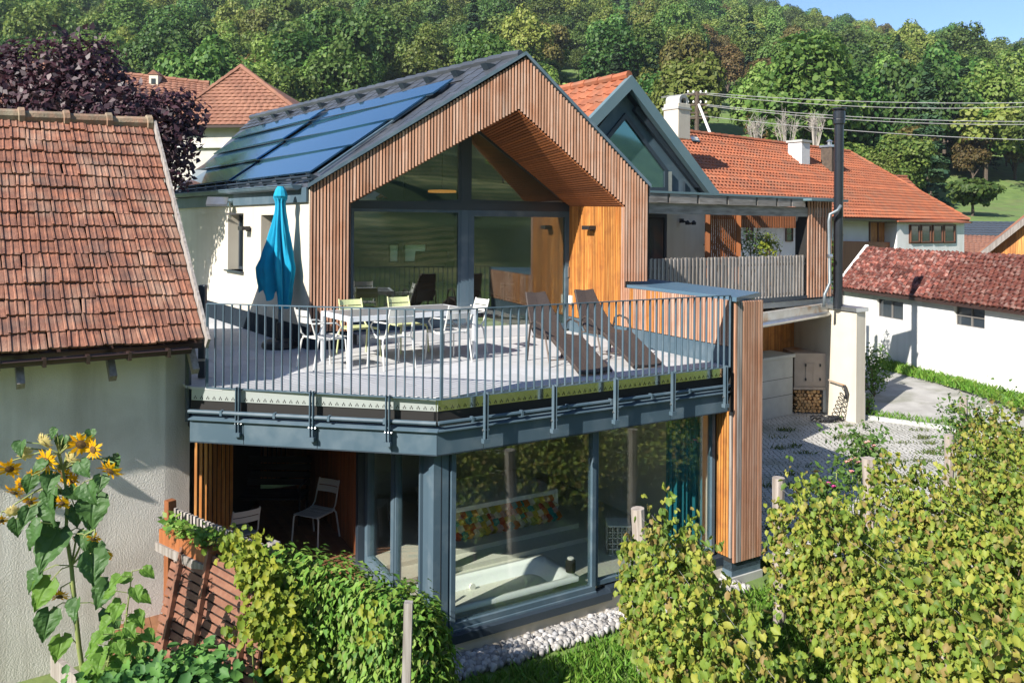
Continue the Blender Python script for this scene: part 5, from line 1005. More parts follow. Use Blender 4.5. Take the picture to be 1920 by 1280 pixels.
# ------------------------------------------------------------ white shed on the right
sh = thing('white_shed', 'long low white shed with an old wine red tile roof', 'shed', (13, 26, .8))
e1, e2 = onz(1575, 672, .86), onz(1990, 752, .86)
s1 = at(1578, 541, 30.4); s2 = at(1975, 574, 21.2); s1p, s2p = V(*s1.xy), V(*s2.xy); sd_ = (s2p - s1p).normalized(); sn2 = V(sd_.y, -sd_.x); sn2 = sn2 if sn2.x < 0 else -sn2
ze = (s1.z + s2.z) / 2
t1 = at(1626, 465, 31.2); t2 = at(1985, 485, 22.6)
b0_ = v3(s1p + sn2 * .22, ze - .08); b1_ = v3(s2p + sn2 * .22, ze - .08)
sp_ = [(-.5 + i / 6, .30 * math.sin(math.pi * i / 6)) for i in range(7)]
tile_roof(sh, [b0_, b1_, t2, t1], 15, 46, sp_, M['shedtile'], 'roof_tile', 300, .035, .03, .05, lip=.22, vis=lambda p: (p - V(13, 20, 4)).length)
MB().prism([b0_, b1_, t2, t1], (0, 0, -.1)).build('roof_deck', M['brown'], sh); bk1 = t1 + v3(-sn2 * 3, -1.7); bk2 = t2 + v3(-sn2 * 3, -1.7); MB().prism([t1, t2, bk2, bk1], (0, 0, -.1)).build('rear_roof', M['shedtile'], sh)
MB().bar(b0_ + V(0, 0, .06), t1 + V(0, 0, .10), .14, .06).build('verge_board', M['white'], sh); MB().prism([v3(s1p, .2), v3(s1p - sn2 * 3.4, .2), v3(s1p - sn2 * 3.4, ze), t1 + V(0, 0, -.05), v3(s1p, ze)], v3(sd_ * .2, 0)).build('gable_wall', M['white'], sh)
M['oldframe'] = mat('grey_old_frame', (.16, .15, .14), rough=.7)
def spt(px, py): return hit(px, py, s1p + sn2 * .005, sd_)
def sseg(a, c, z0, z1): p_, q_ = s1p + sd_ * a, s1p + sd_ * c; MB().prism([v3(p_, z0), v3(q_, z0), v3(q_, z1), v3(p_, z1)], v3(-sn2 * .3, 0)).build('wall', M['white'], sh)
scur = -.0
for (x0, x1, ya, yb) in ((1643, 1693, 563, 597), (1788, 1846, 575, 613)):
    q0, q1 = spt(x0, yb), spt(x1, yb); zb2, zt3 = (spt(x0, yb).z + spt(x1, yb).z) / 2, (spt(x0, ya).z + spt(x1, ya).z) / 2
    sa_, sc_ = (V(*q0.xy) - s1p).dot(sd_), (V(*q1.xy) - s1p).dot(sd_); sseg(scur, sa_, .2, ze + .02); sseg(sa_, sc_, .2, zb2); sseg(sa_, sc_, zt3, ze + .02); scur = sc_
    window(sh, [V(q0.x, q0.y, zb2), V(q1.x, q1.y, zb2), V(q1.x, q1.y, zt3), V(q0.x, q0.y, zt3)], M['oldframe'], 2, 2 if x0 > 1700 else 1, .045, M['farglass'], -.13)
pw = at(1627, 620, 26.0); t = thing('white_drainpipe', 'short white drainpipe behind the cream wall end', 'drainpipe', V(pw.x, pw.y, .6)); MB().tube([V(pw.x, pw.y, .5), V(pw.x, pw.y, 2.2)], .05, 8).build('pipe', M['white'], t)
# wooden gabled shed, right edge; dark and brown roofs beyond
sseg(scur, (s2p - s1p).length + 2, .2, ze + .02)
wsn = thing('wooden_gable_shed', 'brown boarded shed gable with a grey slanting verge beam at the right edge', 'shed', at(1900, 450, 26))
w0, w1 = at(1842, 478, 26.5), at(2080, 488, 25.0); wapx = at(2010, 345, 25.4); wdd = V(*(w1 - w0).xy).normalized()
for i in range(22):
    u = (i + .5) / 22; p = w0.lerp(w1, u); zt_ = interp(u, [0, .7, 1], [w0.z, wapx.z, wapx.z - 1]) ; piece('board', M['shedwood'] if 'shedwood' in M else M['larch'], wsn, V(p.x, p.y, (p.z - .1 + zt_) / 2), ((w1 - w0).length / 22 * .95, .04, max(.05, zt_ - p.z + .1)), rotz(wdd))
MB().bar(w0 + V(-.15, -.15, -.02), wapx + V(0, -.2, .12), .35, .16).build('verge_beam', M['greywood'], wsn); MB().prism([w0 + V(-.2, .1, 0), wapx + V(0, .1, .2), wapx + V(5, 5, .2), w0 + V(5, 5, 0)], (0, 0, -.1)).build('roof', M['housetile'], wsn)
MB().prism([V(w0.x, w0.y, .5), V(w1.x, w1.y, .5), V(w1.x, w1.y, w1.z), V(w0.x, w0.y, w0.z)], (.1, .2, 0)).build('wall', M['white'], wsn)
dk = thing('dark_roofed_house', 'house with a dark slate roof beyond the white shed', 'house', at(1850, 430, 44))
course_roof(dk, at(1790, 441, 50), at(1905, 443, 50), at(1905, 416, 55), at(1800, 415, 55), 6, .4, .02, M['slatefar'] if 'slatefar' in M else M['slate'], .05); q0, q1 = at(1790, 441, 50.2), at(1905, 443, 50.2); wallquad(dk, V(*q0.xy), V(*q1.xy), 2, q0.z, M['white'])
bnr = thing('brown_tiled_roof_house', 'house with a faded brown tile roof below the dark slate roof', 'house', at(1840, 455, 36))
course_roof(bnr, at(1790, 476, 43.5), at(1875, 478, 43.5), at(1875, 443, 48), at(1790, 441, 48), 9, .25, .04, M['housetile'], .03); q0, q1 = at(1790, 476, 44), at(1875, 478, 44); wallquad(bnr, V(*q0.xy), V(*q1.xy), 1, q0.z - .1, M['white'])
# ------------------------------------------------------------ houses behind, left
hh = thing('hip_roofed_house', 'large pale house with a brown pyramid hip roof behind the plum tree', 'house', at(450, 250, 38))
ax_ = at(452, 127, 40); el = at(300, 228, 37.0); em = at(415, 225, 36.2); er2 = at(582, 203, 40.5); el.z = em.z; er2.z = em.z
el = at(330, 222, 40.5); el.z = em.z
def tri_roof(parent, a, c, apx, nr, colw, m): course_roof(parent, a, c, apx + (c - a).normalized() * .06, apx - (c - a).normalized() * .06, nr, colw, .03, m, .05)
e_l2, e_m2, e_r2 = V(*at(318, 228, 38).xy, em.z), V(*at(446, 226, 36.0).xy, em.z), V(*at(588, 206, 41).xy, em.z)
ef0, ef1 = V(*at(300, 225, 38.5).xy, em.z), V(*at(590, 210, 37.5).xy, em.z)
tri_roof(hh, ef0, ef1, ax_, 17, .32, M['housetile']); eb0, eb1 = ef0 + V(1.0, 8, 0), ef1 + V(1.0, 8, 0); MB().prism([ef1, eb1, ax_], (0, 0, -.1)).build('roof', M['housetile'], hh); MB().prism([ef0, eb0, ax_], (0, 0, -.1)).build('roof', M['housetile'], hh)
wallquad(hh, V(*ef0.xy) + V(.4, .4), V(*ef1.xy) + V(-.4, .4), 0, em.z - .05, M['oldwall']); MB().bar(V(ef0.x + .3, ef0.y + .3, em.z - .95), V(ef1.x - .3, ef1.y + .3, em.z - .95), .12, .12).build('cornice', M['white'], hh); MB().bar(V(ef0.x, ef0.y, em.z - .06), V(ef1.x, ef1.y, em.z - .06), .12, .12).build('gutter', M['brown'], hh)
for (a, c, r_) in ((ef0, ax_, .12), (ef1, ax_, .12)): ridge(hh, a, c, .5, r_, M['housetile'])
lh = thing('long_roofed_house', 'long old house with a faded brown ridge roof and small dormer behind the plum tree', 'house', at(180, 200, 46))
la, lb = at(-60, 109, 47), at(392, 158, 47); lc, ld2 = at(400, 240, 43), at(-60, 215, 43)
course_roof(lh, ld2, lc, lb, la, 18, .35, .04, M['housetile'], .05); ridge(lh, la, lb, .6, .13, M['housetile']); wallquad(lh, V(*ld2.xy), V(*lc.xy), 0, lc.z, M['oldwall'])
dq_ = at(292, 151, 46.6); dm = MB().box(dq_ + V(0, 0, -.1), (.50, .6, .75)).build('dormer', M['cream'], lh); MB().prism([dq_ + V(-.33, -.35, .27), dq_ + V(.33, -.35, .27), dq_ + V(0, -.35, .55)], (0, .8, 0)).build('dormer_roof', M['housetile'], dm); MB().box(dq_ + V(0, -.31, -.1), (.24, .03, .3)).build('dormer_window', M['farglass'], dm)
# ------------------------------------------------------------ power pole, wires, roof brace
up = at(1307, 240, 46); pt = at(1307, 172, 46); po = thing('power_pole', 'wooden power pole with cross arms behind the farmhouse roof', 'power pole', V(up.x, up.y, H(up.x, up.y)))
MB().tube([V(up.x, up.y, H(up.x, up.y)), V(pt.x, pt.y, pt.z)], [.16, .12], 8).build('pole', M['bark'], po)
for py in (178, 197, 212, 222): q = at(1307, py, 46); MB().bar(q + V(-.55, 0, 0), q + V(.55, -.1, 0), .09, .09).build('cross_arm', M['bark'], po)
for py in (175, 194):
    for x in (-.5, -.2, .2, .5): q = at(1307, py, 46) + V(x, 0, .02); MB().lathe([(.04, 0), (.06, .05), (.03, .13)], q, 6).build('insulator', M['whiteplastic'], po)
pw_ = thing('power_lines', 'five pale overhead power lines sagging to the right of the pole', 'power lines', pt)
for (ya, yb, ym) in ((174, 191, 192), (176, 197, 202), (195, 227, 222), (197, 232, 228), (217, 263, 249)):
    pts = []
    for k in range(13): 
        u = k / 12; q = at(1310 + 700 * u, 0, 46 - 6 * u); yy = ya + (yb + (yb - ym) * .1 - ya) * u + 4 * (ym - (ya + yb) / 2) * u * (1 - u); q = at(1310 + 700 * u, yy, 46 - 6 * u); pts.append(q)
    MB().tube(pts, .018, 4).build('wire', M['wirepale'] if 'wirepale' in M else M['wire'], pw_)
    MB().tube([at(1310, ya, 46), at(1240, ya + 8, 46)], .018, 4).build('wire', M['wire'], pw_)
t = thing('roof_brace_pole', 'slanting pale brace pole standing on the red farmhouse roof', 'pole', at(1338, 264, 34.6)); MB().tube([at(1310, 196, 35.5), at(1338, 267, 34.6)], [.05, .06], 6).build('pole', M['whiteplastic'], t)
# ------------------------------------------------------------ vegetation helpers
def rots(nrm, spin=None):
    n_ = nrm / np.linalg.norm(nrm, axis=1, keepdims=True); N_ = len(n_); up = RNG.normal(size=(N_, 3)); x = np.cross(up, n_); x /= np.linalg.norm(x, axis=1, keepdims=True) + 1e-9; y = np.cross(n_, x); return np.stack([x, y, n_], -1)
def rots_dir(nrm, ydir):
    n_ = nrm / np.linalg.norm(nrm, axis=1, keepdims=True); y = ydir - (ydir * n_).sum(1, keepdims=True) * n_; y /= np.linalg.norm(y, axis=1, keepdims=True) + 1e-9; x = np.cross(y, n_); return np.stack([x, y, n_], -1)
def scatter(LV, LF, pos, rot, sc):
    n_ = len(pos); v = np.einsum('nij,kj->nki', rot, LV) * sc[:, None, None] + pos[:, None, :]; k = len(LV)
    f = (np.arange(n_) * k)[:, None, None] + LF[None]; return v.reshape(-1, 3), f.reshape(-1, LF.shape[1])
CLUMP = (np.array([(-.5, -.35, 0), (.05, -.5, .12), (.5, -.1, -.05), (.42, .4, .1), (-.1, .5, -.06), (-.5, .2, .1)]), np.array([(0, 1, 2, 5), (5, 2, 3, 4)]))
LEAF = (np.array([(0, 0, 0), (.30, .35, .10), (0, 1, -.05), (-.30, .35, .10)]), np.array([(0, 1, 2, 3)]))
LEAFLET = (np.array([(0, 0, 0), (.24, .40, .09), (0, .45, 0), (-.24, .40, .09), (0, 1, -.12)]), np.array([(0, 1, 4, 2), (0, 2, 4, 3)]))
VL = [(0, .04), (.26, -.12), (.47, .12), (.44, .34), (.48, .60), (.28, .74), (0, .98), (-.28, .74), (-.48, .60), (-.44, .34), (-.47, .12), (-.26, -.12)]
VINE = (np.array([(0, .3, -.12)] + [(x * .94, y, .34 * abs(x) - .30 * max(0, y - .3) ** 1.5 + (.06 if i % 2 else -.03)) for i, (x, y) in enumerate(VL)]), np.array([(0, i, i + 1, i + 2 if i < 11 else 1) for i in range(1, 12, 2)]))
# ------------------------------------------------------------ tree prototypes
M['leafdark'] = leafmat('oak_leaves', [(.042, .098, .020), (.072, .145, .028), (.11, .185, .038), (.15, .22, .05)], objv=.42, hue=.03)
M['leaflight'] = leafmat('birch_leaves', [(.095, .165, .028), (.145, .22, .04), (.19, .255, .055), (.23, .28, .08)], objv=.38, hue=.035)
M['leafbrown'] = leafmat('turning_leaves', [(.085, .085, .022), (.125, .105, .030), (.15, .13, .04), (.17, .12, .04)], objv=.25, hue=.03)
M['needle'] = leafmat('needles', [(.030, .070, .034), (.05, .098, .045), (.075, .125, .055)], objv=.3, hue=.015, trans=.15)
M['bluefir'] = leafmat('blue_needles', [(.07, .12, .11), (.11, .17, .15)], objv=.1, trans=.15)
def crown(seed, n_, rx, rz, nl, leaf, flat=1., cone=False):
    g = np.random.default_rng(seed); 
    if cone:
        t = g.random(n_) ** .75; ang = g.random(n_) * 2 * np.pi; lay = np.floor(t * 11) / 11 + g.random(n_) * .05; r = (1 - lay) * rx * (.25 + .75 * g.random(n_) ** .5) * (1 + .25 * np.sin(ang * 5 + lay * 31)); z = lay * rz * 2 - .12 * r
        pos = np.stack([r * np.cos(ang), r * np.sin(ang), z + .6], 1); nrm = np.stack([np.cos(ang) * .4, np.sin(ang) * .4, np.full(n_, 1.)], 1) + g.normal(size=(n_, 3)) * .3
    else:
        c = g.normal(size=(nl, 3)); c /= np.linalg.norm(c, axis=1, keepdims=True); c *= (g.random((nl, 1)) ** .45) * .74; c[:, 2] = c[:, 2] * 1.0 + .08; lr = .22 + .22 * g.random(nl); lr *= 1.15 - .35 * np.abs(c[:, 2])
        k = g.choice(nl, n_, p=lr ** 2 / (lr ** 2).sum()); d = g.normal(size=(n_, 3)); d /= np.linalg.norm(d, axis=1, keepdims=True); d[:, 2] = np.where(d[:, 2] < -.35, -d[:, 2] * .6, d[:, 2])
        p = c[k] + d * (lr[k] * (.82 + .26 * g.random(n_)))[:, None]; pos = p * np.array([rx, rx, rz]); nrm = d * .9 + g.normal(size=(n_, 3)) * .42 + np.array([0, 0, .25]); pos[:, 2] += rz
    sc = leaf * (.6 + .8 * g.random(n_)); rot = rots(nrm); v, f = scatter(*CLUMP, pos, rot, sc); return v, f
def treemesh(name, m, seed, n_, rx, rz, nl, leaf, trunk, cone=False):
    v, f = crown(seed, n_, rx, rz, nl, leaf, cone=cone); v[:, 2] += trunk * (0 if cone else 1) - (0 if cone else rz * .12)
    tb_ = MB().tube([(0, 0, -2), (.05, 0, trunk * .6), (0, .1, trunk + rz * .9)], [.32, .24, .08], 7)
    g = random.Random(seed)
    if not cone:
        for k in range(5): a = g.random() * 6.28; tb_.tube([(0, 0, trunk * .7 + k * .3), (math.cos(a) * rx * .35, math.sin(a) * rx * .35, trunk + rz * (.4 + .15 * k)), (math.cos(a) * rx * .6, math.sin(a) * rx * .6, trunk + rz * (.8 + .15 * k))], [.14, .09, .03], 5)
    tv = np.array(tb_.v); tq = np.array([q for q in tb_.f if len(q) == 4]); me = mesh_np(name, np.concatenate([v, tv]), np.concatenate([f, tq + len(v)]), [m, M['bark']])
    mi = np.zeros(len(f) + len(tq), dtype=np.int32); mi[len(f):] = 1; me.polygons.foreach_set('material_index', mi); return me, v, f
PROTO = []
for i in range(4): PROTO.append(('oak', 'broadleaf_tree', treemesh('oak_tree', M['leafdark'], 20 + i, 8500, 5.2, 5.2 + .5 * i, 32 + 5 * i, .38, 2.2)))
for i in range(3): PROTO.append(('light', 'broadleaf_tree', treemesh('light_tree', M['leaflight'], 40 + i, 7500, 4.4, 5.6, 32, .35, 2.4)))
for i in range(2): PROTO.append(('fir', 'conifer_tree', treemesh('fir_tree', M['needle'], 60 + i, 3000, 2.7, 7.2, 0, .50, 2.0, True)))
PROTO.append(('brown', 'broadleaf_tree', treemesh('brown_tree', M['leafbrown'], 70, 7500, 4.6, 5.0, 30, .36, 2.2)))
LAB = {'oak': 'dark green broadleaf tree in the dense hillside forest', 'light': 'light green tree in the hillside forest', 'fir': 'dark conifer among the hillside broadleaf trees', 'brown': 'tree turning brownish yellow in the hillside forest'}
def clearing(px, pyb, pyt, d):                          # keep the grassy glades of the hillside open
    for (x0, x1, y0, y1) in ((1304, 1424, 186, 272), (1752, 1990, 352, 440), (1040, 1110, 146, 190)):
        if x0 < px < x1 and pyb > y0 and pyt < y1: return True
    return False
spots = []; y = 72.0; g = np.random.default_rng(5)
while y < 425:
    sp_y = 5.0 + y * .0085
    wid = 1.3 * y / 2 * 1.08 + 8; x = -wid + g.random() * 6
    while x < wid:
        xx = x + g.normal() * 1.8; yy = y + g.normal() * 1.8; k = xx / yy
        h = H(xx, yy); px, pyb = proj((xx, yy, h)); _, pyt = proj((xx, yy, h + 9))
        start = interp(k, [-.7, -.2, 0, .2, .45, .7], [84, 88, 95, 95, 80, 72])
        if yy > start and not clearing(px, pyb, pyt, yy) and pyb > -40 and -90 < px < 2010: spots.append((yy, xx, h, px, pyb))
        x += sp_y * (.85 + .4 * g.random())
    y += sp_y * .92
spots.sort()
def kind_of(px, py, yy):
    r = g.random(); fir = 0 if (px > 1450 and py < 130) else .06 + (.12 if px < 60 else 0); br = .05 + (.08 if px > 1250 else 0); li = .36
    return 'fir' if r < fir else 'brown' if r < fir + br else 'light' if r < fir + br + li else 'oak'
cnt = 0; far = []
for (yy, xx, h, px, py) in spots:
    kd_ = kind_of(px, py, yy); s = (.46 + .72 * g.random() ** 1.6) * (1 if kd_ != 'fir' else 1.05); c = [i for i, p in enumerate(PROTO) if p[0] == kd_]; pi = int(c[g.integers(len(c))]); sc_ = (s * (.85 + .3 * g.random()), s, s * (.85 + .4 * g.random()))
    if cnt < 290:
        p = PROTO[pi]; o_ = bpy.data.objects.new(p[1], p[2][0]); COL.objects.link(o_)
        o_.location = (xx, yy, h - .3); o_.rotation_euler = (0, 0, g.random() * 6.28); o_.scale = sc_; tag(o_, LAB[kd_], 'tree', 'trees of the forested hillside'); cnt += 1
    else: far.append((xx, yy, h - .3, g.random() * 6.28, *sc_, pi))
for k in range(34):
    xx, yy = float(g.uniform(5, 170)), float(-g.uniform(45, 190)); s = .22 + .3 * g.random(); far.append((xx, yy, H(xx, yy) - .3, g.random() * 6.28, s, s, s, int(g.integers(7))))
far = np.array(far); me = bpy.data.meshes.new('far_forest'); me.vertices.add(len(far)); me.vertices.foreach_set('co', np.ascontiguousarray(far[:, :3], dtype=np.float32).ravel())
a_ = me.attributes.new('turn', 'FLOAT_VECTOR', 'POINT'); tv_ = np.zeros((len(far), 3), np.float32); tv_[:, 2] = far[:, 3]; a_.data.foreach_set('vector', tv_.ravel())
a_ = me.attributes.new('size', 'FLOAT_VECTOR', 'POINT'); a_.data.foreach_set('vector', np.ascontiguousarray(far[:, 4:7], dtype=np.float32).ravel())
a_ = me.attributes.new('species', 'INT', 'POINT'); a_.data.foreach_set('value', far[:, 7].astype(np.int32))
ff = link('far_forest', me, kind='stuff'); gt_ = bpy.data.node_groups.new('far_forest', 'GeometryNodeTree'); gt_.interface.new_socket('Geometry', in_out='INPUT', socket_type='NodeSocketGeometry'); gt_.interface.new_socket('Geometry', in_out='OUTPUT', socket_type='NodeSocketGeometry')
GN, GL = gt_.nodes, gt_.links; gi_ = GN.new('NodeGroupInput'); go_ = GN.new('NodeGroupOutput'); jn = GN.new('GeometryNodeJoinGeometry'); GL.new(jn.outputs[0], go_.inputs[0])
def nattr(nm, ty): n_ = GN.new('GeometryNodeInputNamedAttribute'); n_.data_type = ty; n_.inputs['Name'].default_value = nm; return n_.outputs[0]
at_, as_, ai_ = nattr('turn', 'FLOAT_VECTOR'), nattr('size', 'FLOAT_VECTOR'), nattr('species', 'INT')
for pi, p in enumerate(PROTO):
    src = next((o_ for o_ in S.objects if o_.data == p[2][0]), None)
    if src is None: continue
    oi_ = GN.new('GeometryNodeObjectInfo'); oi_.inputs['Object'].default_value = src; oi_.inputs['As Instance'].default_value = True
    cm_ = GN.new('FunctionNodeCompare'); cm_.data_type = 'INT'; cm_.operation = 'EQUAL'; si = [x for x in cm_.inputs if x.type == 'INT']; GL.new(ai_, si[0]); si[1].default_value = pi
    ip = GN.new('GeometryNodeInstanceOnPoints'); GL.new(gi_.outputs[0], ip.inputs['Points']); GL.new(cm_.outputs[0], ip.inputs['Selection']); GL.new(oi_.outputs['Geometry'], ip.inputs['Instance']); GL.new(at_, ip.inputs['Rotation']); GL.new(as_, ip.inputs['Scale']); GL.new(ip.outputs[0], jn.inputs[0])
md_ = ff.modifiers.new('trees', 'NODES'); md_.node_group = gt_
print('far trees', len(far))
# trees one can tell apart
def ground_at(px, py, d0):
    d = 40.0
    while d < 400:
        q = at(px, py, d)
        if q.z < H(q.x, q.y): return q
        d += .5
    return at(px, py, d0)
def special(px, py, d, mname, crownm, seed, rx, rz, trunk, lab, n_=2600, leaf=.3, cat='tree', name='broadleaf_tree', cone=False, z=None):
    q = ground_at(px, py, d); z = q.z; t = thing(name, lab, cat, V(q.x, q.y, z)); v, f = crown(seed, n_, rx, rz, 24, leaf, cone=cone); v[:, 2] += trunk
    link('crown', mesh_np('crown', v, f, crownm), t, local=True); MB().tube([(0, 0, -1), (.1, 0, trunk), (0, 0, trunk + rz * 1.1)], [.035 * rx + .1, .03 * rx + .06, .04], 7).build('trunk', M['bark'], t, local=True); return t
special(1848, 345, 82, 0, M['leaflight'], 201, 4.6, 3.6, 3.4, 'solitary orchard tree with a visible trunk on the right meadow', leaf=.42)
special(1822, 405, 66, 0, M['leafdark'], 202, 2.8, 1.6, .4, 'low round bush on the right meadow below the orchard tree', 1500, .34, 'bush', 'meadow_bush')
special(1660, 320, 62, 0, M['leaflight'], 203, 2.6, 3.6, 2.0, 'pale feathery birch rising behind the farmhouse hip', 2200, .3)
special(1545, 270, 58, 0, M['leafbrown'], 204, 4.2, 4.2, 3.0, 'brownish broad tree right behind the farmhouse roof', 3000, .36)
special(1132, 165, 70, 0, M['leaflight'], 205, 2.4, 4.6, 2.0, 'slender pale larch behind the main gable', 2400, .3)
special(660, 190, 62, 0, M['bluefir'], 206, 2.2, 4.4, .2, 'silvery blue spruce above the solar roof', 1500, .45, 'tree', 'spruce_tree', True)
special(245, 170, 66, 0, M['bluefir'], 207, 2.2, 4.4, .2, 'silvery blue spruce left of the dormer', 1500, .45, 'tree', 'spruce_tree', True)
M['deadwood'] = mat('dead_grey_wood', (.34, .30, .27), rough=.9)
for px, py, hgt_ in ((1420, 262, 3.6), (1474, 268, 4.6), (1528, 246, 3.0)):
    q = at(px, py + 6, 64); t = thing('bare_bush', 'leafless grey bush behind the farmhouse ridge, ' + {1420: 'nearest the power pole', 1474: 'the broad one left of the white chimney', 1528: 'the thin one right of the white chimney'}[px], 'bush', V(q.x, q.y, q.z - 2.2)); b = MB(); rr = random.Random(px)
    for k in range(16):
        a = rr.random() * 6.28; r_ = rr.random() * hgt_ * .30; p1 = V(math.cos(a) * r_ * .6, math.sin(a) * r_ * .6, 1.0 + hgt_ * .35); p2 = V(math.cos(a) * r_, math.sin(a) * r_, 1.5 + hgt_ * rr.uniform(.45, .75)); b.tube([(0, 0, 0), p1, p2], [.05, .03, .01], 4)
        for q in range(12): u_ = rr.uniform(.2, 1); o2 = p1.lerp(p2, u_); b.tube([o2, o2 + V(rr.gauss(0, .30), rr.gauss(0, .3), rr.uniform(.2, .7))], [.014, .005], 3)
    b.build('branches', M['deadwood'], t, local=True)
# ------------------------------------------------------------ purple plum
M['plum'] = leafmat('purple_plum_leaves', [(.020, .007, .014), (.034, .011, .020), (.055, .017, .028), (.09, .036, .046)], trans=.25, gloss=.05)
pt_ = thing('purple_plum_tree', 'large dark purple leaved plum tree behind the barn roof', 'tree', (-8.6, 17.4, 0)); g = np.random.default_rng(77)
lobes = []
for (px, py, d, r) in ((20, 175, 17, 1.0), (70, 165, 17, 1.0), (110, 150, 17.2, .8), (150, 140, 17, .95), (175, 130, 17.3, .6), (200, 150, 17, .5), (150, 210, 16.6, 1.1), (60, 225, 16.6, 1.2), (230, 215, 16.6, .62), (285, 212, 17, .42), (330, 205, 17, .5), (345, 215, 16.8, .5), (310, 245, 16.6, .75), (345, 245, 16.8, .35), (300, 285, 16.5, .5), (330, 280, 16.6, .45), (310, 320, 16.6, .45), (335, 335, 16.7, .3), (265, 240, 16.4, .9), (200, 250, 16.3, .9), (-40, 200, 17, 1.3), (120, 245, 16.3, 1.0), (10, 120, 17.4, .3), (180, 105, 17.4, .28), (128, 110, 17.3, .35)): lobes.append((at(px, py, d), r))
cen = np.array([tuple(l[0]) for l in lobes]); rad = np.array([l[1] for l in lobes]); n_ = 12500; k = g.choice(len(rad), n_, p=rad ** 2.2 / (rad ** 2.2).sum()); d = g.normal(size=(n_, 3)); d /= np.linalg.norm(d, axis=1, keepdims=True)
pos = cen[k] + d * (rad[k] * (g.random(n_) ** .4) * 1.05)[:, None]; v, f = scatter(*LEAF, pos, rots(d * .6 + g.normal(size=(n_, 3)) * .6 + np.array([0, -.2, .3])), .15 * (.6 + .7 * g.random(n_)))
link('crown', mesh_np('crown', v, f, M['plum']), pt_, kind='stuff'); b = MB()
for l in lobes: b.tube([(-8.6, 17.4, 3.5), ((-8.6 + l[0].x) / 2 + random.uniform(-.3, .3), (17.4 + l[0].y) / 2, 4 + (l[0].z - 4) * .6), tuple(l[0])], [.12, .07, .02], 5)
b.tube([(-8.6, 17.4, -.3), (-8.6, 17.4, 3.6)], [.22, .16], 8); b.build('trunk', M['bark'], pt_)
# ------------------------------------------------------------ creeper hedge by the patio
M['creeper'] = leafmat('creeper_leaves', [(.06, .15, .020), (.10, .22, .03), (.16, .29, .042), (.22, .34, .06), (.12, .13, .035)], trans=.3, gloss=.02)
M['yellowvine'] = leafmat('yellow_vine_leaves', [(.14, .22, .025), (.21, .27, .03), (.30, .31, .035), (.12, .20, .03)], trans=.4)
M['vineleaf'] = leafmat('grape_leaves', [(.085, .155, .024), (.125, .205, .03), (.17, .25, .036), (.225, .29, .044), (.285, .325, .05), (.345, .345, .058), (.27, .19, .065), (.11, .18, .028)], trans=.38, gloss=.02, objv=.10)
hd_ = thing('creeper_hedge', 'dense green creeper hedge before the corner of the lower window', 'hedge', (-1.7, 8.3, 0)); g = np.random.default_rng(31); n_ = 15000
hp = [(*at(px_, py_, d_), r_) for px_, py_, d_, r_ in ((500, 1022, 8.72, .20), (560, 1032, 8.55, .32), (620, 1046, 8.4, .40), (690, 1075, 8.25, .46), (740, 1100, 8.12, .48), (780, 1122, 8.02, .42), (800, 1165, 7.98, .30))]; n_ = 24000
u = g.random(n_) * (len(hp) - 1); iu = u.astype(int); fu = (u - iu)[:, None]; ha = np.array(hp); cp_ = ha[iu] * (1 - fu) + ha[np.minimum(iu + 1, len(hp) - 1)] * fu
ang = g.random(n_) * 2 * np.pi; t_ = g.random(n_) ** .8; zz = cp_[:, 2] * (1 - t_ * .95); rr_2 = cp_[:, 3] * np.minimum(1, .45 + 1.5 * t_) * (.75 + .35 * g.random(n_)) * (1 + .18 * np.sin(u * 5 + zz * 6))
perp = np.array([.62, .78]); al = np.array([.78, -.62]); ox = np.cos(ang) * rr_2; oy = np.sin(ang) * rr_2
pos = np.stack([cp_[:, 0] + perp[0] * -ox + al[0] * oy * .6, cp_[:, 1] + perp[1] * -ox + al[1] * oy * .6, zz + .05 * g.normal(size=n_)], 1)
nr = np.stack([-perp[0] * np.cos(ang), -perp[1] * np.cos(ang), .5 + (t_ < .08) * 1.5], 1) + g.normal(size=(n_, 3)) * .35
dn = np.tile(np.array([[0, -.15, -1.]]), (n_, 1)) + g.normal(size=(n_, 3)) * .45
v, f = scatter(*LEAFLET, pos, rots_dir(nr, dn), .088 * (.6 + .8 * g.random(n_))); link('foliage', mesh_np('foliage', v, f, M['creeper']), hd_, kind='stuff')
b = MB()
for k in range(30): x = -2.5 + k * .055; b.tube([(x, 8.9 - (x + 2.6) * .5, 0), (x + random.uniform(-.1, .1), 8.8 - (x + 2.6) * .5, 1.4)], .012, 5)
b.build('stem', M['vinebark'], hd_)
MB().bar((-.93, 7.33, 0), at(766, 1128, 7.35), .075, .075).build('post', M['greywood'], hd_)
yv = thing('yellow_vine', 'bright yellow green vine trailing over the leaning boards and the slatted fence', 'vine', (-2.6, 8.4, 0)); pos = []; 
for (px, py, d, r, c) in ((455, 1030, 8.75, .14, 90), (480, 1050, 8.5, .14, 110), (500, 1085, 8.2, .13, 120), (500, 1130, 8.0, .14, 130), (515, 1170, 7.9, .14, 130), (480, 1180, 7.9, .10, 80), (470, 1075, 8.4, .10, 60), (430, 1015, 9.0, .10, 60), (530, 1210, 7.8, .14, 110), (560, 1240, 7.8, .12, 70), (440, 1185, 8.3, .07, 14), (575, 1265, 7.7, .12, 60), (560, 1110, 8.0, .08, 18), (700, 1190, 7.5, .08, 16), (690, 1140, 7.6, .07, 12)):
    q = at(px, py, d); pos.append(np.array(q)[None] + g.normal(size=(c, 3)) * r * .75)
pos = np.concatenate(pos); n_ = len(pos); v, f = scatter(*VINE, pos, rots_dir(np.tile([[-.3, -.7, .5]], (n_, 1)) + g.normal(size=(n_, 3)) * .45, np.tile([[0, 0, -1.]], (n_, 1)) + g.normal(size=(n_, 3)) * .6), .066 * (.6 + .8 * g.random(n_)))
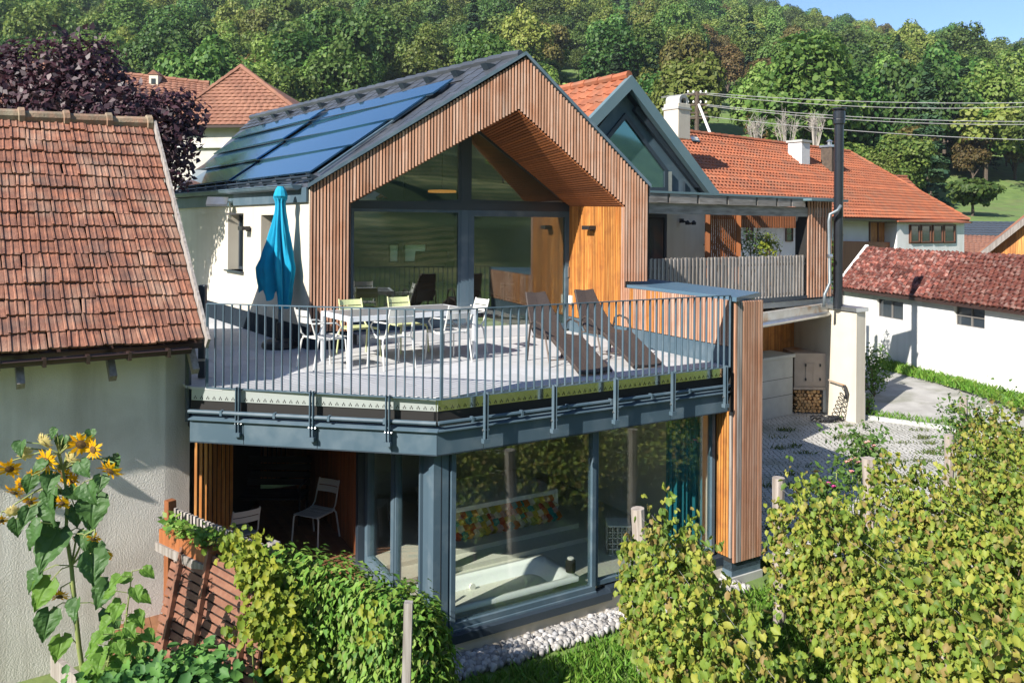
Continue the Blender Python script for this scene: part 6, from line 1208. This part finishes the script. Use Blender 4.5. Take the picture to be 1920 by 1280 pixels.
link('foliage', mesh_np('foliage', v, f, M['yellowvine']), yv, kind='stuff'); b = MB(); b.tube([(-2.55, 8.6, 0), tuple(at(480, 1150, 8.2)), tuple(at(455, 1040, 8.7))], .012, 5); b.tube([(-2.2, 8.0, 0), tuple(at(530, 1200, 7.9)), tuple(at(500, 1090, 8.2))], .012, 5); b.build('stem', M['vinebark'], yv)
pb = thing('planter_greenery', 'small leafy plants growing in the fence planter box', 'plant', v3(F0 + fdv * .7 + fn * .13, 1.65)); n_ = 240; s = g.random(n_) * .95 + .22; pos = np.stack([F0.x + fdv.x * s + fn.x * .16 + g.normal(size=n_) * .05, F0.y + fdv.y * s + fn.y * .16 + g.normal(size=n_) * .05, 1.67 + g.random(n_) * .13], 1)
v, f = scatter(*LEAF, pos, rots(np.tile([[0, -.5, .8]], (n_, 1)) + g.normal(size=(n_, 3)) * .4), .08 * (.6 + .8 * g.random(n_))); link('foliage', mesh_np('foliage', v, f, M['creeper']), pb, kind='stuff')
# ------------------------------------------------------------ sunflower and saplings
M['sunleaf'] = leafmat('sunflower_leaves', [(.035, .095, .024), (.05, .12, .03), (.07, .145, .035)], trans=.25, gloss=.03)
M['petal'] = leafmat('sunflower_petals', [(.75, .36, .004), (.80, .46, .008)], trans=.4); M['palepetal'] = leafmat('faded_petals', [(.62, .50, .20), (.70, .58, .24)], trans=.4)
M['disc'] = mat('seed_disc', (.07, .035, .012), (.13, .07, .02), 60, rough=.9, bump=.004, bscale=120); M['saplingleaf'] = leafmat('sapling_leaves', [(.08, .19, .025), (.12, .24, .034), (.16, .28, .045)], trans=.4)
def heart(L_, m, t, pos, nrm, down, name='leaf'):
    n_ = Vector(nrm).normalized(); y = Vector(down); y = (y - n_ * y.dot(n_)).normalized(); x = y.cross(n_); rows = []; rh = random.Random(int(abs(pos[0] * 7919 + pos[2] * 104729)) + 3); fold = rh.uniform(.10, .34); droop = rh.uniform(.10, .42); tw = rh.uniform(-.2, .2); p1, p2 = rh.random() * 6, rh.random() * 6
    for k in range(12):
        v_ = k / 11; w_ = interp(v_, [0, .06, .16, .30, .5, .7, .88, 1], [.12, .33, .45, .48, .38, .24, .10, .008]) * (1 + .07 * (k % 2) - .03); row = []
        for u_ in (-1, -.72, -.4, -.12, 0, .12, .4, .72, 1):
            back = .14 if v_ < .1 and abs(u_) > .5 else 0
            zz = fold * abs(u_) * w_ * 1.6 - droop * v_ * v_ + .035 * math.sin(v_ * 14 + abs(u_) * 5 + p1) * abs(u_) + .03 * math.sin(u_ * 4 + v_ * 6 + p2) - (.016 if u_ == 0 else 0) - .02 * (abs(u_) in (.4,)) * (k % 3 == 0)
            row.append(Vector(pos) + x * ((u_ * w_ + tw * v_ * v_) * L_) + y * ((v_ - back + .03 * (k % 2) * (abs(u_) == 1)) * L_) + n_ * (L_ * zz))
        rows.append(row)
    return MB().strip(rows).build(name, m, t)
DS = 8.15; sf = thing('sunflower', 'tall many headed sunflower with drooping yellow flowers against the barn wall', 'sunflower', at(150, 1500, DS)); rs = random.Random(4)
stem = [at(160, 1500, DS), at(158, 1280, DS), at(148, 1210, DS), at(140, 1130, DS), at(134, 1060, DS), at(124, 1000, DS), at(126, 930, DS), at(118, 880, DS), at(112, 850, DS)]
MB().tube(stem, [.026, .024, .024, .022, .02, .018, .015, .012, .01], 8).build('stem', M['stem'], sf, smooth=True)
heads = [(80, 828, .075, 1), (152, 832, .095, 0), (175, 842, .07, 2), (46, 852, .07, 1), (87, 865, .09, 0), (132, 862, .075, 1), (18, 878, .085, 0), (120, 890, .085, 0), (136, 900, .065, 2), (207, 882, .09, 0), (27, 922, .075, 2), (56, 940, .07, 0), (64, 892, .06, 0), (40, 907, .055, 0), (112, 1117, .07, 0), (176, 1009, .06, 0), (117, 942, .06, 0), (2, 975, .06, 0), (24, 960, .06, 1), (203, 1042, .035, 0), (143, 1012, .045, 0)]
for (px, py, r_, kd_) in heads:
    c = at(px, py, DS + rs.uniform(-.15, .15)); nr = V(rs.uniform(-.5, .5), -1, rs.uniform(-1.1, .15)).normalized(); x = nr.cross(V(0, 0, 1)).normalized(); y = nr.cross(x); hd2 = MB(); b = MB()
    k = min(len(stem) - 1, max(2, int(interp(py, [820, 850, 900, 960, 1050, 1130], [8, 8, 7, 6, 4, 3])))); s0 = stem[k]; MB().tube([s0, (s0 + c) / 2 + V(0, .05, .10 + rs.random() * .06), c - nr * .06 + V(0, 0, .03), c], [.011, .009, .008, .012], 6).build('flower_stalk', M['stem'], sf, smooth=True)
    for q in range(21):
        a = 2 * math.pi * q / 21 + rs.uniform(-.1, .1); L2_ = r_ * rs.uniform(.75, 1.15); dr = (x * math.cos(a) + y * math.sin(a)); tg = nr.cross(dr); bend = rs.uniform(-.35, .25) - (.4 if kd_ == 1 else 0); p0 = c + dr * r_ * .38; p1 = c + dr * r_ * .38 + (dr + nr * bend).normalized() * L2_ * .6; p2 = p1 + (dr + nr * bend * 2).normalized() * L2_ * .5
        b.add([p0 - tg * r_ * .05, p0 + tg * r_ * .05, p1 + tg * r_ * .17, p2, p1 - tg * r_ * .17], [(0, 1, 2, 4), (4, 2, 3)])
    fo = b.build('flower_head', M['palepetal'] if kd_ == 1 else M['petal'], sf); n__ = 14; vs = [c + nr * .02] + [c + (x * math.cos(2 * math.pi * q / n__) + y * math.sin(2 * math.pi * q / n__)) * r_ * .50 + nr * .010 for q in range(n__)]; MB().add(vs, [(0, 1 + q, 1 + (q + 1) % n__) for q in range(n__)]).build('seed_disc', M['disc'] if kd_ != 1 else M['palepetal'], fo)
    for q in range(6): a = q * 1.05; b2 = (x * math.cos(a) + y * math.sin(a)); hd2.add([c - nr * .012 + nr.cross(b2) * r_ * .16, c - nr * .02 + b2 * r_ * .75, c - nr * .012 - nr.cross(b2) * r_ * .16], [(0, 1, 2)])
    hd2.build('sepals', M['sunleaf'], fo)
for (px, py, s, yl) in ((178, 955, 66, 0), (112, 1022, 78, 0), (172, 1060, 58, 0), (92, 960, 62, 0), (204, 1110, 50, 0), (76, 1000, 52, 0), (96, 1110, 56, 1), (94, 1165, 52, 0), (116, 1210, 44, 1), (145, 1140, 40, 0), (60, 905, 34, 0), (100, 905, 40, 0), (150, 880, 36, 0), (165, 925, 44, 0), (95, 935, 40, 0), (140, 965, 40, 0), (210, 870, 34, 0), (190, 905, 34, 0), (40, 840, 30, 0), (120, 830, 30, 0), (55, 965, 36, 0), (30, 985, 34, 0), (105, 812, 20, 0), (170, 815, 22, 0), (200, 1160, 44, 0), (75, 1090, 44, 0), (160, 1010, 40, 0), (130, 925, 30, 0), (185, 1030, 36, 0), (85, 875, 30, 0)):
    q = at(px, py - s * .4, DS + rs.uniform(-.2, .1)); heart(s * DS / F * .98, M['saplingleaf'] if yl == 1 else M['sunleaf'], sf, q, (rs.uniform(-.5, .5), -.75, rs.uniform(.1, .7)), (rs.uniform(-.6, .6), -.1, -1)); k = min(range(len(stem)), key=lambda i: (stem[i] - q).length); MB().tube([stem[k], (stem[k] + q) / 2 + V(0, 0, .04), q], .006, 5).build('leaf_stalk', M['stem'], sf)
for (bx, by, tx, ty, d, lab) in ((190, 1400, 248, 1070, 7.8, 'young leafy sapling, the tallest right of the sunflower stem'), (225, 1400, 250, 1190, 7.6, 'young leafy sapling low before the brown board panel'), (150, 1420, 215, 1180, 7.5, 'young leafy sapling low at the foot of the sunflower')):
    a, c = at(bx, by, d), at(tx, ty, d); sp_2 = thing('sapling', lab, 'sapling', a, 0, 'green saplings beside the sunflower'); MB().tube([a, a.lerp(c, .5) + V(.04, 0, 0), c], [.014, .01, .005], 6).build('stem', M['stem'], sp_2)
    for k in range(22): u_ = .35 + .65 * k / 21; p = a.lerp(c, u_); aa = k * 2.4; L3_ = .07 + .11 * (1 - abs(u_ - .65)); e_ = p + V(math.cos(aa) * .11, math.sin(aa) * .06 - .03, .03) ; heart(L3_ * .95, M['saplingleaf'], sp_2, e_, (math.cos(aa) * .4, -.6, .8), (math.cos(aa), math.sin(aa) * .6 - .3, -.45)); MB().tube([p, e_], .004, 4).build('leaf_stalk', M['stem'], sp_2)
gp_ = thing('leafy_herbs', 'clump of dark green celery like leaves before the leaning boards', 'plant', at(330, 1290, 7.6)); n_ = 900; ctr = [(330, 1270, 7.6, .30), (370, 1262, 7.5, .22), (300, 1290, 7.4, .3), (260, 1290, 7.3, .25), (370, 1310, 7.2, .3), (200, 1300, 7.3, .3)]
pos = np.concatenate([np.array(at(*c[:3]))[None] + g.normal(size=(n_ // 6, 3)) * c[3] * np.array([.6, .6, .36]) for c in ctr]); n_ = len(pos); v, f = scatter(*VINE, pos, rots(np.tile([[0, -.4, .9]], (n_, 1)) + g.normal(size=(n_, 3)) * .45), .085 * (.6 + .9 * g.random(n_))); M['herb'] = leafmat('herb_leaves', [(.05, .14, .04), (.085, .20, .05), (.12, .26, .05)], trans=.3); link('foliage', mesh_np('foliage', v, f, M['herb']), gp_, kind='stuff'); b = MB()
for k in range(0, n_, 12): b.tube([(pos[k, 0] * .98, pos[k, 1] + .05, .0), tuple(pos[k])], .007, 4)
b.build('stem', M['stem'], gp_)
ed = thing('garden_edging', 'weathered boards edging the bed at the foot of the barn wall', 'edging', at(150, 1262, 9.0)); MB().bar(at(100, 1245, 9.1), at(165, 1300, 8.5), .06, .22).build('board', M['greywood'], ed)
# ------------------------------------------------------------ vineyard
rowdir = V(-.055, -1).normalized(); rowdir = V(.10, -1).normalized()
ends = [(V(1.60, 9.75), 4.6, 0), (V(3.58, 10.94), 5.6, 1), (V(5.2, 11.9), 6.2, 2), (V(6.95, 13.1), 6.4, 3), (V(8.35, 15.3), 7.5, 4)]
RN = ['row before the lower window', 'row by the clad column', 'row before the paved yard', 'row before the cream wall', 'row along the street']
PN = ['leaning grey vineyard post nearest the lower window', 'grey vineyard post by the clad end column', 'bleached vineyard post beside the roses', 'vineyard post half hidden in leaves below the street', 'vineyard post farthest right at the street']
def vpost(p, z, lean, lab, r_=.06):
    t = thing('vineyard_post', lab, 'post', v3(p, H(p.x, p.y)), 0, 'wooden posts of the vineyard'); rp = random.Random(int(p.x * 100)); pts = [v3(p, 0) + V(lean[0] * k / 5 + rp.uniform(-.012, .012), lean[1] * k / 5, z * k / 5) for k in range(6)]; o_ = MB().tube(pts, [r_ * rp.uniform(.9, 1.1) for _ in pts], 9).build('post', M['postwood'], t); MB().tube([pts[3] + V(-r_, -r_, 0), pts[3] + V(r_, -r_ * 1.1, .02)], .006, 4).build('wire_tie', M['wire'], t)
for i, (p, L_, _) in enumerate(ends):
    vpost(p, [1.95, 1.95, 1.95, 2.0, 2.15][i], [(-.10, -.04), (-.03, 0), (-.05, 0), (0, 0), (.03, 0)][i], PN[i], .085 if i < 3 else .07)
    ws = thing('trellis_wires', 'thin steel trellis wires of the ' + RN[i], 'wires', v3(p, 1))
    for z in (.75, 1.15, 1.55, 1.86):
        for s_ in (-.07, .07): a = p + V(s_, 0); c = p + rowdir * (L_ + 2.5) + V(s_, 0); MB().tube([v3(a, z), v3(a + (c - a) * .5, z - .03), v3(c, z)], .0016, 4).build('wire', M['wire'], ws)
    nv = int(L_ / .95)
    if i < 3: vpost(p + rowdir * (L_ * .62), 1.55, (0, 0), 'thin inner vineyard post in the ' + RN[i], .04)
    for k in range(nv):
        c0_ = p + rowdir * ((.72 if i == 0 else .85) + k * .95); gv_ = thing('grapevine', ['first', 'second', 'third', 'fourth', 'fifth', 'sixth', 'seventh', 'eighth'][k] + ' leafy grapevine from the end post in the ' + RN[i], 'grapevine', v3(c0_, H(c0_.x, c0_.y)), 0, 'grapevines of the ' + RN[i]); n_ = 1900
        s = (g.random(n_) - .35) * 1.25; topv = 1.82 + .12 * np.sin(s * 4 + k * 2 + i) + (.1 if i > 1 else 0); z = .55 + (topv - .55) * g.random(n_) ** .85 + (g.random(n_) < .05) * g.random(n_) * .3
        wdt = .35 * (1 - .35 * np.abs(z - 1.15)) + .08; o2 = np.sign(g.normal(size=n_)) * wdt * g.random(n_) ** .4
        pos = np.stack([c0_.x + rowdir.x * s + o2, c0_.y + rowdir.y * s + g.normal(size=n_) * .05, z], 1); hole = np.sin(pos[:, 1] * 5.1 + i) * np.sin(z * 4.3 + pos[:, 0] * 3) > -.72; pos, o2_ = pos[hole], o2[hole]; m2 = len(pos)
        if True:
            ns_ = 260; sh_ = g.integers(0, 16, ns_); a0s = g.random(16) * 1.2 - .42; l0s = .25 + .55 * g.random(16); tl_s = g.normal(size=(16, 2)) * .45; u_s = g.random(ns_); zz_s = 1.70 + u_s * l0s[sh_]; ps_ = np.stack([c0_.x + rowdir.x * a0s[sh_] + tl_s[sh_, 0] * u_s * .6 + g.normal(size=ns_) * .03, c0_.y + rowdir.y * a0s[sh_] + tl_s[sh_, 1] * u_s * .6 + g.normal(size=ns_) * .03, zz_s - .35 * u_s ** 2 * np.abs(tl_s[sh_, 0])], 1); pos = np.concatenate([pos, ps_]); o2_ = np.concatenate([o2_, g.normal(size=ns_)]); m2 = len(pos)
        nr = np.stack([np.sign(o2_) * .75, np.full(m2, -.35), np.full(m2, .62)], 1) + g.normal(size=(m2, 3)) * .62; v, f = scatter(*VINE, pos, rots_dir(nr, np.tile([[0, -.3, -1.]], (m2, 1)) + g.normal(size=(m2, 3)) * .55), .064 * (.5 + .95 * g.random(m2)))
        link('foliage', mesh_np('foliage', v, f, M['vineleaf']), gv_, kind='stuff'); b = MB(); x, y = c0_.x, c0_.y; b.tube([(x, y, -.05), (x + .04, y - .03, .35), (x - .02, y + .02, .72)], [.032, .026, .022], 7)
        for q in range(5): b.tube([(x, y, .70), (x + rowdir.x * .2 * (q - 2) + random.uniform(-.1, .1), y + rowdir.y * .2 * (q - 2), 1.2), (x + rowdir.x * .25 * (q - 2) + random.uniform(-.12, .12), y + rowdir.y * .25 * (q - 2), 1.75)], [.012, .008, .004], 5)
        b.build('trunk', M['vinebark'], gv_)
        if (k + i) % 2 == 0:
            bb = MB(); c = V(x - .2, y - .15, .85)
            for q in range(26): a = q * 2.4; r_ = .038 * (1 - q / 40); bb.lathe([(.002, -.011), (.011, -.004), (.011, .005), (.002, .012)], c + V(r_ * math.cos(a), r_ * math.sin(a), -q * .0065), 5)
            bb.build('grape_bunch', M['grape'] if 'grape' in M else M['plastic'], gv_)
# roses by the end posts
M['roseleaf'] = leafmat('rose_leaves', [(.05, .11, .025), (.08, .16, .03), (.12, .20, .04)], trans=.3); M['rose'] = mat('pink_rose', (.75, .32, .30), rough=.7, objc=(.80, .50, .42), objv=.15); M['magrose'] = mat('magenta_rose', (.55, .05, .25), rough=.7); M['whiterose'] = mat('white_rose', (.78, .72, .66), rough=.7)
def rose(px, py, d, w_, h_, fl, lab, fm_):
    c = at(px, py, d); t = thing('rose_bush', lab, 'rose bush', V(c.x, c.y, H(c.x, c.y))); n_ = 420; pos = np.array(c)[None] + (g.random((n_, 3)) - .5) * np.array([w_, w_, h_]) * (1 + .3 * g.normal(size=(n_, 1))); pos[:, 2] = np.maximum(pos[:, 2], .2)
    v, f = scatter(*LEAF, pos, rots(g.normal(size=(n_, 3)) + np.array([0, -.6, .8])), .085 * (.5 + .8 * g.random(n_))); link('foliage', mesh_np('foliage', v, f, M['roseleaf']), t, kind='stuff'); b = MB()
    for k in range(7): q = pos[k * 9]; b.tube([(c.x, c.y, .1), ((c.x + q[0]) / 2, c.y, (q[2]) * .6), tuple(q)], .008, 4)
    b.build('stem', M['stem'], t)
    for (fx, fy) in fl:
        q = at(fx, fy, d - .1); b = MB()
        for k in range(9): a = k * 2.4; r_ = .012 + .004 * k; b.add([q + V(math.cos(a) * r_ * .3, math.sin(a) * r_ * .3, -.02), q + V(math.cos(a + .6) * r_, math.sin(a + .6) * r_, .015), q + V(math.cos(a) * r_ * 1.25, math.sin(a) * r_ * 1.25, .03 - k * .003), q + V(math.cos(a - .6) * r_, math.sin(a - .6) * r_, .015)], [(0, 1, 2, 3)])
        b.build('rose_flower', fm_, t)
rose(1600, 880, 12.4, .65, 1.0, [(1594, 862), (1604, 860), (1614, 868), (1596, 884), (1608, 866), (1587, 866)], 'rose bush with salmon pink flowers left of the bleached post', M['rose'])
rose(1625, 850, 12.9, .5, .7, [(1622, 830), (1630, 828), (1638, 836), (1620, 836), (1634, 842), (1612, 832)], 'rose bush with pale pink flowers topmost beside the bleached post', M['rose'])
rose(1550, 935, 11.8, .35, .7, [(1546, 908), (1562, 912), (1552, 906)], 'small rose bush with magenta flowers by the clad column', M['magrose'])
rose(1860, 790, 15.6, .9, 1.0, [(1852, 762), (1872, 768), (1888, 776), (1845, 770), (1895, 790), (1880, 800)], 'rose bush with white flowers at the right edge by the street', M['whiterose'])
rose(1790, 805, 14.6, .5, 1.0, [], 'thin leafy rose bush before the bright paving', M['rose'])
# shrubs at street and courtyard
M['shrub'] = leafmat('shrub_leaves', [(.06, .14, .02), (.10, .20, .03), (.14, .25, .04)], trans=.3)
def shrub(px, py, d, w_, h_, n_, lab, m, z=None, leaf=.09, name='shrub'):
    c = at(px, py, d); z = H(c.x, c.y) if z is None else z; t = thing(name, lab, 'shrub', V(c.x, c.y, z)); p = g.normal(size=(n_, 3)); p /= np.linalg.norm(p, axis=1, keepdims=True); pos = np.array(c)[None] + p * (g.random((n_, 1)) ** .4) * np.array([w_, w_ * .7, h_]); pos[:, 2] = np.maximum(pos[:, 2], z + .02)
    v, f = scatter(*LEAF, pos, rots(p + g.normal(size=(n_, 3)) * .5 + np.array([0, -.2, .4])), leaf * (.6 + .8 * g.random(n_))); link('foliage', mesh_np('foliage', v, f, m), t, kind='stuff'); b = MB()
    for k in range(6): q = pos[k * 7]; b.tube([(c.x, c.y, z), tuple(q)], .012, 4)
    b.build('stem', M['vinebark'], t)
shrub(1640, 690, 23.4, .50, .75, 900, 'bushy green shrub growing behind the cream wall end', M['shrub'], z=.5); shrub(1624, 760, 22.0, .25, .4, 260, 'small ragged shrub at the foot of the cream wall end', M['creeper'], z=.28)
shrub(1560, 500, 24.5, .35, .9, 500, 'green shrub glimpsed between the slatted pillar and the flue pipe', M['shrub'], z=3.2)
shrub(1405, 455, 23.2, .75, .45, 700, 'olive green shrub behind the picket balcony under the lattice', M['roseleaf'], z=3.4, leaf=.07); shrub(1440, 460, 22.9, .42, .38, 420, 'bright lime green shrub behind the picket balcony', M['yellowvine'], z=3.4, leaf=.08); shrub(1355, 455, 23.4, .55, .5, 500, 'twiggy reddish shrub behind the fine lattice of the pergola', M['leafbrown'], z=3.4, leaf=.06)
# ------------------------------------------------------------ grass, gravel, weeds
def blades(n_, fn_, hgt_, name, cols, w_=.012, z0=None):
    xy = fn_(n_); n_ = len(xy); z = (np.array([H(x, y) for x, y in xy]) if z0 is None else np.full(n_, z0)) - .02; a = g.random(n_) * 6.28; h_ = hgt_ * (.4 + .9 * g.random(n_)); lean = g.normal(size=(n_, 2)) * .45 * h_[:, None]; dx = np.stack([np.cos(a), np.sin(a)], 1) * w_
    p = np.stack([xy[:, 0], xy[:, 1], z], 1); v = np.zeros((n_, 4, 3)); v[:, 0] = p; v[:, 1] = p; v[:, 0, :2] -= dx; v[:, 1, :2] += dx; v[:, 2] = p; v[:, 2, :2] += lean * .4 + dx * .7; v[:, 2, 2] += h_ * .6; v[:, 3] = p; v[:, 3, :2] += lean; v[:, 3, 2] += h_
    f = np.arange(n_ * 4).reshape(n_, 4)[:, [0, 1, 2, 3]]; m = leafmat(name + '_blades', cols, trans=.3); return link(name, mesh_np(name, v.reshape(-1, 3), f, m), kind='stuff')
def inpoly(pts):
    pts = np.array(pts); lo, hi = pts.min(0), pts.max(0)
    def fn_(n_):
        q = lo + (hi - lo) * g.random((n_ * 2, 2)); x, y = q.T; ins = np.zeros(len(q), bool); j = len(pts) - 1
        for i in range(len(pts)):
            c = ((pts[i, 1] > y) != (pts[j, 1] > y)) & (x < (pts[j, 0] - pts[i, 0]) * (y - pts[i, 1]) / (pts[j, 1] - pts[i, 1] + 1e-12) + pts[i, 0]); ins ^= c; j = i
        return q[ins][:n_]
    return fn_
GR = [(.075, .19, .02), (.11, .25, .028), (.16, .30, .04), (.21, .29, .06)]
blades(60000, inpoly([(-1.1, 9.2), (-.2, 9.62), (4.0, 12.2), (9.5, 13.2), (9.5, 6.2), (-1.5, 6.2), (-2.2, 7.4)]), .13, 'lawn_grass', GR)
blades(9000, inpoly([tuple(onz(1636, 655, .72).xy), tuple(onz(1995, 752, .72).xy), tuple(onz(1995, 792, .70).xy), tuple(onz(1800, 730, .70).xy), tuple(onz(1655, 692, .70).xy)]), .22, 'verge_grass', GR, .02, .72)
blades(5000, inpoly([(9.4, 21.6), (10.8, 20.6), (13.8, 18.0), (14.2, 18.4), (11.2, 21.2), (9.6, 22.4)]), .14, 'kerb_grass', GR, .016, .30)
def tufts(n_):
    out_ = []
    for k in range(90):
        c = inpoly([(4.2, 13), (9, 13), (13, 16.5), (10.2, 20.5), (8.3, 21.6), (6.4, 20.6)])(30)[0]; out_.append(c + g.normal(size=(int(20 + 60 * g.random()), 2)) * np.array([.13, .05]))
    return np.concatenate(out_)
blades(1, tufts, .10, 'paving_weeds', [(.06, .10, .02), (.10, .15, .03), (.13, .14, .05)], .012, .26)
for o_ in bpy.data.objects:
    pass
M['pebble'] = mat('river_pebble', (.40, .375, .345), (.33, .315, .30), 7, rough=.85, objc=(.21, .22, .24), objv=.42, island=1)
pv, pf_ = [], []; base = MB().lathe([(.3, -.5), (.5, 0), (.35, .42)], (0, 0, 0), 6); bv = np.array(base.v); bq4 = np.array([q for q in base.f if len(q) == 4]); cap_ = np.array([[12, 13, 14, 15], [12, 15, 16, 17]]); bf4 = np.concatenate([bq4, cap_]); n_ = 1900
s = g.random(n_) * 5.2 - .35; t_ = -.12 - g.random(n_) * .42; pos = np.array([tuple(kq(float(a), .0, float(c))) for a, c in zip(s, t_)]); pos[:, 2] = .02 + g.random(n_) * .05
v, f = scatter(bv, bf4, pos, rots(g.normal(size=(n_, 3)) * .4 + np.array([0, 0, 1])), .072 * (.5 + .9 * g.random(n_))); link('gravel_strip', mesh_np('gravel_strip', v, f, M['pebble']), kind='stuff')
# ------------------------------------------------------------ valley haze
M['haze'] = bpy.data.materials.new('haze'); M['haze'].use_nodes = True; _t = M['haze'].node_tree; _t.nodes.remove(_t.nodes['Principled BSDF'])
_v = _t.nodes.new('ShaderNodeVolumePrincipled'); _v.inputs['Color'].default_value = (.80, .88, 1, 1); _v.inputs['Density'].default_value = .00022; _v.inputs['Anisotropy'].default_value = .2; _t.links.new(_v.outputs[0], _t.nodes['Material Output'].inputs['Volume'])
MB().box((0, 440, 78), (1300, 1800, 166)).build('haze', M['haze'], kind='stuff')
